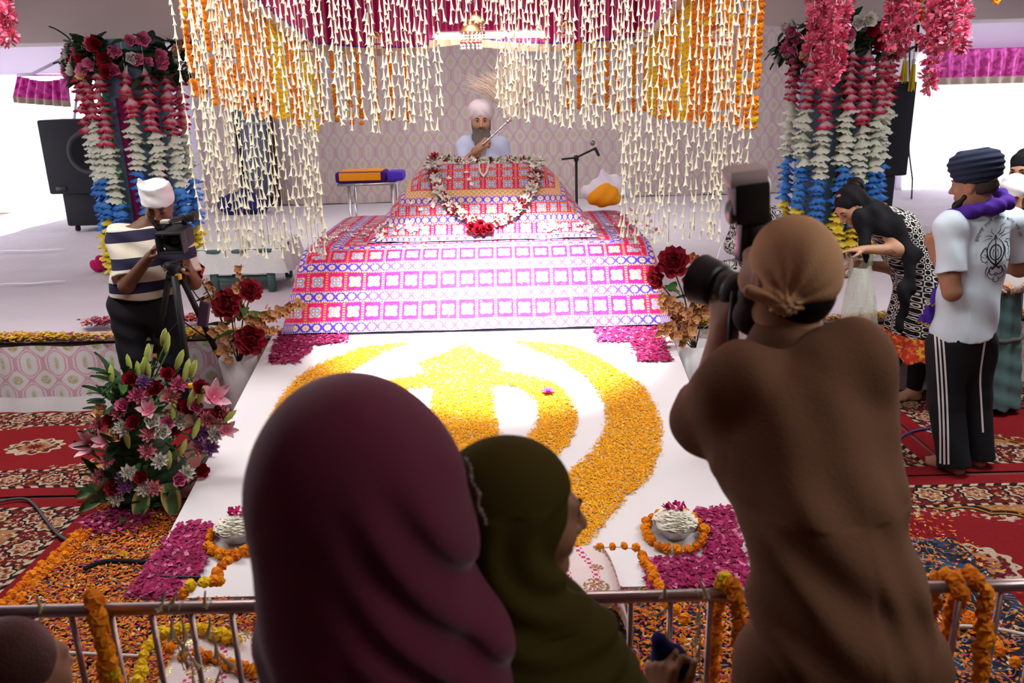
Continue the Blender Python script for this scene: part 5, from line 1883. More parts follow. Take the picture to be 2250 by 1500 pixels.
# ---------------------------------------------------------------- steel bowls of white flowers ringed with marigolds
m_bowl = flat('bowl_steel', (0.55, 0.55, 0.56), 0.25, 0.9)
for (px, py), lab in (((525, 1186), 'left'), ((1482, 1176), 'right')):
    c = onramp(px, py)
    c.z += 0.004
    t = thing('flower_bowl', 'steel bowl heaped with white blossoms and pink petals at the near %s of the board' % lab, 'bowl', c)
    MB().lathe([(0.045, 0.0), (0.065, 0.01), (0.098, 0.06), (0.102, 0.065), (0.095, 0.06), (0.06, 0.015), (0.0, 0.012)], c, 28).obj('bowl', m_bowl, t)
    b = MB().ell(c + Vector((0, 0, .058)), (.088, .088, .048), 20)
    for i in range(220):
        an, r = rg.uniform(0, 6.28), 0.092 * math.sqrt(rg.random())
        p = c + Vector((r * math.cos(an), r * math.sin(an), 0.066 + 0.05 * (1 - (r / 0.095) ** 2)))
        for q in range(4):
            a_ = q * 1.57 + rg.random()
            d = Vector((math.cos(a_), math.sin(a_), 0.12))
            b.petal(p, d, (0, 0, 1), 0.017, 0.016, 0.1, 0.1, 1, 2)
    tag(b.obj('white_blossoms', flat('jasmine_white', (0.93, 0.91, 0.78), 0.6), t), kind='stuff')
    b = MB()
    for i in range(26):
        an, r = rg.uniform(0, 6.28), 0.05 * math.sqrt(rg.random())
        p = c + Vector((0.01 + r * math.cos(an), 0.03 + 0.6 * r * math.sin(an), 0.118))
        b.petal(p, (rg.uniform(-1, 1), rg.uniform(-1, 1), 0.4), (0, 0, 1), 0.026, 0.02, 0.2, 0.2, 2, 2)
    tag(b.obj('pink_petals', cloth('petal_magenta', (0.5, 0.02, 0.16), 0.25, 50, 0.6, bump=0), t), kind='stuff')
    ring = [c + Vector((0.128 * math.cos(q / 24 * 6.283), 0.128 * math.sin(q / 24 * 6.283), 0.02 + 0.128 * math.sin(q / 24 * 6.283) * RS)) for q in range(25)]
    loose_garland('marigold_garland', ring, MO, 'ring of orange marigolds round the foot of the %s bowl' % lab, 0.024, step=0.042, jit=0.008)
    if lab == 'left':
        q = onramp(470, 1213)
        o = link('marigold', ME_MO[0], None, q + Vector((0, 0, 0.016)), (0.3, 0.2, 0), 1.0)
        tag(o, 'single orange marigold lying left of the left bowl', 'flower')
q = onramp(1204, 867)
o = link('blossom', blossom_mesh('blossom', cloth('orchid', (0.55, 0.08, 0.50), 0.2, 30, bump=0), 2, 6, 0.042, 0.03, 0.2, (0.15, 0.6)), None, q + Vector((0, 0, 0.014)), (0.1, 0, 0))
tag(o, 'single magenta blossom dropped on the upper right of the petal ring', 'flower')

# ---------------------------------------------------------------- steps in front of the board wrapped in sequinned cloth
m_wrap = Mat('sequin_cloth', (0.72, 0.62, 0.60), 0.7)
_x, _y, _z = m_wrap.xyz()
_u, _w = _x * 1.0, _y + _z * 0.9
col = m_wrap.mix(m_wrap.noise(5, 2), (0.66, 0.56, 0.56), (0.78, 0.70, 0.68))
# vine of pink leaves: curved lines with leaf dots
vl = (((_u + (_w * 12.0).sin() * 0.03) / 0.11).fract() - 0.5).abs()
dots = ((_w * 190.0).sin() * (_u * 170.0).sin()).gt(0.1)
col = m_wrap.mix(vl.lt(0.13) * dots, col, (0.55, 0.02, 0.14))
gp = m_wrap.voronoi(7.5).lt(0.40)
sq = m_wrap.voronoi(110)
gold = gp * sq.lt(0.62)
col = m_wrap.mix(gold, col, (0.46, 0.36, 0.16))
m_wrap.color(col)
m_wrap.set('Metallic', gold * 0.8)
m_wrap.set('Roughness', 0.75 - gold * 0.45)
m_wrap.bump(sq, 0.4, 0.004)
m_tub = flat('blue_step', (0.025, 0.06, 0.15), 0.45)
SX0, SX1 = -0.98, 0.40
t = thing('step_bench', 'blue low step in front of the flower board', 'bench', ((SX0 + SX1) / 2, 2.86, 0))
autosmooth(MB().box(((SX0 + SX1) / 2, 2.84, 0.115), (SX1 - SX0 - 0.08, 0.26, 0.21), bev=0.02).obj('step_body', m_tub, t))
autosmooth(MB().box(((SX0 + SX1) / 2 - 0.25, 2.46, 0.075), (SX1 - SX0 - 0.1, 0.30, 0.13), bev=0.02).obj('lower_step', m_tub, t))
def wrapf(x0, x1, y0, y1, zt, drop_f, drop_b, seed, ext=0.06):
    def fn(a_, c_):
        x = x0 + (x1 - x0) * a_
        e = max(0, abs(2 * a_ - 1) - 0.88) / 0.12
        L = [drop_f, (y1 - y0), drop_b]
        s_ = c_ * sum(L)
        if s_ < L[0]: y, z = y0 - 0.012, zt - (L[0] - s_)
        elif s_ < L[0] + L[1]: y, z = y0 + (s_ - L[0]), zt
        else: y, z = y1 + 0.012, zt - (s_ - L[0] - L[1])
        w = 0.014 * mnoise.noise(Vector((x * 9 + seed, s_ * 8, seed)))
        drop_side = e * e * (zt - 0.02) * 0.9
        return Vector((x + 0.0 * e, y - abs(w) * 0.8, max(z - drop_side + w + 0.012, 0.02)))
    return fn
o = MB().grid(wrapf(SX0 - 0.02, SX1 + 0.03, 2.66, 3.0, 0.235, 0.05, 0.10, 1.0), 70, 30).obj('wrapped_cloth', m_wrap)
tag(o, 'white sequinned cloth with pink vines laid over the upper step before the board', 'cloth')
o = MB().grid(wrapf(SX0 - 0.32, SX1 - 0.12, 2.28, 2.58, 0.165, 0.13, 0.02, 5.0), 70, 30).obj('wrapped_cloth', m_wrap)
tag(o, 'white sequinned cloth with pink vines hanging over the lower front step', 'cloth')
# garlands edging the steps
e1 = [Vector((SX0 - 0.03, 3.01, 0.26)), Vector((SX0 - 0.05, 2.85, 0.27)), Vector((SX0 - 0.07, 2.70, 0.26)), Vector((SX0 - 0.16, 2.62, 0.24))]
loose_garland('marigold_garland', [at(560, 1198, 3.0), at(538, 1210, 2.98), at(515, 1222, 2.96)] + [at(490, 1245, 2.9), at(478, 1262, 2.86), at(470, 1275, 2.82)], MO, 'orange marigold garland along the left corner of the sequinned step', 0.024, step=0.038)
loose_garland('marigold_garland', [at(478, 1278, 2.8), at(440, 1280, 2.78), at(415, 1288, 2.76), at(400, 1305, 2.74)], lambda i: ME_MY if i % 3 else ME_MO, 'short yellow and orange marigold garland on the left end of the sequinned step', 0.026, step=0.04)
loose_garland('marigold_garland', [at(1320, 1203, 3.0), at(1355, 1201, 3.0), at(1400, 1205, 3.0)], MO, 'few orange marigolds along the far right edge of the sequinned step', 0.018, step=0.05)
loose_garland('marigold_garland', [at(1412, 1222, 2.98), at(1425, 1245, 2.9), at(1440, 1275, 2.8), at(1452, 1300, 2.72), at(1470, 1330, 2.66), at(1500, 1360, 2.62)], MO, 'orange marigold garland down the right end of the sequinned step', 0.023, step=0.036, rows=1)
loose_garland('marigold_garland', [gz(300, 1500, .12), gz(318, 1440, 0.15), gz(345, 1395, 0.17), gz(385, 1385, 0.19), gz(430, 1382, 0.2), gz(480, 1395, 0.2), gz(520, 1405, .2)], MY, 'yellow marigold garland along the edge of the lower front step', 0.024, step=0.036)
loose_garland('marigold_garland', [gz(375, 1425, .2), gz(400, 1440, .19), gz(440, 1435, 0.19), gz(480, 1450, .19), gz(520, 1470, .19), gz(560, 1475, .19)], MO, 'orange marigold garland lying on the lower front step', 0.024, step=0.05)
# double row of marigolds edging the left carpet
pl = [gz(195, 1172, 0.03), gz(150, 1215, 0.03), gz(110, 1250, 0.03), gz(60, 1300, 0.03), gz(20, 1345, 0.03), gz(-25, 1400, .03)]
loose_garland('marigold_garland', pl, lambda i: ME_MY if i == 16 else ME_MO, 'inner orange marigold row along the left edge of the petal strip', 0.023, step=0.04)
loose_garland('marigold_garland', [p + Vector((-0.05, 0.0, 0.0)) for p in pl], lambda i: ME_MY if i == 17 else ME_MO, 'outer orange marigold row along the edge of the left carpet', 0.023, step=0.04)
for i, (px, py, me, lab) in enumerate(((272, 1218, ME_MY, 'yellow marigold head among the orange petals behind the cable'), (278, 1153, ME_MY, 'yellow marigold head lying below the big bouquet'), (250, 1170, ME_MO, 'orange marigold head lying beside the pink petal heap'))):
    tag(link('marigold', me[0], None, gz(px, py, 0.035), (0.2, 0.1, 0), 0.9), lab, 'flower')
# a garland heaped on the floor behind the right barricade
loose_garland('marigold_garland', [gz(2085, 1275, .05), gz(2090, 1310, .05), gz(2110, 1345, .04), gz(2140, 1375, .04), gz(2170, 1400, .04), gz(2200, 1430, .04), gz(2225, 1455, .04)], MO, 'orange marigold garland lying on the floor behind the right barricade', 0.024, step=0.036, jit=0.02)

# ---------------------------------------------------------------- cables
m_cab = flat('grey_cable', (0.06, 0.06, 0.065), 0.5)
def cable(name, pts, r, mat, label):
    pts = [gz(*p) for p in pts]
    q = [(p.x, p.y) for p in pts]
    q = smooth_pts(q, 3)
    zz = pts[0].z
    tag(MB().tube([(x, y, zz) for x, y in q], r, 6).obj(name, mat), label, 'cable')
cable('cable', [(-20, 1105, .03), (50, 1092, .03), (75, 1105, .03), (110, 1155, .03), (138, 1185, .03), (200, 1198, .045), (270, 1215, .045), (298, 1235, .045), (300, 1258, .045)], 0.008, m_cab, 'grey cable crossing the left carpet and the loose petals')
cable('cable', [(310, 1262, .075), (380, 1268, .075), (440, 1268, .075)], 0.008, m_mic, 'short black cable lying on the pink petals at the near left corner')
cable('cable', [(185, 1250, .045), (205, 1240, .045), (235, 1232, .045), (270, 1232, .045), (330, 1236, .045)], 0.012, cloth('navy_wrap', (0.012, 0.014, 0.03)), 'dark taped cable among the loose petals left of the board')
cable('cable', [(2265, 895, .02), (2210, 892, .02), (2160, 898, .02), (2120, 900, .02)], 0.007, flat('blue_cable', (0.05, 0.06, 0.2), 0.5), 'blue cable on the far right carpet')
cable('cable', [(2045, 940, .02), (2010, 945, .02), (1985, 955, .02), (1965, 975, .02)], 0.007, flat('blue_cable', (0.05, 0.06, 0.2), 0.5), 'blue cable on the carpet beside the man in track pants')
cable('cable', [(-20, 1424, .05), (40, 1426, .05), (110, 1432, .05), (200, 1436, .05), (325, 1442, .05)], 0.007, flat('white_pipe', (0.66, 0.63, 0.55), 0.5), 'cream cable across the petals behind the left barricade')
cable('cable', [(2080, 1375, .05), (2140, 1375, .05), (2200, 1382, .05), (2270, 1398, .05)], 0.007, flat('white_pipe', (0.66, 0.63, 0.55), 0.5), 'cream cable across the floor behind the right barricade')

# ---------------------------------------------------------------- barricades
m_rail = Mat('worn_steel', (0.42, 0.33, 0.33), 0.32, 0.85)
m_rail.color(m_rail.mix(m_rail.noise(14, 3), (0.34, 0.26, 0.26), (0.5, 0.41, 0.41)))


def barricade(x0, x1, y, z, label, xs):
    t = thing('barricade', label, 'railing', ((x0 + x1) / 2, y, 0))
    MB().tube([(x0, y, z), (x1, y, z)], 0.0142, 16).obj('top_rail', m_rail, t)
    MB().tube([(x0, y, 0.14), (x1, y, 0.14)], 0.012, 10).obj('bottom_rail', m_rail, t)
    for x in xs:
        MB().tube([(x, y, 0.14), (x, y, z - 0.01)], 0.0068, 8).obj('post', m_rail, t)
    for x in (x0 + 0.01, x1 - 0.01):
        MB().tube([(x, y, 0.0), (x, y, z)], 0.013, 10).obj('end_post', m_rail, t)
        MB().box((x, y, 0.008), (0.04, 0.5, 0.014)).obj('foot', m_rail, t)
    return t


ry = 1.57
xs = [at(px, 1380, ry).x for px in (76, 163, 250, 339, 425, 514)]
st = (xs[-1] - xs[0]) / 5
barricade(xs[0] - st * 1.6, 0.62, ry, 0.98, 'steel crowd barricade across the left and middle of the foreground', [xs[0] - st] + xs + [xs[-1] + st * (i + 1) for i in range(12) if xs[-1] + st * (i + 1) < 0.58])
xr = [at(px, 1380, ry).x for px in (2097, 2185)]
barricade(xr[0] - 0.25, xr[1] + 0.5, ry, 0.985, 'steel crowd barricade in the right corner of the foreground', [xr[0] - (xr[1] - xr[0]), xr[0] - 2 * (xr[1] - xr[0]), xr[0], xr[1], 2 * xr[1] - xr[0], 3 * xr[1] - 2 * xr[0]])
# marigold garlands and wilted tuberoses tied on the rail
def railg(px, lab, n=10, double=True, pick=MO, r=0.02, top=True):
    x = at(px, 1340, ry).x
    pts = [Vector((x + 0.035, ry - 0.03, 0.98 - 0.036 * n)), Vector((x + 0.028, ry - 0.03, 0.8)), Vector((x + 0.012, ry - 0.028, 0.985)), Vector((x, ry, 1.013)), Vector((x - 0.012, ry + 0.028, 0.985)), Vector((x - 0.02, ry + .03, 0.85)), Vector((x - 0.024, ry + 0.03, 0.98 - 0.04 * n))]
    loose_garland('marigold_garland', pts if double else pts[2:], pick, lab, r, step=0.028, jit=0.004)
railg(212, 'orange marigold garland looped over the left part of the barricade', 12, pick=lambda i: ME_MY if i == 10 else ME_MO)
railg(1600, 'orange marigold garland hanging from the barricade left of the photographer', 14, pick=lambda i: ME_MY if i in (3, 20) else ME_MO)
railg(2130, 'orange marigold garland hanging from the right barricade', 14)
railg(2078, 'orange marigold garland hanging from the right barricade beside the photographer', 7, double=False)
m_wilt = flat('wilted_bud', (0.50, 0.42, 0.24), 0.7)
ME_WILT = [tuberose_mesh(s) for s in (7, 8)]
for me in ME_WILT:
    me.materials.clear(); me.materials.append(m_wilt)
for i, (px, n, lab) in enumerate(((95, 4, 'wilted tuberoses tied round the barricade near its left end'), (378, 3, 'wilted tuberoses tied on the barricade before the pink petals'), (400, 5, 'wilted tuberose string hanging from the barricade before the yellow garland'), (462, 5, 'wilted tuberose string hanging beside the maroon veil'), (1462, 3, 'dry string knotted round the barricade left of the photographer'), (1530, 5, 'wilted tuberose string on the barricade over the pink petals'))):
    x = at(px, 1335, ry).x
    pts = [(x, ry - 0.017, 0.985), (x, ry, 0.998), (x + .003, ry + 0.017, 0.985), (x, ry + 0.006, 0.962), (x, ry - 0.017, 0.975), (x + 0.006, ry - 0.018, 0.93), (x + 0.012, ry - 0.018, 0.98 - 0.05 * n)]
    b = MB().tube(pts, 0.0012, 4)
    o = b.obj('flower_string', m_thread)
    tag(o, lab, 'string of flowers')
    for q in range(n):
        link('tuberose', rg.choice(ME_WILT), o, (x + 0.004 + 0.002 * q, ry - 0.018, 0.965 - 0.045 * q), (rg.uniform(-.4, .4), rg.uniform(-.5, .5), rg.uniform(0, 6)), rg.uniform(0.7, 0.95))
    link('tuberose', rg.choice(ME_WILT), o, (x, ry - 0.012, 1.03), (rg.uniform(-.4, .4), rg.uniform(-.5, .5), rg.uniform(0, 6)), 0.8)
# ---------------------------------------------------------------- people
def skin(name, col):
    if name in MATS: return MATS[name]
    a = Mat(name, col, 0.55, spec=0.3)
    a.color(a.mix(a.noise(18, 3), sh(col, 0.86), sh(col, 1.12)))
    a.b.inputs['Subsurface Weight'].default_value = 0.06
    a.b.inputs['Subsurface Radius'].default_value = (0.02, 0.008, 0.004)
    MATS[name] = a.m
    return a.m


SK_M = skin('skin_brown', (0.33, 0.165, 0.095))
SK_D = skin('skin_dark_brown', (0.13, 0.058, 0.034))
SK_L = skin('skin_tan', (0.47, 0.26, 0.16))
m_eye = flat('eye_white', (0.70, 0.68, 0.64), 0.25)
m_iris = flat('eye_dark', (0.02, 0.012, 0.008), 0.2)
m_hair = cloth('hair_black', (0.010, 0.008, 0.008), 0.3, 60, 0.5, bump=0.4, bs=220)


def basis(f, u):
    f = Vector(f).normalized()
    u = Vector(u)
    u = (u - f * u.dot(f)).normalized()
    return f.cross(u), f, u


def head_prims(c, f, u, s=1.0, ears=True):
    r, f, u = basis(f, u)
    c = Vector(c)
    P = lambda a, b, d: c + (r * a + f * b + u * d) * s
    B = (r, f, u)
    p = [ell(P(0, -.018, .03), (.074 * s, .094 * s, .088 * s), .02, B),
         ell(P(0, .022, -.03), (.062 * s, .070 * s, .078 * s), .04, B),
         cone(P(0, .01, -.055), P(0, .058, -.095), .052 * s, .026 * s, .035),
         cone(P(-.034, .078, .03), P(.034, .078, .03), .014 * s, .014 * s, .02),
         ell(P(-.040, .058, -.018), .024 * s, .03, B), ell(P(.040, .058, -.018), .024 * s, .03, B),
         ell(P(-.031, .104, .010), (.017 * s, .02 * s, .013 * s), .012, B, '-'), ell(P(.031, .104, .010), (.017 * s, .02 * s, .013 * s), .012, B, '-'),
         ell(P(-.031, .076, .010), .0135 * s, .008), ell(P(.031, .076, .010), .0135 * s, .008),
         cone(P(0, .092, .018), P(0, .116, -.024), .008 * s, .0115 * s, .016),
         ell(P(-.0125, .102, -.029), .0085 * s, .008), ell(P(.0125, .102, -.029), .0085 * s, .008),
         cone(P(-.018, .090, -.052), P(.018, .090, -.052), .0065 * s, .0065 * s, .008), cone(P(-.016, .089, -.063), P(.016, .089, -.063), .0075 * s, .0075 * s, .008),
         ell(P(0, .078, -.096), .018 * s, .025)]
    if ears:
        for q in (-1, 1):
            p.append(ell(P(q * .076, -.008, -.006), (.008 * s, .019 * s, .031 * s), .01, B))
            p.append(ell(P(q * .084, 0, -.004), (.006 * s, .009 * s, .016 * s), .005, B, '-'))
    return p


def face_parts(root, c, f, u, s=1.0, brow=True, lids=0.0, lip=(0.32, 0.10, 0.09), eyes=True):
    r, f, u = basis(f, u)
    c = Vector(c)
    P = lambda a, b, d: c + (r * a + f * b + u * d) * s
    for q in (-1, 1):
        e = MB()
        if eyes:
            e.ell(P(q * .031, .0800, .0085 - lids), (.0125 * s, .0112 * s, .0078 * s), 12, rot=Matrix(basis(f, u)).transposed())
            eo = e.obj('eye', m_eye, root)
            MB().ell(P(q * .031, .0880, .0085 - lids), (.0062 * s, .0062 * s, .0062 * s), 10).obj('iris', m_iris, eo)
        MB().tube([P(q * .017, .0895, .010 + (.006 if eyes else -.006)), P(q * .031, .0935, .011 + (.008 if eyes else -.010)), P(q * .045, .0855, .010 + (.004 if eyes else -.005))], [.0012 * s, .0024 * s, .0012 * s], 6).obj('eyelashes', m_hair, root)
        if brow:
            MB().tube([P(q * .014, .0945, .030), P(q * .03, .0935, .037), P(q * .047, .083, .032)], [.003 * s, .0045 * s, .002 * s], 6).obj('eyebrow', m_hair, root)
    m = flat('lip_tone', lip, 0.45)
    MB().tube([P(-.021, .091, -.0575), P(0, .0985, -.0565), P(.021, .091, -.0575)], [.002 * s, .0045 * s, .002 * s], 6).obj('lips', m, root)


def rotv(v, ax, a):
    return Matrix.Rotation(a, 3, Vector(ax)) @ Vector(v)


def hand_prims(wr, d, n, side=1, curl=(0.5, 0.7, 0.5), thumb=0.5, s=1.0, per=None, spread=0.05):
    """palm with five jointed fingers; n is where the palm faces, side puts the thumb on +-(d x n)"""
    d = Vector(d).normalized()
    n = Vector(n)
    n = (n - d * n.dot(d)).normalized()
    a = d.cross(n) * side
    wr = Vector(wr)
    p = [cone(wr - d * 0.01, wr + d * 0.03 * s, .024 * s, .026 * s, .02, n, 0.7)]
    L = (.074, .082, .076, .060)
    for i in range(4):
        kb = wr + (d * (.090 - .004 * abs(i - 1) - .006 * (i == 3)) + a * (.031 - .0205 * i)) * s
        p.append(cone(wr + (d * .02 + a * (.016 - .011 * i)) * s, kb, .0155 * s, .0115 * s, .012))
        c = per[i] if per else curl
        dd = (d + a * spread * (1.5 - i)).normalized()
        q = kb
        r0 = (.0092 if i < 3 else .0082) * s
        for j, (fr, cu) in enumerate(zip((.45, .30, .25), c)):
            dd = rotv(dd, d.cross(n), cu)
            q2 = q + dd * L[i] * fr * s
            p.append(cone(q, q2, r0 * (1 - .08 * j), r0 * (1 - .08 * (j + 1)), .004))
            q = q2
    tb = wr + (d * .022 + a * .020 + n * .006) * s
    td = (a * .72 + d * .62 + n * .25).normalized()
    p.append(cone(wr + d * .012 * s, tb, .015 * s, .0135 * s, .015))
    for j, (l, r_) in enumerate(((.038, .0125), (.031, .0105), (.025, .0085))):
        td = rotv(td, (td.cross(d - a * 0.6 + n * 0.5)).normalized(), thumb * (0.35 if j == 0 else 0.5))
        t2 = tb + td * l * s
        p.append(cone(tb, t2, r_ * s, r_ * .88 * s, .006))
        tb = t2
    return p


def foot_prims(an, toe, s=1.0):
    """bare foot from ankle towards toe, sole on the ground"""
    an, toe = Vector(an), Vector(toe)
    d = (toe - an); d.z = 0
    d = d.normalized()
    a = d.cross(Vector((0, 0, 1)))
    g = an.z - .07 * s
    at_ = lambda x, y, z: Vector((an.x, an.y, g)) + (d * x + a * y) * s + Vector((0, 0, z * s))
    p = [ell(at_(-.025, 0, .03), (.032 * s, .032 * s, .03 * s), .02), cone(at_(0, 0, .065), at_(.11, 0, .03), .036 * s, .026 * s, .03), cone(at_(-.02, 0, .022), at_(.13, .01, .020), .024 * s, .020 * s, .03), cone(at_(.08, -.02, .02), at_(.135, -.022, .018), .02 * s, .017 * s, .02), cone(at_(.08, .025, .02), at_(.14, .024, .018), .02 * s, .018 * s, .02)]
    for i in range(5):
        y = .032 - .0165 * i
        x = .150 - .009 * i
        p.append(cone(at_(x, y, .016), at_(x + .028 - .003 * i, y, .012), (.0125 if i == 0 else .009) * s, (.0105 if i == 0 else .0075) * s, .005))
    return p


def limb(a, b, c, r, k=.03):
    return [cone(a, b, r[0], r[1], k), cone(b, c, r[1], r[2], k)]


def torso(pel, che, nek, shL, shR, f, w=1.0, k=.06):
    f = Vector(f).normalized()
    pel, che, nek = Vector(pel), Vector(che), Vector(nek)
    return [cone(pel, pel.lerp(che, .5), .155 * w, .140 * w, k, f, .68), cone(pel.lerp(che, .5), che, .140 * w, .160 * w, k, f, .68), cone(shL, shR, .062 * w, .062 * w, k), cone(che, nek, .135 * w, .07 * w, k, f, .75)]


def ripple(amp, kx, ky, kz, ph=0.0, amp2=0.0, k2=70.0):
    def f(P):
        q = amp * np.sin(P[:, 0] * kx + P[:, 1] * ky + P[:, 2] * kz + ph + 1.3 * np.sin(P[:, 2] * 9 + P[:, 0] * 5))
        if amp2:
            q = q + amp2 * np.sin(P[:, 0] * k2 * 0.7 + P[:, 2] * k2 + 2 * np.sin(P[:, 1] * 20))
        return q.astype(np.float32)
    return f


V3 = Vector
# ================================================================ the priest behind the lectern
Y = 6.98
hc = at(1057, 268, Y)
hf, hu = V3((.03, -1, -.04)), V3((0.02, -.04, 1))
sL, sR = at(1100, 320, 7.03), at(1022, 320, 7.0)     # image right / image left
che = (sL + sR) / 2 + V3((0, .03, -.13))
pel = V3((che.x, 7.14, 1.21))
nek = V3((hc.x, hc.y + .05, sL.z + .02))
t = thing('person', 'bearded man in a white turban seated behind the lectern holding a fly whisk', 'person', (pel.x, pel.y, 1.09))
elR, wrR = at(1018, 362, 6.90), at(1052, 326, 6.80)
hd_d = (at(1080, 302, 6.77) - wrR)
body = torso(pel, che, nek, sL, sR, (0, -1, 0)) + [cone(nek, hc + V3((0, .02, -.05)), .055, .052, .03)] + head_prims(hc, hf, hu)
body += limb(sR, elR, wrR, (.05, .042, .029))
elL, wrL = sL + V3((.08, -.03, -.27)), sL + V3((-.06, -.20, -.37))
body += limb(sL, elL, wrL, (.05, .042, .029))
body += hand_prims(wrR, hd_d, V3((.35, -.75, .1)).cross(hd_d) * 0 + V3((.25, .85, -.45)), 1, (1.25, 1.35, .9), 0.9)
body += hand_prims(wrL, (-.6, -.7, -.1), (0, 0, -1), 1, (.3, .4, .3), .4)
kL, kR = V3((pel.x + .34, 6.95, 1.19)), V3((pel.x - .34, 6.95, 1.19))
aL, aR = V3((pel.x - .12, 6.90, 1.165)), V3((pel.x + .12, 6.92, 1.16))
body += limb(pel + V3((.09, 0, 0)), kL, aL, (.085, .065, .045)) + limb(pel + V3((-.09, 0, 0)), kR, aR, (.085, .065, .045))
body += [cone(aL, aL + V3((-.14, -.0, -.02)), .035, .022, .02), cone(aR, aR + V3((.14, 0, -.02)), .035, .022, .02)]
blob('body', body, SK_L, t, .006)
face_parts(t, hc, hf, hu, lids=0.001)
r_, f_, u_ = basis(hf, hu)
P = lambda a, b, c: hc + r_ * a + f_ * b + u_ * c
m_turb = cloth('turban_white', (0.78, 0.70, 0.74), 0.04, 10, 0.9, bump=0.3, bs=60)
def wraps(c, amp=.004, k=75, tilt=1.2):
    c = _v(c)
    return lambda Q: (amp * np.sin((Q[:, 2] - c[2]) * k + np.abs(Q[:, 0] - c[0]) * k * tilt)).astype(np.float32)
blob('turban', [ell(P(0, -.02, .095), (.108, .118, .088), .03, basis(hf, hu)), ell(P(0, -.035, .055), (.104, .110, .07), .03, basis(hf, hu)), ell(P(0, .14, .0), (.075, .10, .055), .02, basis(hf, hu), '-')], m_turb, t, .006, wraps(hc, .0025))
a = Mat('beard_grey', (0.1, 0.1, 0.1), 0.7)
_x, _y, _z = a.xyz()
a.color(a.mix(((_z - (hc.z - 1.09 - .28)) / .22).step(0.0, 1.0), a.mix(a.noise(60, 2), (0.44, 0.42, 0.40), (0.60, 0.58, 0.55)), a.mix(a.noise(80, 2), (0.05, 0.04, 0.036), (0.17, 0.15, 0.14))))
a.bump(a.noise(90, 2, dist=1), 0.8, .006)
def strands(Q): return (.003 * np.sin(Q[:, 0] * 260 + 3 * np.sin(Q[:, 2] * 25))).astype(np.float32)
blob('beard', [cone(P(-.058, .035, -.03), P(-.035, .06, -.10), .022, .03, .03), cone(P(.058, .035, -.03), P(.035, .06, -.10), .022, .03, .03), ell(P(0, .066, -.11), (.052, .035, .045), .04, basis(hf, hu)), cone(P(0, .072, -.13), P(0, .075, -.285), .058, .035, .04, hf, .5), cone(P(-.03, .097, -.043), P(0, .108, -.038), .006, .009, .008), cone(P(.03, .097, -.043), P(0, .108, -.038), .006, .009, .008), ell(P(0, .12, -.060), (.018, .03, .006), .006, basis(hf, hu), '-')], a, t, .005, strands)
m_pale = cloth('kurta_pale_blue', (0.56, 0.64, 0.86), 0.06, 10, 0.9, bump=0.4, bs=30)
sl = [cone(sR, sR.lerp(elR, .95), .062, .058, .04, cap=2), cone(sL, elL, .062, .056, .04), cone(elL, elL.lerp(wrL, .8), .056, .05, .03)]
blob('kurta', [cone(pel + V3((0, 0, -.1)), pel.lerp(che, .5), .18, .16, .06, (0, -1, 0), .72), cone(pel.lerp(che, .5), che, .16, .185, .06, (0, -1, 0), .72), cone(sL, sR, .075, .075, .06), cone(che, nek + V3((0, 0, -.03)), .16, .085, .05, (0, -1, 0), .8)] + sl + [ell(kL.lerp(pel, .4), (.2, .14, .08), .05), ell(kR.lerp(pel, .4), (.2, .14, .08), .05)], m_pale, t, .008, ripple(.004, 30, 0, 26))
m_wh = cloth('white_cotton', (0.80, 0.79, 0.80), 0.05, 10, 0.9, bump=0.3, bs=50)
blob('scarf', [cone(nek + V3((-.085, -.02, .005)), che + V3((-.075, -.115, -.12)), .035, .04, .02, (0, -1, 0), .5), cone(nek + V3((.085, -.02, .005)), che + V3((.075, -.115, -.12)), .035, .04, .02, (0, -1, 0), .5), cone(nek + V3((-.08, .03, .02)), nek + V3((.08, .03, .02)), .04, .04, .02)], m_wh, t, .007)
MB().tube([wrR - hd_d.normalized() * .035 + Vector((math.cos(q) * .032, math.sin(q) * .012, math.sin(q) * .03)) for q in [i * .5236 for i in range(13)]], .003, 6).obj('wrist_thread', flat('red_thread', (.35, .05, .05)), t)
# fly whisk
m_silver = flat('silver', (0.72, 0.72, 0.74), 0.2, 0.95)
h0, h1 = at(1060, 318, 6.76), at(1119, 264, 6.78)
w = thing('fly_whisk', 'silver handled fly whisk with a pale plume raised in the priest\'s hand', 'whisk', h0)
ax = (h1 - h0)
n_ = 18
MB().tube([h0 + ax * (i / n_) for i in range(n_ + 1)], [(.0085 if i % 3 else .0105) for i in range(n_)] + [.010], 10).obj('handle', m_silver, w)
MB().lathe([(.008, 0), (.018, .006), (.02, .018), (.014, .026), (.022, .034), (.020, .05), (.0, .055)], h1 - ax.normalized() * .03, 14, axis=ax).obj('knob', m_silver, w)
b = MB()
S0 = h1 + ax.normalized() * .02
tips = [(1032, 180), (1046, 192), (1060, 172), (1072, 165), (1086, 168), (1095, 140), (1106, 118), (1120, 108), (1134, 118), (1146, 140), (1158, 165), (1166, 190), (1160, 215), (1110, 160), (1128, 150), (1140, 175), (1100, 185)]
for i in range(330):
    px, py = tips[i % len(tips)]
    px += rg.gauss(0, 9); py += rg.gauss(0, 9)
    E = at(px, py, 6.95 + rg.uniform(-.1, .12))
    C = S0.lerp(E, .5) + V3((.06 + rg.uniform(-.02, .02), 0, .05 + rg.uniform(-.02, .03)))
    b.tube([S0 + V3((rg.gauss(0, .006), 0, rg.gauss(0, .006))), S0.lerp(C, .6), C.lerp(E, .35), C.lerp(E, .75), E], [.0035, .0035, .003, .0022, .0006], 4, False)
tag(b.obj('plume', flat('plume_cream', (0.80, 0.66, 0.52), 0.7), w), kind='stuff')

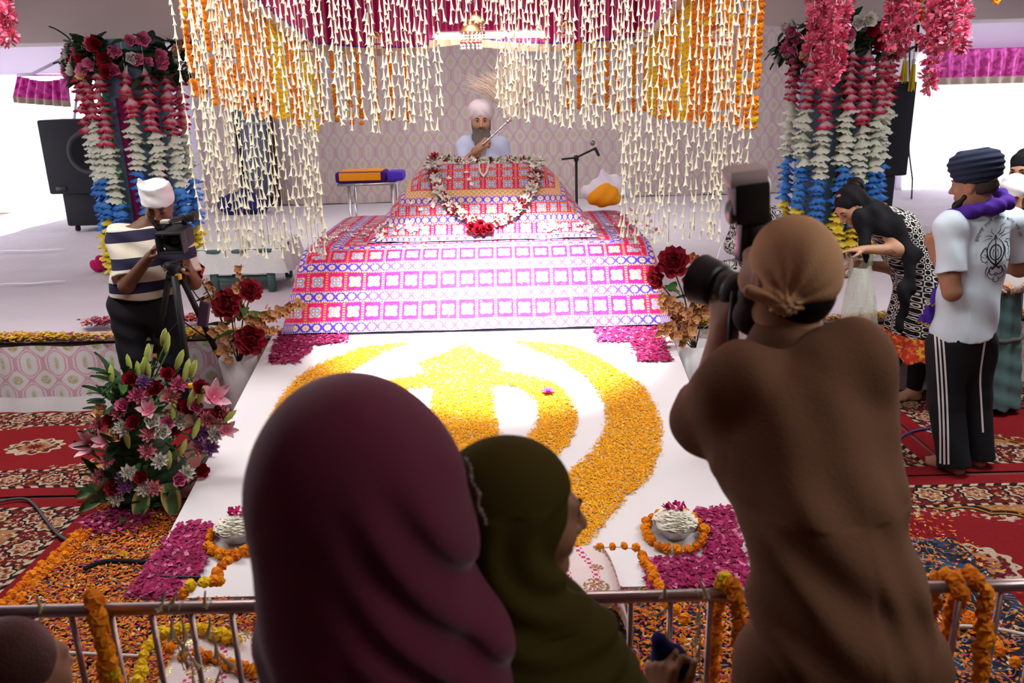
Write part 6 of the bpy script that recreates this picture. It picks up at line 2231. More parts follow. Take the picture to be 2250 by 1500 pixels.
# ================================================================ the cameraman at left
Y = 5.02
hc = at(348, 452, Y)
hf, hu = V3((.20, -.88, -.42)), V3((.12, -.40, .9))
nek = at(322, 505, Y + .03)
sR, sL = at(268, 520, Y), at(385, 515, Y + .05)
pel = at(308, 655, Y + .05)
che = (sR + sL) / 2 + V3((0, 0, -.14))
t = thing('person', 'cameraman in a striped polo shirt and white head cloth behind the tripod', 'person', (pel.x, pel.y, 0))
elR, wrR = at(278, 628, 4.90), at(328, 565, 4.80)
elL, wrL = at(425, 620, 5.0), at(418, 598, 4.86)
hipR, hipL = pel + V3((-.10, 0, -.03)), pel + V3((.10, 0, -.03))
kR, kL = V3((hipR.x + .01, Y + .02, .48)), V3((hipL.x + .05, Y + .06, .48))
aR, aL = V3((hipR.x + .05, Y + .05, .075)), V3((hipL.x + .06, Y + .10, .075))
dR = at(350, 528, 4.76) - wrR
dL = at(412, 572, 4.78) - wrL
body = torso(pel, che, nek, sL, sR, (.1, -1, 0)) + [cone(nek, hc + V3((0, .03, -.05)), .058, .055, .03)] + head_prims(hc, hf, hu) + limb(sR, elR, wrR, (.052, .043, .029)) + limb(sL, elL, wrL, (.052, .043, .029))
body += hand_prims(wrR, dR, (.9, -.1, .1), -1, (.45, .6, .4), .5) + hand_prims(wrL, dL, (-.9, -.2, 0), 1, (.9, 1.0, .6), .6)
body += limb(hipR, kR, aR, (.085, .06, .042)) + limb(hipL, kL, aL, (.085, .06, .042)) + foot_prims(aR, aR + V3((.05, -.2, 0))) + foot_prims(aL, aL + V3((.1, -.2, 0)))
blob('body', body, SK_D, t, .006)
face_parts(t, hc, hf, hu, lip=(.12, .04, .04), eyes=False)
r_, f_, u_ = basis(hf, hu)
P = lambda a, b, c: hc + r_ * a + f_ * b + u_ * c
blob('head_cloth', [ell(P(0, -.015, .035), (.088, .106, .085), .03, basis(hf, hu)), cone(P(0, -.012, .03), P(.008, -.022, .140), .092, .084, .02, cap=2), cone(P(.055, -.03, .09), P(.082, -.02, .172), .04, .010, .03), cone(P(-.05, -.03, .08), P(-.070, -.02, .135), .045, .016, .03), plane(P(0, 0, .022), -u_ + f_ * 0.12)], m_wh, t, .006, ripple(.0012, 60, 0, 110))
blob('hair', [ell(P(0, -.03, .0), (.081, .088, .075), .02, basis(hf, hu)), plane(P(0, .02, 0), f_), plane(P(0, 0, -.035), -u_), plane(P(0, 0, .04), u_)], m_hair, t, .008)
blob('beard', [cone(P(-.05, .045, -.06), P(0, .085, -.10), .016, .02, .03), cone(P(.05, .045, -.06), P(0, .085, -.10), .016, .02, .03), cone(P(-.026, .094, -.046), P(.026, .094, -.046), .007, .007, .01)], m_hair, t, .006)
a = Mat('striped_knit', (0.6, 0.55, 0.45), 0.9, spec=0.1)
_x, _y, _z = a.xyz()
q = (_z - _x * 0.10 + (_x * 9.0).sin() * .006) / 0.158
st_ = (q + 0.12).fract().lt(0.42)
a.color(a.mix(st_, a.mix(a.noise(90, 2), (0.58, 0.54, 0.44), (0.68, 0.64, 0.54)), (0.028, 0.026, 0.055)))
a.bump(a.noise(150, 2), 0.4, .004)
hem = pel.z + .02
shirt = [cone(pel + V3((0, 0, .0)), pel.lerp(che, .5), .190, .178, .06, (.1, -1, 0), .72), cone(pel.lerp(che, .5), che, .178, .19, .06, (.1, -1, 0), .74), cone(sR, sL, .085, .085, .06), cone(che, nek + V3((0, 0, -.02)), .165, .075, .05, (0, -1, 0), .8), cone(sR, sR.lerp(elR, .82), .082, .075, .05, cap=2), cone(sL, sL.lerp(elL, .8), .082, .075, .05, cap=2), plane(V3((0, 0, hem)), (0, 0, -1)), plane(nek + V3((0, -.02, .035)), (0, -.2, 1))]
blob('shirt', shirt, a, t, .007, ripple(.006, 22, 10, 34))
blob('collar', [cone(nek + V3((-.085, 0, -.01)), nek + V3((-.02, -.085, -.06)), .026, .022, .01, cap=0), cone(nek + V3((.075, 0, -.01)), nek + V3((.03, -.085, -.06)), .026, .022, .01), cone(nek + V3((-.085, .02, .0)), nek + V3((.08, .03, .0)), .03, .03, .02), ell(nek + V3((0, -.02, .03)), (.062, .062, .08), .01, None, '-')], cloth('collar_cream', (.66, .62, .52), .05, 20), t, .006)
m_btr = cloth('trousers_black', (0.012, 0.012, 0.016), 0.2, 12, 0.85, bump=0.3, bs=40)
blob('trousers', [cone(pel + V3((0, 0, .06)), pel + V3((0, 0, -.06)), .155, .158, .05, (0, -1, 0), .72), cone(hipR, kR, .108, .085, .04), cone(kR, aR + V3((0, 0, .0)), .085, .07, .03, cap=2), cone(hipL, kL, .108, .085, .04), cone(kL, aL, .085, .07, .03, cap=2)], m_btr, t, .008, ripple(.004, 14, 0, 40))
# video camera on its tripod
vc = at(383, 528, 4.74)
m_cam = cloth('camera_black', (0.02, 0.021, 0.023), 0.2, 60, 0.45, bump=0.2, bs=300)
m_lens = flat('lens_glass', (0.01, 0.02, 0.02), 0.05, 0.0, 0.8)
v = thing('video_camera', 'black video camera with a square lens hood on the tripod', 'camera', vc)
fw = V3((.05, -1, -.06)).normalized()
Rm = Matrix((( fw.cross(V3((0,0,1))).normalized()), fw, fw.cross(V3((0,0,1))).normalized().cross(fw).normalized())).transposed()
autosmooth(MB().box(vc + Rm @ V3((0, -.09, .0)), (.12, .20, .12), Rm, bev=.02).obj('camera_body', m_cam, v))
b = MB()
for dx, dz, sx, sz in ((0, .055, .15, .012), (0, -.055, .15, .012), (-.07, 0, .012, .12), (.07, 0, .012, .12)):
    b.box(vc + Rm @ V3((dx, .05, dz)), (sx, .085, sz), Rm, bev=.004)
autosmooth(b.obj('lens_hood', m_cam, v))
MB().lathe([(.06, -.01), (.058, .0), (.045, -.01), (.04, -.03), (.0, -.03)], vc + Rm @ V3((0, .04, 0)), 24, axis=fw).obj('lens_ring', m_cam, v)
MB().ell(vc + Rm @ V3((0, .005, 0)), (.036, .01, .036), 16, rot=Rm).obj('lens', m_lens, v)
MB().tube([vc + Rm @ V3((-.02, -.16, .06)), vc + Rm @ V3((-.02, -.15, .105)), vc + Rm @ V3((-.01, .0, .115)), vc + Rm @ V3((-.01, .05, .11))], .016, 8).obj('top_handle', m_cam, v)
MB().box(vc + Rm @ V3((-.06, -.2, .10)), (.05, .11, .05), Rm, bev=.01).obj('viewfinder', m_cam, v)
MB().box(vc + Rm @ V3((.02, .03, .118)), (.05, .05, .02), Rm, bev=.004).obj('microphone_mount', flat('mount_grey', (.45, .43, .40), .5), v)
MB().tube([at(355, 585, 4.8), at(352, 575, 4.76), at(362, 595, 4.72), at(375, 590, 4.72)], .004, 6).obj('cable', m_mic, v)
tp = at(383, 602, 4.76)
tr = thing('tripod', 'black video tripod with yellow locks before the cameraman', 'tripod', (tp.x, tp.y, 0))
MB().lathe([(.0, 0), (.03, .0), (.045, .02), (.03, .05), (.05, .07), (.05, .10), (.0, .10)], tp + V3((0, 0, -.03)), 16).obj('tripod_head', m_cam, tr)
MB().tube([tp + V3((0, 0, -.30)), tp], .022, 10).obj('center_column', m_cam, tr)
m_lock = flat('lock_yellow', (.80, .42, .01), .4)
tfeet = [gz(531, 890, .012), V3((tp.x - .18, 5.22, .012)), V3((tp.x + .02, 4.28, .012))]
tfeet = [gz(531, 890, .012), gz(318, 905, .012), gz(438, 985, .012)]
for i, ft in enumerate(tfeet):
    d = (ft - tp)
    top_ = tp + V3((d.x, d.y, 0)).normalized() * .055
    d = ft - top_
    lg = MB().tube([top_, top_ + d * .55], .019, 10).obj('leg', m_cam, tr)
    MB().tube([top_ + d * .5, top_ + d * .97], .012, 8).obj('lower_tube', flat('tripod_grey', (.10, .10, .11), .3, .5), lg)
    for kk in ((.55, .75) if i != 2 else (.62,)):
        MB().box(top_ + d * kk + V3((.012, -.012, 0)), (.035, .03, .03), bev=.006).obj('lock', m_lock, lg)
    MB().ell(ft + V3((0, 0, .006)), .018, 8).obj('rubber_foot', m_mic, lg)
for i in range(3):
    d = tfeet[i] - tp
    MB().tube([tp + V3((0, 0, -.28)), tp + d * .45], .005, 6).obj('brace', m_cam, tr)
MB().box(tp + V3((.035, -.03, -.01)), (.03, .03, .035), bev=.005).obj('pan_lock', m_lock, tr)
o = MB().box(at(448, 690, 4.86), (.065, .03, .16), Matrix.Rotation(.25, 3, 'Y'), bev=.01).obj('battery_pack', flat('dark_violet', (.06, .03, .06), .35))
tag(o, 'dark battery pack hanging on the tripod leg beside the left vase', 'battery')
MB().tube([at(448, 690, 4.86) + V3((0, 0, .08)), at(432, 650, 4.85), at(415, 625, 4.8)], .004, 6).obj('strap', m_mic, o)
# ================================================================ the photographer at right
Y = 1.52
hc = at(1728, 604, Y)
hf, hu = V3((-.38, .92, .05)), V3((-.03, .02, 1))
nek = at(1752, 752, Y - .03)
sL, sR = at(1622, 842, 1.43), at(1866, 795, 1.41)
che = (sL + sR) / 2 + V3((.02, .02, -.14))
pel = at(1850, 1440, 1.22)
t = thing('person', 'photographer in a brown kurta and tan head cloth shooting from the foreground', 'person', (pel.x, pel.y, 0))
elL = at(1548, 922, 1.54)
wrL = at(1590, 735, 1.66)
elR = at(1885, 900, 1.62)
wrR = at(1745, 690, 1.78)
hipR, hipL = pel + V3((.09, 0, -.02)), pel + V3((-.09, 0, -.02))
kR, kL = V3((pel.x + .10, 1.26, .50)), V3((pel.x - .08, 1.30, .50))
aR, aL = V3((pel.x + .10, 1.18, .075)), V3((pel.x - .08, 1.24, .075))
fc = V3((-.3, .95, 0))
dL = at(1592, 640, 1.70) - wrL
body = torso(pel, che, nek + V3((0, 0, -.04)), sL + V3((.03, 0, -.02)), sR + V3((-.03, 0, -.02)), fc, .80) + [cone(nek + V3((0, 0, -.04)), hc + V3((0, -.02, -.05)), .056, .056, .03)] + head_prims(hc, hf, hu, .93) + limb(sL, elL, wrL, (.052, .043, .030)) + limb(sR, elR, wrR, (.052, .043, .030))
body += hand_prims(wrL, dL, (.55, .55, .45), 1, (.55, .6, .5), .5) + hand_prims(wrR, (-.75, .2, .45), (-.2, -.9, 0), 1, (1.0, 1.0, .6), .5)
body += limb(hipR, kR, aR, (.085, .06, .042)) + limb(hipL, kL, aL, (.085, .06, .042)) + foot_prims(aR, aR + V3((0, .2, 0))) + foot_prims(aL, aL + V3((-.05, .2, 0)))
blob('body', body, SK_M, t, .005)
r_, f_, u_ = basis(hf, hu)
P = lambda a, b, c: hc + r_ * a + f_ * b + u_ * c
m_tan = cloth('head_cloth_tan', (0.52, 0.30, 0.16), 0.06, 8, 0.85, bump=0.25, bs=220)
kn = at(1724, 668, 1.432)
def tanfold(Q):
    d = np.linalg.norm(Q - _v(kn), axis=1)
    an = np.arctan2(Q[:, 0] - kn.x, Q[:, 2] - kn.z)
    return (.0042 * np.sin(an * 13) * np.exp(-d / .07)).astype(np.float32)
blob('head_cloth', [ell(P(0, -.018, .030), (.0735, .0925, .0870), .03, basis(hf, hu)), ell(P(0, -.036, .0), (.070, .070, .066), .03, basis(hf, hu)), ell(kn, (.020, .018, .017), .02), cone(kn, kn + V3((.07, .03, .012)), .014, .012, .02), cone(kn, kn + V3((-.06, .02, .02)), .012, .012, .02), plane(P(0, -.05, -.043), -u_ * 1 + f_ * 0.28)], m_tan, t, .0045, tanfold)
blob('hair', [ell(P(0, -.026, -.02), (.071, .080, .074), .02, basis(hf, hu)), plane(P(0, .03, 0), f_), plane(P(0, 0, -.085), -u_), plane(P(0, 0, .0), u_)], m_hair, t, .006)
blob('beard', [cone(P(-.06, .02, -.04), P(-.03, .065, -.09), .022, .028, .03), cone(P(.06, .02, -.04), P(.03, .065, -.09), .022, .028, .03), ell(P(0, .07, -.11), (.045, .03, .035), .03, basis(hf, hu))], cloth('beard_dark_grey', (.05, .045, .04), .4, 80), t, .007)
m_brown = cloth('kurta_brown', (0.165, 0.082, 0.045), 0.08, 6, 0.85, bump=0.25, bs=160)
MATS['kurta_brown'] = m_brown
wst = at(1818, 1180, 1.29)
rbs = at(1778, 960, 1.40)
hips = at(1858, 1420, 1.22)
low_ = V3((hips.x + .01, 1.22, .42))
def kfold(Q):
    s_ = (Q[:, 2] * 1.0 + (Q[:, 0] - .55) * 0.75)
    env = np.exp(-((Q[:, 2] - 1.24) / .16) ** 2)
    s2 = (Q[:, 2] + (Q[:, 0] - .62) * 2.6)
    e2 = np.exp(-((Q[:, 2] - 1.22) / .14) ** 2) * (Q[:, 0] > .58)
    u_ = np.sin(s_ * 46 + 1.2 * np.sin(Q[:, 0] * 14))
    return (.0065 * env * u_ + .003 * e2 * np.sin(s2 * 40) + .0035 * np.sin(Q[:, 0] * 55 + Q[:, 2] * 16) * (Q[:, 2] > 1.35) + .005 * np.sin(Q[:, 0] * 40 + Q[:, 1] * 40) * np.clip((1.0 - Q[:, 2]) * 2, 0, 1)).astype(np.float32)
kur = [cone(low_, hips, .20, .140, .06, fc, .78, cap=1), cone(hips, wst, .140, .127, .08, fc, .74), cone(wst, rbs, .127, .140, .08, fc, .72), cone(rbs, che + V3((0, 0, .02)), .140, .150, .08, fc, .74), cone(nek + V3((-.01, 0, -.115)), sL, .062, .060, .05), cone(nek + V3((.01, 0, -.115)), sR, .062, .060, .05), cone(che, nek + V3((0, 0, -.085)), .14, .062, .05, fc, .85), ell(nek + V3((.0, -.015, -.125)), (.165, .085, .085), .06),
       cone(sL, elL, .068, .062, .05), cone(elL, elL.lerp(wrL, .22), .066, .056, .03, cap=2), cone(sR, elR, .073, .066, .05), cone(elR, elR.lerp(wrR, .25), .066, .056, .03, cap=2)]
blob('kurta', kur, m_brown, t, .0055, kfold)
# collar standing round the neck
cb = MB()
def colf(a_, c_):
    an = -2.6 + 5.2 * a_
    d = V3((math.sin(an), -math.cos(an), 0))
    k_ = min(1, c_ / .3)
    rr = .060 + .006 * k_ + .034 * max(0, c_ - .3) / .7
    z = .010 + .030 * k_ - .075 * max(0, c_ - .3) / .7
    return nek + V3((0, .012, 0)) + d * rr + V3((0, 0, z - .006 * abs(an) - .014 * math.sin(an)))
cb.grid(colf, 40, 6)
co = cb.obj('collar', m_brown, t)
sm = co.modifiers.new('thick', 'SOLIDIFY'); sm.thickness = .005
blob('trousers', [cone(pel, pel + V3((0, 0, -.08)), .15, .15, .05, fc, .72), cone(hipR, kR, .10, .08, .04), cone(kR, aR, .08, .065, .03, cap=2), cone(hipL, kL, .10, .08, .04), cone(kL, aL, .08, .065, .03, cap=2)], m_brown, t, .01)
# camera with long hood and flash
m_camb = Mat('camera_body_black', (0.012, 0.011, 0.012), 0.42, spec=0.4)
cm = thing('photo_camera', 'black photo camera with a hooded zoom lens and tall flash held by the photographer', 'camera', at(1640, 640, 1.72))
ld = V3((-.56, .80, .12)).normalized()
lx = ld.cross(V3((0, 0, 1))).normalized()
lz = lx.cross(ld)
Rl = Matrix((lx, ld, lz)).transposed()
L0 = at(1655, 655, 1.66)
autosmooth(MB().box(L0 + Rl @ V3((.01, -.03, -.01)), (.135, .065, .10), Rl, bev=.015).obj('camera_body', m_camb, cm))
autosmooth(MB().box(L0 + Rl @ V3((.0, -.03, .055)), (.06, .06, .045), Rl, bev=.012).obj('viewfinder_hump', m_camb, cm))
MB().lathe([(.036, 0), (.037, .02), (.041, .022), (.041, .055), (.039, .058), (.040, .062), (.040, .098), (.0, .098)], L0, 28, axis=ld).obj('lens_barrel', m_camb, cm)
MB().lathe([(.0405, .030), (.0425, .032), (.0425, .050), (.0405, .052)], L0, 28, axis=ld).obj('zoom_ring', flat('rubber', (.025, .024, .024), .7), cm)
MB().lathe([(.040, .088), (.047, .092), (.050, .10), (.054, .145), (.055, .147), (.052, .146), (.047, .10), (.0, .095)], L0, 32, axis=ld).obj('lens_hood', m_camb, cm)
fb = at(1652, 570, 1.62)
autosmooth(MB().box(at(1655, 520, 1.61), (.062, .04, .098), bev=.008).obj('flash_body', m_camb, cm))
MB().box(at(1672, 512, 1.585), (.038, .004, .030)).obj('flash_screen', flat('screen_olive', (.06, .05, .035), .3), cm)
MB().tube([at(1648, 590, 1.62), at(1645, 620, 1.64)], .018, 10).obj('hot_shoe', m_camb, cm)
Rf = Matrix.Rotation(-.10, 3, 'Y') @ Matrix.Rotation(.12, 3, 'X')
autosmooth(MB().box(at(1645, 440, 1.60), (.070, .062, .082), Rf, bev=.010).obj('flash_head', m_camb, cm))
MB().lathe([(.024, 0), (.024, .012), (.0, .014)], at(1617, 465, 1.60), 16, axis=(-1, -.2, 0)).obj('pivot', m_camb, cm)
autosmooth(MB().box(at(1637, 385, 1.60), (.074, .066, .034), Rf, bev=.008).obj('diffuser_cap', Mat('frosted_cap', (.72, .62, .60), .4, spec=.4, Transmission_Weight=.35), cm))
MB().tube([at(1612, 640, 1.64), at(1606, 700, 1.62), at(1603, 770, 1.60), at(1600, 820, 1.55), at(1598, 760, 1.6)], [.006] * 5, 6).obj('strap', m_camb, cm)

# ================================================================ woman under the maroon veil
m_veil = Mat('veil_maroon', (0.085, 0.010, 0.032), 0.8, spec=0.2)
m_veil.color(m_veil.mix(m_veil.noise(5, 2), (0.10, 0.011, 0.036), (0.155, 0.017, 0.055)))
m_veil.bump(m_veil.noise(420, 1), 0.25, .003)
m_veil.b.inputs['Sheen Weight'].default_value = 0.25
Y = 1.02
hc = at(775, 1020, Y + .03)
t = thing('person', 'woman under a maroon veil seen from behind in the foreground', 'person', (hc.x, Y - .05, 0))
hf, hu = V3((.30, .95, -.05)), V3((0, 0, 1))
nek = hc + V3((.01, -.03, -.17))
sL, sR = nek + V3((-.115, .0, -.10)), nek + V3((.15, -.02, -.08))
che = nek + V3((0, -.02, -.20)); pel = V3((nek.x + .02, nek.y - .06, .92))
elL, wrL = sL + V3((.0, .06, -.28)), sL + V3((.08, .24, -.36))
elR, wrR = sR + V3((.0, .06, -.28)), sR + V3((-.06, .24, -.36))
hipL, hipR = pel + V3((-.09, 0, 0)), pel + V3((.09, 0, 0))
kL, kR = V3((hipL.x, hipL.y + .02, .48)), V3((hipR.x, hipR.y + .02, .48))
aL, aR = V3((hipL.x, hipL.y, .075)), V3((hipR.x, hipR.y, .075))
body = torso(pel, che, nek, sL, sR, (0, 1, 0), .78) + [cone(nek + V3((0, 0, -.04)), hc + V3((0, -.02, -.05)), .05, .05, .03)] + head_prims(hc, hf, hu) + limb(sL, elL, wrL, (.045, .037, .026)) + limb(sR, elR, wrR, (.045, .037, .026)) + hand_prims(wrL, (.5, .8, 0), (0, 0, -1), 1) + hand_prims(wrR, (-.5, .8, 0), (0, 0, -1), -1) + limb(hipL, kL, aL, (.085, .06, .04)) + limb(hipR, kR, aR, (.085, .06, .04)) + foot_prims(aL, aL + V3((0, .2, 0))) + foot_prims(aR, aR + V3((0, .2, 0)))
blob('body', body, SK_M, t, .008)
def vfold(Q):
    k = (Q[:, 0] - hc.x) * 1.0 + (Q[:, 2] - hc.z) * 0.62
    env = 1 / (1 + np.exp(-(Q[:, 0] - (hc.x + .03)) * 60)) * (1 / (1 + np.exp((Q[:, 2] - (hc.z + .02)) * 60)))
    m2 = .004 * np.sin(Q[:, 0] * 34 + 2.0 * np.sin(Q[:, 2] * 7))
    return (.006 * env * np.sin(k * 95 + .8 * np.sin(Q[:, 2] * 18)) + m2 * np.clip((hc.z - .12 - Q[:, 2]) * 6, 0, 1)).astype(np.float32)
A = lambda px, py, y: at(px, py, y)
vl = [ell(A(768, 1015, Y), (.112, .125, .118), .05), ell(A(790, 1085, Y), (.134, .125, .12), .08), cone(A(806, 1170, Y), A(815, 1330, Y - .02), .136, .134, .08), cone(A(815, 1330, Y - .02), A(835, 1600, Y - .03), .134, .136, .08), ell(A(1000, 1500, Y - .02), (.062, .07, .060), .08), cone(A(842, 1640, Y), V3((nek.x + .02, Y - .06, .95)), .145, .19, .1, (0, 1, 0), .75), cone(sL, elL, .05, .055, .06), cone(sR, elR, .05, .055, .06), ell(hc + hf * .13 + V3((0, 0, -.02)), (.07, .09, .09), .04, basis(hf, hu), '-')]
blob('veil', vl, m_veil, t, .0055, vfold)
blob('skirt', [cone(pel + V3((0, 0, .08)), V3((pel.x, pel.y, .10)), .17, .27, .05, (0, 1, 0), .8, cap=2)], m_veil, t, .012, ripple(.006, 40, 30, 0))
b = MB()
m_bead = flat('edge_beads', (.28, .21, .20), .5)
for i in range(16):
    k = i / 15
    p = A(1022 + 42 * k ** .8 + 4 * math.sin(i), 1010 + 140 * k, Y + .02)
    b.ell(p, .003 if i % 4 else .0045, 6)
tag(b.obj('beaded_edge', m_bead, t), kind='stuff')

# ================================================================ woman under the olive veil, in profile
m_ol = Mat('veil_olive', (0.055, 0.040, 0.006), 0.85, spec=0.1)
m_ol.color(m_ol.mix(m_ol.noise(6, 2), (0.040, 0.030, 0.005), (0.066, 0.050, 0.008)))
m_ol.bump(m_ol.noise(300, 1), 0.2, .003)
Y = 1.21
hf, hu = V3((.93, .34, -.10)), V3((.10, 0.03, 1))
r_, f_, u_ = basis(hf, hu)
hc = at(1262, 1130, Y) - f_ * .098 + u_ * .005
nek = hc - u_ * .165 - f_ * .035
t = thing('person', 'woman under an olive veil with her face in profile in the foreground', 'person', (nek.x, nek.y, 0))
sL, sR = nek + V3((-.06, .14, -.05)), nek + V3((.07, -.13, -.06))
sL, sR = nek + V3((-.13, .08, -.06)), nek + V3((.14, -.05, -.06))
che = nek + V3((0, -.02, -.2)); pel = V3((nek.x, nek.y - .04, .86))
elL, wrL = sL + V3((-.03, .06, -.27)), sL + V3((.10, .2, -.32))
elR, wrR = at(1405, 1640, 1.20), at(1452, 1560, 1.38)
hipL, hipR = pel + V3((-.09, 0, 0)), pel + V3((.09, 0, 0))
kL, kR = V3((hipL.x, hipL.y + .02, .46)), V3((hipR.x, hipR.y + .02, .46))
aL, aR = V3((hipL.x, hipL.y, .075)), V3((hipR.x, hipR.y, .075))
body = torso(pel, che, nek, sL, sR, (.3, 1, 0), .9) + [cone(nek + V3((0, 0, -.04)), hc - u_ * .05 - f_ * .01, .05, .048, .03)] + head_prims(hc, hf, hu, .97) + limb(sL, elL, wrL, (.045, .037, .026)) + limb(sR, elR, wrR, (.045, .037, .026)) + hand_prims(wrL, (.5, .8, 0), (0, 0, -1), 1) + hand_prims(wrR, (.05, .35, .9), (.6, .5, -.1), -1, (.9, 1.0, .7), .6) + limb(hipL, kL, aL, (.08, .06, .04)) + limb(hipR, kR, aR, (.08, .06, .04)) + foot_prims(aL, aL + V3((0, .2, 0))) + foot_prims(aR, aR + V3((0, .2, 0)))
blob('body', body, SK_M, t, .005)
face_parts(t, hc, hf, hu, .97)
def ofold(Q):
    d = np.linalg.norm((Q - _v(hc + f_ * .06)) * np.array((1, .6, 1), dtype=np.float32), axis=1)
    return (.0035 * np.sin(d * 130) * (Q[:, 2] < hc.z + .05) + .005 * np.sin(Q[:, 2] * 60 + Q[:, 0] * 30) * (Q[:, 2] < nek.z + .02)).astype(np.float32)
vl = [ell(hc - f_ * .028 + u_ * .035, (.090, .112, .104), .04, basis(hf, hu)), ell(hc - f_ * .055 - u_ * .05, (.085, .085, .10), .06, basis(hf, hu)), cone(nek + V3((0, 0, .03)), nek + V3((.02, 0, -.08)), .105, .145, .08), cone(nek + V3((.02, 0, -.08)), che + V3((.02, 0, -.1)), .145, .17, .08, (.3, 1, 0), .8), cone(sL, elL, .06, .06, .05), cone(sR, elR, .075, .062, .07), cone(che, pel + V3((0, 0, -.2)), .17, .2, .08, (.3, 1, 0), .75), ell(nek + V3((.06, .06, -.02)), (.09, .09, .07), .05),
      ell(hc + f_ * .120 - u_ * .030, (.10, .085, .112), .012, basis(hf, hu), '-')]
blob('veil', vl, m_ol, t, .0055, ofold)
blob('skirt', [cone(pel + V3((0, 0, .05)), V3((pel.x, pel.y, .10)), .17, .25, .05, (0, 1, 0), .8, cap=2)], m_ol, t, .012, ripple(.006, 40, 30, 0))
bc_ = at(1500, 1470, 1.42)
o = blob('blue_scarf', [cone(at(1452, 1408, 1.44), at(1478, 1470, 1.44), .018, .038, .03), cone(at(1478, 1470, 1.44), at(1478, 1800, 1.44), .038, .05, .03)], cloth('scarf_royal_blue', (0.014, 0.018, 0.11), 0.2, 10), None, .006, ripple(.004, 120, 0, 10))
tag(o, 'royal blue scarf gripped by the woman in the olive veil', 'scarf')

# ================================================================ a child's head at the bottom left corner
hc = at(28, 1500, 1.18)
hf, hu = V3((.4, .9, -.1)), V3((0, 0, 1))
t = thing('person', 'child with short brown hair at the bottom left corner of the view', 'person', (hc.x, 1.12, 0))
nek = hc + V3((0, -.03, -.14)); sL, sR = nek + V3((-.13, 0, -.04)), nek + V3((.13, 0, -.04))
che = nek + V3((0, 0, -.14)); pel = V3((nek.x, nek.y - .02, .55))
body = torso(pel, che, nek, sL, sR, (0, 1, 0), .75) + [cone(nek, hc + V3((0, -.02, -.05)), .042, .042, .03)] + head_prims(hc, hf, hu, .92)
for s_, sh_ in ((-1, sL), (1, sR)):
    e_, w_ = sh_ + V3((s_ * .04, .02, -.2)), sh_ + V3((-s_ * .02, .14, -.28))
    body += limb(sh_, e_, w_, (.036, .03, .022)) + hand_prims(w_, (-s_ * .3, .9, 0), (0, 0, -1), -s_, s=.8)
    hp, kn_, an_ = pel + V3((s_ * .07, 0, 0)), V3((pel.x + s_ * .07, pel.y + .02, .32)), V3((pel.x + s_ * .07, pel.y, .06))
    body += limb(hp, kn_, an_, (.065, .048, .034)) + foot_prims(an_, an_ + V3((0, .2, 0)), .8)
blob('body', body, SK_M, t, .008)
r_, f_, u_ = basis(hf, hu)
P = lambda a, b, c: hc + r_ * a + f_ * b + u_ * c
blob('hair', [ell(P(0, -.022, .035), (.076, .094, .088), .02, basis(hf, hu)), ell(P(0, .11, -.03), (.07, .06, .085), .02, basis(hf, hu), '-')], cloth('hair_brown', (.075, .03, .025), .3, 60, .6, .5, 200), t, .006, None)
blob('shirt', [cone(pel, che, .115, .13, .05, (0, 1, 0), .74), cone(sL, sR, .055, .055, .05), cone(sL, sL + V3((-.03, .01, -.12)), .05, .05, .03), cone(sR, sR + V3((.03, .01, -.12)), .05, .05, .03), cone(pel, pel + V3((0, 0, -.25)), .115, .12, .05, (0, 1, 0), .8)], cloth('shirt_plum', (.06, .03, .05), .2, 8), t, .008)

# ================================================================ woman bending over the stage edge
Y = 5.12
hc = at(1868, 452, Y - .02)
hf, hu = V3((-.62, -.30, -.72)), V3((-.72, -.1, .68))
sN, sF = at(1945, 500, Y - .12), at(1925, 478, Y + .16)   # near and far shoulder
nek = at(1912, 462, Y + .02)
che = at(1965, 505, Y + .02)
pel = at(2030, 640, Y + .02)
t = thing('person', 'woman in a black and white printed dress bending over a plastic bag', 'person', (pel.x, pel.y, 0))
elN, wrN = at(1975, 548, Y - .20), at(1898, 548, Y - .18)
elF, wrF = at(1965, 590, Y + .10), at(1876, 578, Y - .02)
hpN, hpF = pel + V3((0, -.09, -.04)), pel + V3((0, .09, -.04))
knN, knF = V3((pel.x - .02, Y - .06, .45)), V3((pel.x - .05, Y + .12, .45))
anN, anF = gz(2008, 858, .075), V3((pel.x - .16, Y + .10, .075))
fd = V3((-.55, -.2, -.8))
body = torso(pel, che, nek, sN, sF, fd, .92) + [cone(nek, hc + V3((.03, 0, .01)), .048, .05, .03)] + head_prims(hc, hf, hu, .96) + limb(sN, elN, wrN, (.048, .040, .025)) + limb(sF, elF, wrF, (.048, .040, .025))
body += hand_prims(wrN, (-1, -.05, -.02), (-.1, -.1, -1), 1, (.5, .6, .5), .5, .95, per=[(.05, .1, .1), (.8, 1.0, .7), (.9, 1.1, .7), (.9, 1.1, .7)]) + hand_prims(wrF, (-.8, -.1, -.45), (.2, -.3, -1), 1, (.9, 1.1, .7), .6, .95)
body += limb(hpN, knN, anN, (.085, .06, .04)) + limb(hpF, knF, anF, (.085, .06, .04)) + foot_prims(anN, anN + V3((-.25, -.02, 0)), .95) + foot_prims(anF, anF + V3((-.25, -.05, 0)), .95)
blob('body', body, SK_L, t, .0055)
face_parts(t, hc, hf, hu, .96, eyes=False)
r_, f_, u_ = basis(hf, hu)
P = lambda a, b, c: hc + r_ * a + f_ * b + u_ * c
m_bk = cloth('chiffon_black', (0.010, 0.010, 0.013), 0.3, 20, 0.85, bump=0.4, bs=90)
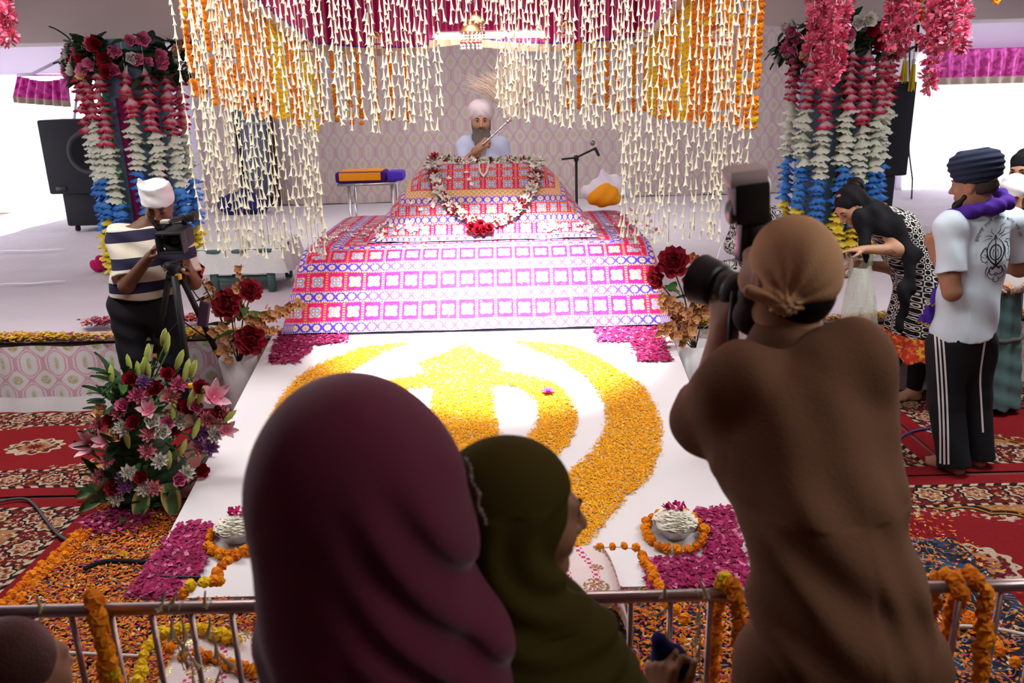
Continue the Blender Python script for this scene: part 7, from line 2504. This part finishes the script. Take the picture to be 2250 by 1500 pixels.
blob('headscarf', [ell(P(0, -.028, .03), (.084, .100, .088), .03, basis(hf, hu)), ell(P(0, -.055, -.04), (.080, .065, .09), .04, basis(hf, hu)), cone(P(0, -.04, -.09), nek + V3((.03, 0, -.02)), .075, .085, .04), ell(P(0, .10, -.03), (.062, .07, .085), .02, basis(hf, hu), '-')], m_bk, t, .006, ripple(.003, 70, 30, 60))
blob('hair_bun', [ell(P(0, -.115, .055), (.055, .05, .052), .03, basis(hf, hu))], m_hair, t, .007, ripple(.004, 130, 90, 120))
a = Mat('printed_dress', (.8, .8, .8), .85, spec=.1)
_x, _y, _z = a.xyz()
us_, vs_ = (_x * .82 + _y * .57 + (_z * 6.0).sin() * .01) / .036, (_z + _x * .12) / .036
iu, iv = us_.floor(), vs_.floor()
fu, fv = us_.fract() - .5, vs_.fract() - .5
ck = (iu + iv).mod(2.0)
rr_ = (fu * fu + fv * fv).sqrt()
blob_ = a.mix(rr_.lt(.40), (.70, .68, .62), (.012, .012, .018))
ring_ = a.mix(rr_.lt(.36), (.012, .012, .018), (.70, .68, .62))
ring2 = a.mix(rr_.lt(.2), ring_, (.012, .012, .018))
a.color(a.mix(ck.gt(.5), blob_, ring2))
m_dress = a
zh = .40
hemc = V3((pel.x - .03, Y + .02, .34))
dr = [cone(pel + V3((0, 0, .02)), che, .165, .165, .07, fd, .74), cone(sN, sF, .072, .072, .05), cone(che, nek + V3((.03, 0, -.02)), .15, .08, .05, fd, .8), cone(pel + V3((0, 0, .02)), V3((pel.x - .01, Y + .02, .62)), .175, .20, .08, (1, 0, 0), .82), cone(V3((pel.x - .01, Y + .02, .64)), hemc, .20, .255, .06, (1, .2, 0), .75, cap=2)]
skf = lambda Q: ((.004 + .012 * np.clip((.75 - Q[:, 2]) * 2, 0, 1)) * np.sin(np.arctan2(Q[:, 1] - Y, Q[:, 0] - pel.x) * 9)).astype(np.float32)
blob('dress', dr + [plane((0, 0, zh + .10), (0, 0, -1))], m_dress, t, .007, skf)
a = Mat('dress_border', (.5, .05, .02), .8)
_x, _y, _z = a.xyz()
us_ = _x * .82 + _y * .57
zz = _z - .335
fl_u = (us_ / .11).fract() - .5
fl_v = (zz - .085) / .11
rr_ = (fl_u * fl_u + fl_v * fl_v).sqrt()
an_ = fl_v.atan2(fl_u)
col = a.mix(a.noise(40, 2).step(.52, .6), (.52, .035, .02), (.62, .16, .03))
col = a.mix((rr_ + (an_ * 10.0).cos() * .05).lt(.34), col, (.70, .40, .03))
col = a.mix(rr_.lt(.16), col, (.40, .06, .02))
col = a.mix(((zz - .013).abs().lt(.013)).max((zz - .155).abs().lt(.014)), col, a.mix((us_ * 240.0).sin().gt(0.0), (.55, .03, .02), (.66, .30, .03)))
a.color(col)
blob('dress_border', [cone(V3((pel.x - .01, Y + .02, .64)), hemc, .203, .258, .06, (1, .2, 0), .75, cap=2), plane((0, 0, zh + .103), (0, 0, 1))], a, t, .007, skf)
blob('leggings', [cone(hpN, knN, .09, .068, .03), cone(knN, anN + V3((0, 0, .02)), .068, .048, .03, cap=2), cone(hpF, knF, .09, .068, .03), cone(knF, anF + V3((0, 0, .02)), .068, .048, .03, cap=2)], m_btr, t, .008)
# black stole over the shoulder, its tail hanging down
st1 = [at(1888, 480, Y - .14), at(1925, 470, Y - .10), at(1965, 500, Y - .17), at(2005, 560, Y - .23), at(1990, 640, Y - .27), at(1978, 720, Y - .27)]
pr = []
for i in range(len(st1) - 1):
    pr.append(cone(st1[i], st1[i + 1], (.05, .058, .055, .04, .036)[i], (.058, .055, .04, .036, .026)[i], .04, (0, -1, 0), .55))
pr += [cone(at(1905, 480, Y - .12), at(1902, 540, Y - .16), .05, .035, .04, (0, -1, 0), .5), cone(at(1902, 540, Y - .16), at(1905, 568, Y - .16), .03, .02, .02, (0, -1, 0), .5)]
blob('stole', pr, m_bk, t, .006, ripple(.005, 60, 0, 22, amp2=.001))
MB().tube([at(1943, 553, Y - .245), at(1958, 548, Y - .25), at(1968, 556, Y - .24)], .0022, 5).obj('tattoo', flat('ink', (.06, .05, .06), .6), t)
# plastic bag with marigolds
m_poly = Mat('thin_plastic', (.80, .86, .78), .25, spec=.5)
_nt = m_poly.nt
_t = _nt.nodes.new('ShaderNodeBsdfTransparent'); _t.inputs[0].default_value = (.93, .97, .92, 1)
_m = _nt.nodes.new('ShaderNodeMixShader')
m_poly.bump(m_poly.noise(30, 3, dist=2), .8, .01)
_m.inputs[0].default_value = .36
_nt.links.new(_t.outputs[0], _m.inputs[1]); _nt.links.new(m_poly.b.outputs[0], _m.inputs[2])
_nt.links.new(_m.outputs[0], _nt.nodes['Material Output'].inputs[0])
bg = thing('plastic_bag', 'thin pale green plastic bag holding a few marigolds in the bending woman\'s hands', 'bag', at(1888, 718, Y - .18))
tl_, tr_ = at(1868, 600, Y - .18), at(1912, 575, Y - .18)
b0, b1 = at(1848, 705, Y - .18), at(1927, 715, Y - .18)
def bagf(a_, c_):
    an = a_ * 6.2832
    top_ = tl_.lerp(tr_, .5 - .5 * math.cos(an))
    bot_ = b0.lerp(b1, .5 - .5 * math.cos(an))
    p = top_.lerp(bot_, min(1, c_ * 1.06))
    dep = (.035 + .05 * math.sin(c_ * 2.6)) * (1 if c_ < .94 else max(0, (1 - c_) / .06))
    w_ = .006 * math.sin(an * 7 + c_ * 9) + .004 * math.sin(an * 13)
    zt = .02 * math.sin(an * 2) * (1 - c_)
    return p + V3((w_, -math.sin(an) * (dep + w_), zt + (-.02 if c_ >= 1 else 0)))
MB().grid(bagf, 60, 24).obj('bag', m_poly, bg)
for s_, (pa, pb) in enumerate(((tl_, at(1868, 555, Y - .19)), (tr_, at(1908, 548, Y - .18)))):
    MB().tube([pa + V3((0, 0, -.02)), pa.lerp(pb, .5) + V3((.006, -.01, 0)), pb], [.018, .010, .006], 6).obj('handle', m_poly, bg)
for i in range(8):
    p = b0.lerp(b1, .1 + .1 * i) + V3((0, rg.uniform(-.025, .025), rg.uniform(.012, .035)))
    o = link('marigold', rg.choice(ME_MO), None, p, (rg.random() * 6, rg.random() * 6, 0), .8)
    tag(o, '%s orange marigold head from the left in the bottom of the plastic bag' % nth(i), 'flower', 'marigolds inside the plastic bag')

# ================================================================ man in the printed T-shirt and dark turban
Y = 4.25
hc = at(2140, 406, Y)
hf, hu = V3((-.62, .72, -.18)), V3((-.12, .08, 1))
nek = at(2156, 450, Y - .02)
sL, sR = at(2088, 497, Y - .07), at(2220, 490, Y + .07)
che = (sL + sR) / 2 + V3((0, .01, -.15))
pel = at(2115, 735, Y - .02)
t = thing('person', 'man in a dark blue turban and pale printed T-shirt seen from behind', 'person', (pel.x, pel.y, 0))
fc = V3((-.35, .93, 0))
elL, wrL = at(2092, 642, Y - .15), at(2056, 556, Y - .02)
elR, wrR = at(2240, 590, Y + .10), at(2190, 585, Y + .28)
hpL, hpR = pel + V3((-.09, -.03, -.04)), pel + V3((.09, .02, -.04))
anL, anR = gz(2098, 1012, .075), gz(2150, 995, .075)
knL, knR = hpL.lerp(anL, .5) + V3((-.01, .03, 0)), hpR.lerp(anR, .5) + V3((0, .03, 0))
body = torso(pel, che, nek, sL, sR, fc, .95) + [cone(nek, hc + V3((0, -.01, -.05)), .055, .055, .03)] + head_prims(hc, hf, hu) + limb(sL, elL, wrL, (.05, .042, .028)) + limb(sR, elR, wrR, (.05, .042, .028))
body += hand_prims(wrL, (-.1, .3, .9), (.6, .6, 0), 1, (.9, 1, .6), .6) + hand_prims(wrR, (-.8, .5, .2), (0, .3, -1), 1, (.8, .9, .6), .6)
body += limb(hpL, knL, anL, (.085, .062, .042)) + limb(hpR, knR, anR, (.085, .062, .042)) + foot_prims(anL, anL + V3((-.12, .2, 0))) + foot_prims(anR, anR + V3((.02, .25, 0)))
blob('body', body, SK_M, t, .0055)
face_parts(t, hc, hf, hu)
r_, f_, u_ = basis(hf, hu)
P = lambda a, b, c: hc + r_ * a + f_ * b + u_ * c
m_navy = cloth('turban_navy', (0.018, 0.026, 0.052), 0.12, 14, 0.9, bump=0.35, bs=70)
def twr(Q):
    q = Q - _v(P(0, -.01, .10))
    u__ = q @ _v(u_); a__ = np.arctan2(q @ _v(r_), q @ _v(f_))
    return (.0032 * np.sin(u__ * 210 + 2.2 * np.sin(a__ * 1.0 + .6))).astype(np.float32)
blob('turban', [ell(P(0, -.015, .112), (.122, .130, .078), .04, basis(hf, hu)), ell(P(0, -.022, .058), (.104, .116, .066), .04, basis(hf, hu)), ell(P(0, -.02, .205), (.06, .06, .035), .03, basis(hf, hu), '-'), plane(P(0, 0, .008), -u_ - f_ * .10)], m_navy, t, .005, twr)
blob('beard', [cone(P(-.06, .02, -.05), P(-.02, .075, -.10), .018, .024, .03), cone(P(.06, .02, -.05), P(.02, .075, -.10), .018, .024, .03), cone(P(0, .08, -.105), P(0, .075, -.15), .03, .014, .03)], m_hair, t, .006)
blob('hair', [ell(P(0, -.03, -.012), (.0765, .086, .06), .02, basis(hf, hu)), plane(P(0, -.03, 0), f_), plane(P(0, 0, -.045), -u_), plane(P(0, 0, .02), u_)], cloth('hair_cropped', (.05, .035, .03), .3, 90), t, .006)
m_tee = cloth('tshirt_pale_blue', (0.68, 0.82, 0.93), 0.04, 6, 0.75, bump=0.25, bs=26)
hemz = at(2110, 728, Y).z
def teef(Q):
    s_ = (Q[:, 2] - 1.0) + (Q[:, 0] - pel.x) * .7
    return (.0035 * np.sin(s_ * 26 + 1.5 * np.sin(Q[:, 0] * 12)) * np.clip((1.30 - Q[:, 2]) * 5, 0, 1) + .003 * np.sin(Q[:, 0] * 50 + Q[:, 2] * 30) * (np.abs(Q[:, 0] - (sL.x + .0)) < .12)).astype(np.float32)
tee = [cone(pel + V3((0, 0, -.02)), che, .182, .168, .06, fc, .76), cone(sL, sR, .074, .074, .06), cone(che, nek + V3((0, 0, -.035)), .16, .085, .05, fc, .8), cone(sL, sL.lerp(elL, .70), .070, .076, .04, cap=2), cone(sR, sR.lerp(elR, .75), .074, .078, .05, cap=2), plane((pel.x, pel.y, hemz), (.0, .12, -1)), plane(nek + V3((0, 0, .012)), (0, .1, 1))]
tee_o = blob('tshirt', tee, m_tee, t, .0055, teef)
MB().tube([nek + V3((math.cos(q * .5236) * .088, math.sin(q * .5236) * .075 - .003, -.012 - .02 * math.sin(q * .5236))) for q in range(13)], .009, 8).obj('neck_band', cloth('band_black', (.015, .018, .022)), t)
m_pur = cloth('scarf_purple', (0.065, 0.022, 0.27), 0.12, 12, 0.8, bump=0.4, bs=60)
nek0_ = nek
nek = nek + V3((0, 0, .016))
blob('scarf', [cone(nek + V3((.10, -.06, .0)), nek + V3((.02, -.09, -.012)), .03, .036, .03), cone(nek + V3((.10, -.06, .0)), nek + V3((.11, .03, .03)), .03, .03, .03), cone(nek + V3((.11, .03, .03)), nek + V3((.0, .09, .05)), .03, .03, .03), cone(nek + V3((.02, -.09, -.012)), nek + V3((-.10, -.075, -.04)), .036, .034, .03), cone(nek + V3((-.10, -.075, -.04)), nek + V3((-.13, .03, -.075)), .034, .03, .03), cone(nek + V3((-.13, .03, -.075)), nek + V3((-.09, .13, -.22)), .03, .03, .03)], m_pur, t, .006, ripple(.003, 80, 40, 60))
nek = nek0_
sb = [at(2070, 620, Y + .10), at(2062, 650, Y + .06), at(2045, 690, Y + .05)]
blob('scarf_end', [cone(sb[0], sb[1], .02, .035, .03, fc, .6), cone(sb[1], at(2035, 712, Y + .04), .035, .062, .03, fc, .5, cap=2)], m_pur, t, .006, ripple(.004, 140, 0, 10))
b = MB()
for k in range(9):
    p = at(2014 + 5.2 * k, 706 + 1.2 * k + 2 * (k % 2), Y + .0)
    b.ell(p, (.007, .004, .006), 6)
for k in range(6):
    p = at(2034 + 5 * k, 668 + 3 * (k % 2), Y + .0)
    b.ell(p, (.005, .003, .006), 6)
b.obj('gold_edging', flat('gold_thread', (.55, .32, .03), .4), t)
b = MB()
for k in range(8):
    a_ = k * .785
    b.ell(at(2039 + 3.2 * math.cos(a_), 666 + 3.2 * math.sin(a_), Y - .005), .004, 5)
b.obj('scarf_flower', m_wh, t)
a = Mat('track_pants', (.012, .013, .017), .7)
m_tp = cloth('track_black', (.012, .014, .018), .2, 10, .7, bump=.2, bs=30)
tr_pr = [cone(pel + V3((0, 0, .04)), pel + V3((0, 0, -.08)), .155, .155, .05, fc, .76), cone(hpL, knL, .108, .088, .04), cone(knL, anL + V3((0, 0, -.03)), .088, .088, .03, cap=2), cone(hpR, knR, .108, .088, .04), cone(knR, anR + V3((0, 0, -.03)), .088, .088, .03, cap=2)]
tp_o = blob('track_pants', tr_pr, m_tp, t, .007, ripple(.005, 30, 0, 12))
def project(bv, p, d):
    h = bv.ray_cast(p, d)
    return h
BT, BP = bvh_of(tee_o), bvh_of(tp_o)
def decal(name, polys, bv, mat, parent, lift=.003):
    """flat print: outlines in view pixels laid on the cloth"""
    mb = MB()
    for L, R in polys:
        v_, good = [], []
        for (x0, y0), (x1, y1) in zip(L, R):
            q = []
            for px, py in ((x0, y0), (x1, y1)):
                d = ray(px, py).normalized()
                h = bv.ray_cast(CAMP, d)
                q.append(None if h[0] is None else h[0] - d * lift)
            good.append(None not in q)
            v_ += [z_ if z_ is not None else Vector((0, 0, 0)) for z_ in q]
        n = len(L)
        mb.add(v_, [(2 * i, 2 * i + 1, 2 * i + 3, 2 * i + 2) for i in range(n - 1) if good[i] and good[i + 1]])
    used = sorted({i for f_ in mb.f for i in f_})
    re_ = {o_: n_ for n_, o_ in enumerate(used)}
    mb.v = [mb.v[i] for i in used]; mb.f = [tuple(re_[i] for i in f_) for f_ in mb.f]; mb.mi = [0] * len(mb.f)
    return mb.obj(name, mat, parent)
def ribbon(pts, w0, w1=None, n=10, closed=False):
    """a stroke of changing width through points"""
    w1 = w0 if w1 is None else w1
    q = smooth_pts(pts, 2)
    f, L = polyline(q)
    A_, B_ = [], []
    for i in range(n + 1):
        k = i / n
        p, p2, p1 = f(L * k), f(L * min(1, k + .02)), f(L * max(0, k - .02))
        dx, dy = p2[0] - p1[0], p2[1] - p1[1]
        m = math.hypot(dx, dy) or 1
        w = w0 + (w1 - w0) * k
        A_.append((p[0] - dy / m * w / 2, p[1] + dx / m * w / 2)); B_.append((p[0] + dy / m * w / 2, p[1] - dx / m * w / 2))
    return A_, B_
m_strip = flat('stripe_white', (.78, .78, .80), .6)
for pts in ([(2053, 718), (2057, 780), (2062, 860), (2066, 940), (2066, 1018)], [(2061, 720), (2066, 780), (2071, 860), (2074, 940), (2075, 1020)], [(2070, 722), (2075, 780), (2080, 860), (2083, 940), (2084, 1020)], [(2166, 740), (2158, 790), (2153, 830), (2156, 880), (2160, 950)]):
    decal('side_stripe', [ribbon(pts, 4.4, n=40)], BP, m_strip, t, .004)
m_ink = flat('print_black', (.012, .018, .028), .7)
C0 = (2188, 558)
def K(pts, cx=C0[0], cy=C0[1], s=1.0, sk=.16):   # emblem points, sheared with the turned back
    return [(cx + x * s, cy + y * s - x * sk) for x, y in pts]
E = []
# ring, sword and the two crossed blades
E.append(ribbon(K([(13 * math.cos(q * .3927 - 1.57), 17 * math.sin(q * .3927 - 1.57) - 4) for q in range(17)]), 2.6, n=40))
E.append(ribbon(K([(0, -42), (0, -20), (0, 10), (0, 28)]), 1.2, 4.0))
E.append(ribbon(K([(-3.5, -32), (0, -44)]), 2.4, .4)); E.append(ribbon(K([(3.5, -32), (0, -44)]), 2.4, .4))
for s_ in (-1, 1):
    E.append(ribbon(K([(s_ * 6, -34), (s_ * 17, -22), (s_ * 20, -4), (s_ * 14, 12), (s_ * 2, 24), (-s_ * 9, 32)]), 1.2, 4.2, 16))
    E.append(ribbon(K([(s_ * 8, 26), (s_ * 14, 30), (s_ * 16, 38), (s_ * 9, 46), (s_ * 2, 42)]), 2.6, 1.2))
    E.append(ribbon(K([(s_ * 12, 34), (s_ * 20, 40), (s_ * 15, 52), (s_ * 5, 55)]), 2.0, .8))
    E.append(ribbon(K([(s_ * 18, 26), (s_ * 24, 36), (s_ * 21, 48)]), 2.2, .8))
    E.append(ribbon(K([(s_ * 4, 50), (s_ * 8, 58), (0, 61)]), 1.6, 1.0))
    E.append(ribbon(K([(s_ * 4, -12), (s_ * 7, 0), (s_ * 3, 8)]), 1.8, .8))
E.append(ribbon(K([(3.2 * math.cos(q * .785), 44 + 3.2 * math.sin(q * .785)) for q in range(9)]), 1.5, n=16))
# lion head at left, mane at right, flames above
E += [ribbon(K(p), a_, b_) for p, a_, b_ in (
    ([(-20, -18), (-27, -14), (-31, -7), (-34, -3), (-31, 0), (-34, 4), (-30, 8), (-31, 13), (-25, 14)], 1.8, 1.4), ([(-31, 2), (-26, 3), (-25, 6)], 1.2, .6), ([(-28, -9), (-24, -10)], 1.4, .6),
    ([(-22, -16), (-18, -8), (-20, 2), (-17, 12)], 2.2, .8), ([(-24, 16), (-18, 12), (-19, 22)], 2.0, .6), ([(-26, -3), (-21, -1), (-22, 8)], 1.4, .6),
    ([(20, -26), (28, -22), (24, -16), (31, -12), (25, -8), (32, -2), (25, 2), (30, 9)], 2.0, 1.0), ([(18, -18), (22, -8), (20, 4), (24, 14)], 1.6, .7), ([(24, 18), (31, 14), (29, 22)], 1.8, .6), ([(22, -30), (32, -30), (27, -24)], 1.6, .6),
    ([(4, -44), (12, -52), (10, -60), (22, -66)], 1.8, .4), ([(8, -42), (20, -48), (18, -56), (30, -54), (40, -60)], 1.8, .4), ([(12, -38), (26, -42), (36, -46)], 1.4, .3), ([(-4, -44), (-10, -50), (-8, -58)], 1.4, .4), ([(-8, -40), (-18, -44), (-26, -40)], 1.6, .4), ([(-10, -36), (-20, -36), (-32, -30)], 1.2, .3))]
decal('emblem_print', E, BT, m_ink, t)
# the curved line of Gurmukhi lettering above the emblem
txt = ['\u0a17\u0a41\u0a30\u0a26\u0a41\u0a06\u0a30\u0a3e', '\u0a1f\u0a3e\u0a39\u0a32\u0a40', '\u0a38\u0a3e\u0a3f\u0a39\u0a2c', '\u0a2c\u0a32\u0a47\u0a30', '\u0a16\u0a3e\u0a28', '\u0a2a\u0a41\u0a30']
arc = [(2148, 532), (2153, 517), (2161, 505), (2170, 496), (2181, 487), (2192, 482), (2204, 480), (2215, 484), (2226, 490), (2233, 500), (2238, 512), (2240, 520)]
af, aL_ = polyline(smooth_pts(arc, 2))
lets = MB()
try:
    fulltxt = '  '.join(txt)
    cu = bpy.data.curves.new('lettering', 'FONT')
    cu.body = fulltxt; cu.size = 1.0; cu.resolution_u = 2
    to = bpy.data.objects.new('lettering', cu)
    COL.objects.link(to)
    bpy.context.view_layer.update()
    tm = to.to_mesh()
    vs = [q.co.copy() for q in tm.vertices]; fs = [tuple(p.vertices) for p in tm.polygons]
    x0_, x1_ = min(q.x for q in vs), max(q.x for q in vs)
    k_ = aL_ / (x1_ - x0_)
    out = []
    for q in vs:
        s_ = (q.x - x0_) * k_
        p, p2, p1 = af(s_), af(min(aL_, s_ + 1.5)), af(max(0, s_ - 1.5))
        dx, dy = p2[0] - p1[0], p2[1] - p1[1]
        m_ = math.hypot(dx, dy) or 1
        hgt = q.y * k_ * 1.15
        px, py = p[0] + dy / m_ * hgt, p[1] - dx / m_ * hgt
        d = ray(px, py).normalized()
        h = BT.ray_cast(CAMP, d)
        out.append((h[0] if h[0] is not None else at(px, py, Y - .15)) - d * .003)
    to.to_mesh_clear()
    bpy.data.objects.remove(to); bpy.data.curves.remove(cu)
    lets.add(out, fs)
    lets.obj('lettering_print', m_ink, t, False)
except Exception as ex:
    print('lettering', ex)

# ================================================================ child in teal with a white head cloth
Y = 4.95
hc = at(2228, 428, Y)
hf, hu = V3((-.1, -.9, -.38)), V3((-.05, -.35, .93))
t = thing('person', 'child in a teal gown and white head cloth looking down at the right edge', 'person', (hc.x, Y + .05, 0))
nek = hc + V3((.01, .04, -.135)); sL, sR = nek + V3((-.14, .01, -.05)), nek + V3((.14, .01, -.05))
che = nek + V3((0, 0, -.16)); pel = V3((nek.x, nek.y + .02, .78))
body = torso(pel, che, nek, sL, sR, (0, -1, 0), .82) + [cone(nek, hc + V3((0, .02, -.05)), .044, .044, .03)] + head_prims(hc, hf, hu, .93)
for s_, sh_ in ((-1, sL), (1, sR)):
    e_, w_ = sh_ + V3((s_ * .05, .0, -.25)), sh_ + V3((-s_ * .03, -.16, -.33))
    body += limb(sh_, e_, w_, (.04, .033, .024)) + hand_prims(w_, (-s_ * .6, -.7, 0), (0, .2, -1), s_, s=.85)
    hp, kn_, an_ = pel + V3((s_ * .08, 0, 0)), V3((pel.x + s_ * .08, pel.y - .02, .42)), V3((pel.x + s_ * .08 - .05, pel.y, .065))
    body += limb(hp, kn_, an_, (.075, .055, .038)) + foot_prims(an_, an_ + V3((-.2, -.1, 0)), .88)
blob('body', body, SK_L, t, .006)
face_parts(t, hc, hf, hu, .93, lids=.002)
r_, f_, u_ = basis(hf, hu)
P = lambda a, b, c: hc + r_ * a + f_ * b + u_ * c
blob('head_cloth', [ell(P(0, -.015, .035), (.082, .10, .086), .03, basis(hf, hu)), ell(P(0, -.07, -.02), (.06, .05, .06), .03, basis(hf, hu)), plane(P(0, .0, .026), -u_ - f_ * .25)], m_wh, t, .006, ripple(.002, 50, 0, 130))
m_teal2 = cloth('gown_teal', (0.10, 0.19, 0.19), 0.12, 6, 0.85, bump=0.3, bs=40)
gw = [cone(pel, che, .135, .15, .06, (0, -1, 0), .76), cone(sL, sR, .065, .065, .05), cone(che, nek + V3((0, 0, -.02)), .13, .07, .05, (0, -1, 0), .8), cone(pel, V3((pel.x, pel.y, .05)), .15, .25, .06, (0, -1, 0), .8, cap=2)]
for s_, sh_ in ((-1, sL), (1, sR)):
    e_, w_ = sh_ + V3((s_ * .05, .0, -.25)), sh_ + V3((-s_ * .03, -.16, -.33))
    gw += [cone(sh_, e_, .06, .055, .04), cone(e_, e_.lerp(w_, .8), .055, .06, .03, cap=2)]
blob('gown', gw, m_teal2, t, .007, lambda Q: (.009 * np.clip((.9 - Q[:, 2]) * 1.6, 0, 1) * np.sin(np.arctan2(Q[:, 1] - pel.y, Q[:, 0] - pel.x) * 11) + .003 * np.sin(Q[:, 2] * 50 + Q[:, 0] * 20)).astype(np.float32))
blob('stole', [cone(nek + V3((-.06, -.07, -.02)), che + V3((-.05, -.12, -.25)), .04, .045, .03, (0, -1, 0), .5), cone(nek + V3((.06, -.07, -.02)), che + V3((.05, -.12, -.25)), .04, .045, .03, (0, -1, 0), .5)], m_wh, t, .007)
MB().tube([(pel.x + .19 * math.cos(q * .3), pel.y + .15 * math.sin(q * .3), .50 + .008 * (q % 2)) for q in range(22)], .016, 8).obj('embroidered_band', cloth('band_grey', (.12, .13, .12), .4, 90), t)

# ================================================================ person in black behind them
Y = 5.16
hc = at(2252, 372, Y + .02)
hf, hu = V3((-.75, -.5, -.3)), V3((-.2, -.1, 1))
t = thing('person', 'person in black robes and head cloth behind the child at the right edge', 'person', (hc.x - .1, Y + .05, 0))
nek = hc + V3((-.02, .03, -.16)); sL, sR = at(2128, 540, Y), nek + V3((.14, .0, -.06))
sL = nek + V3((-.17, .02, -.07))
che = nek + V3((-.02, 0, -.2)); pel = V3((nek.x - .06, Y + .03, .88))
body = torso(pel, che, nek, sL, sR, (-.3, -1, 0), .9) + [cone(nek, hc + V3((0, .02, -.05)), .05, .05, .03)] + head_prims(hc, hf, hu, .98)
gw = [cone(pel, che, .16, .165, .06, (-.3, -1, 0), .76), cone(sL, sR, .07, .07, .05), cone(che, nek + V3((0, 0, .01)), .14, .08, .05, (0, -1, 0), .8), cone(pel, V3((pel.x - .03, pel.y, .34)), .17, .24, .06, (0, -1, 0), .8, cap=2)]
for s_, sh_ in ((-1, sL), (1, sR)):
    e_ = sh_ + V3((s_ * .05, -.02, -.27)); w_ = e_ + V3((-s_ * .05 - .06, -.15, -.12))
    body += limb(sh_, e_, w_, (.045, .037, .026)) + hand_prims(w_, (-.5, -.6, -.2), (0, .2, -1), s_)
    gw += [cone(sh_, e_, .06, .055, .04), cone(e_, e_.lerp(w_, .7), .055, .05, .03, cap=2)]
    hp, kn_, an_ = pel + V3((s_ * .09, 0, 0)), V3((pel.x + s_ * .09, pel.y - .02, .46)), V3((pel.x + s_ * .09 - .04, pel.y, .075))
    body += limb(hp, kn_, an_, (.085, .06, .04)) + foot_prims(an_, an_ + V3((-.22, -.08, 0)))
blob('body', body, SK_L, t, .007)
face_parts(t, hc, hf, hu, .98)
r_, f_, u_ = basis(hf, hu)
P = lambda a, b, c: hc + r_ * a + f_ * b + u_ * c
blob('headscarf', [ell(P(0, -.02, .035), (.085, .105, .09), .03, basis(hf, hu)), ell(P(0, -.05, -.05), (.085, .075, .10), .05, basis(hf, hu)), cone(P(0, -.03, -.09), nek + V3((0, 0, -.03)), .08, .11, .05), ell(P(0, .105, -.03), (.062, .075, .085), .02, basis(hf, hu), '-')], m_bk, t, .007, ripple(.003, 60, 20, 60))
blob('robe', gw, m_bk, t, .008, lambda Q: (.008 * np.clip((1.0 - Q[:, 2]) * 1.6, 0, 1) * np.sin(np.arctan2(Q[:, 1] - pel.y, Q[:, 0] - pel.x) * 10)).astype(np.float32))
blob('trousers', [cone(pel + V3((s_ * .09, 0, -.3)), V3((pel.x + s_ * .09 - .04, pel.y, .10)), .08, .06, .03, cap=2) for s_ in (-1, 1)], m_btr, t, .01)
# ================================================================ someone in a zebra print sitting on the stage behind the flash
Y = 6.7
bx = at(1690, 480, Y)
t = thing('person', 'person in a black and white zebra print sitting on the stage behind the flash', 'person', (bx.x, Y, STAGE_Z))
pel = V3((bx.x - .05, Y, STAGE_Z + .12)); che = pel + V3((-.03, -.02, .30)); nek = che + V3((-.02, -.02, .20)); hc = nek + V3((-.02, -.04, .15))
sL, sR = nek + V3((-.16, -.04, -.06)), nek + V3((.14, .04, -.06))
body = torso(pel, che, nek, sL, sR, (-.3, -1, 0), .85) + [cone(nek, hc + V3((0, .02, -.05)), .045, .045, .03)] + head_prims(hc, (-.4, -.9, -.3), (0, -.2, 1), .92)
gw = torso(pel, che, nek + V3((0, 0, -.05)), sL, sR, (-.3, -1, 0), .97)
for s_, sh_ in ((-1, sL), (1, sR)):
    e_ = sh_ + V3((s_ * .07, -.03, -.24)); w_ = e_ + V3((-s_ * .10, -.18, -.06))
    k_, a_ = pel + V3((s_ * .30, -.16, .02)), pel + V3((-s_ * .08, -.26, -.05))
    body += limb(sh_, e_, w_, (.04, .034, .025)) + hand_prims(w_, (-s_ * .6, -.6, -.2), (0, .1, -1), s_, s=.9) + limb(pel + V3((s_ * .08, 0, 0)), k_, a_, (.08, .06, .04))
    gw += [cone(sh_, e_, .062, .055, .04), cone(e_, e_.lerp(w_, .75), .055, .045, .03, cap=2)] + limb(pel + V3((s_ * .08, 0, 0)), k_, a_, (.10, .08, .06))
blob('body', body, SK_M, t, .008)
face_parts(t, hc, (-.4, -.9, -.3), (0, -.2, 1), .92, eyes=False)
a = Mat('zebra_print', (.8, .8, .8), .85)
a.color(a.mix((a.noise(9, 1, dist=3.5) * 26.0).sin().gt(0.0), (.70, .69, .66), (.02, .02, .03)))
blob('gown', gw, a, t, .009, ripple(.004, 40, 10, 30))
r_, f_, u_ = basis((-.4, -.9, -.3), (0, -.2, 1))
P = lambda a, b, c: hc + r_ * a + f_ * b + u_ * c
blob('headscarf', [ell(P(0, -.02, .035), (.082, .10, .088), .03, (r_, f_, u_)), ell(P(0, -.05, -.05), (.08, .07, .10), .05, (r_, f_, u_)), ell(P(0, .105, -.03), (.06, .075, .08), .02, (r_, f_, u_), '-')], m_wh, t, .008)
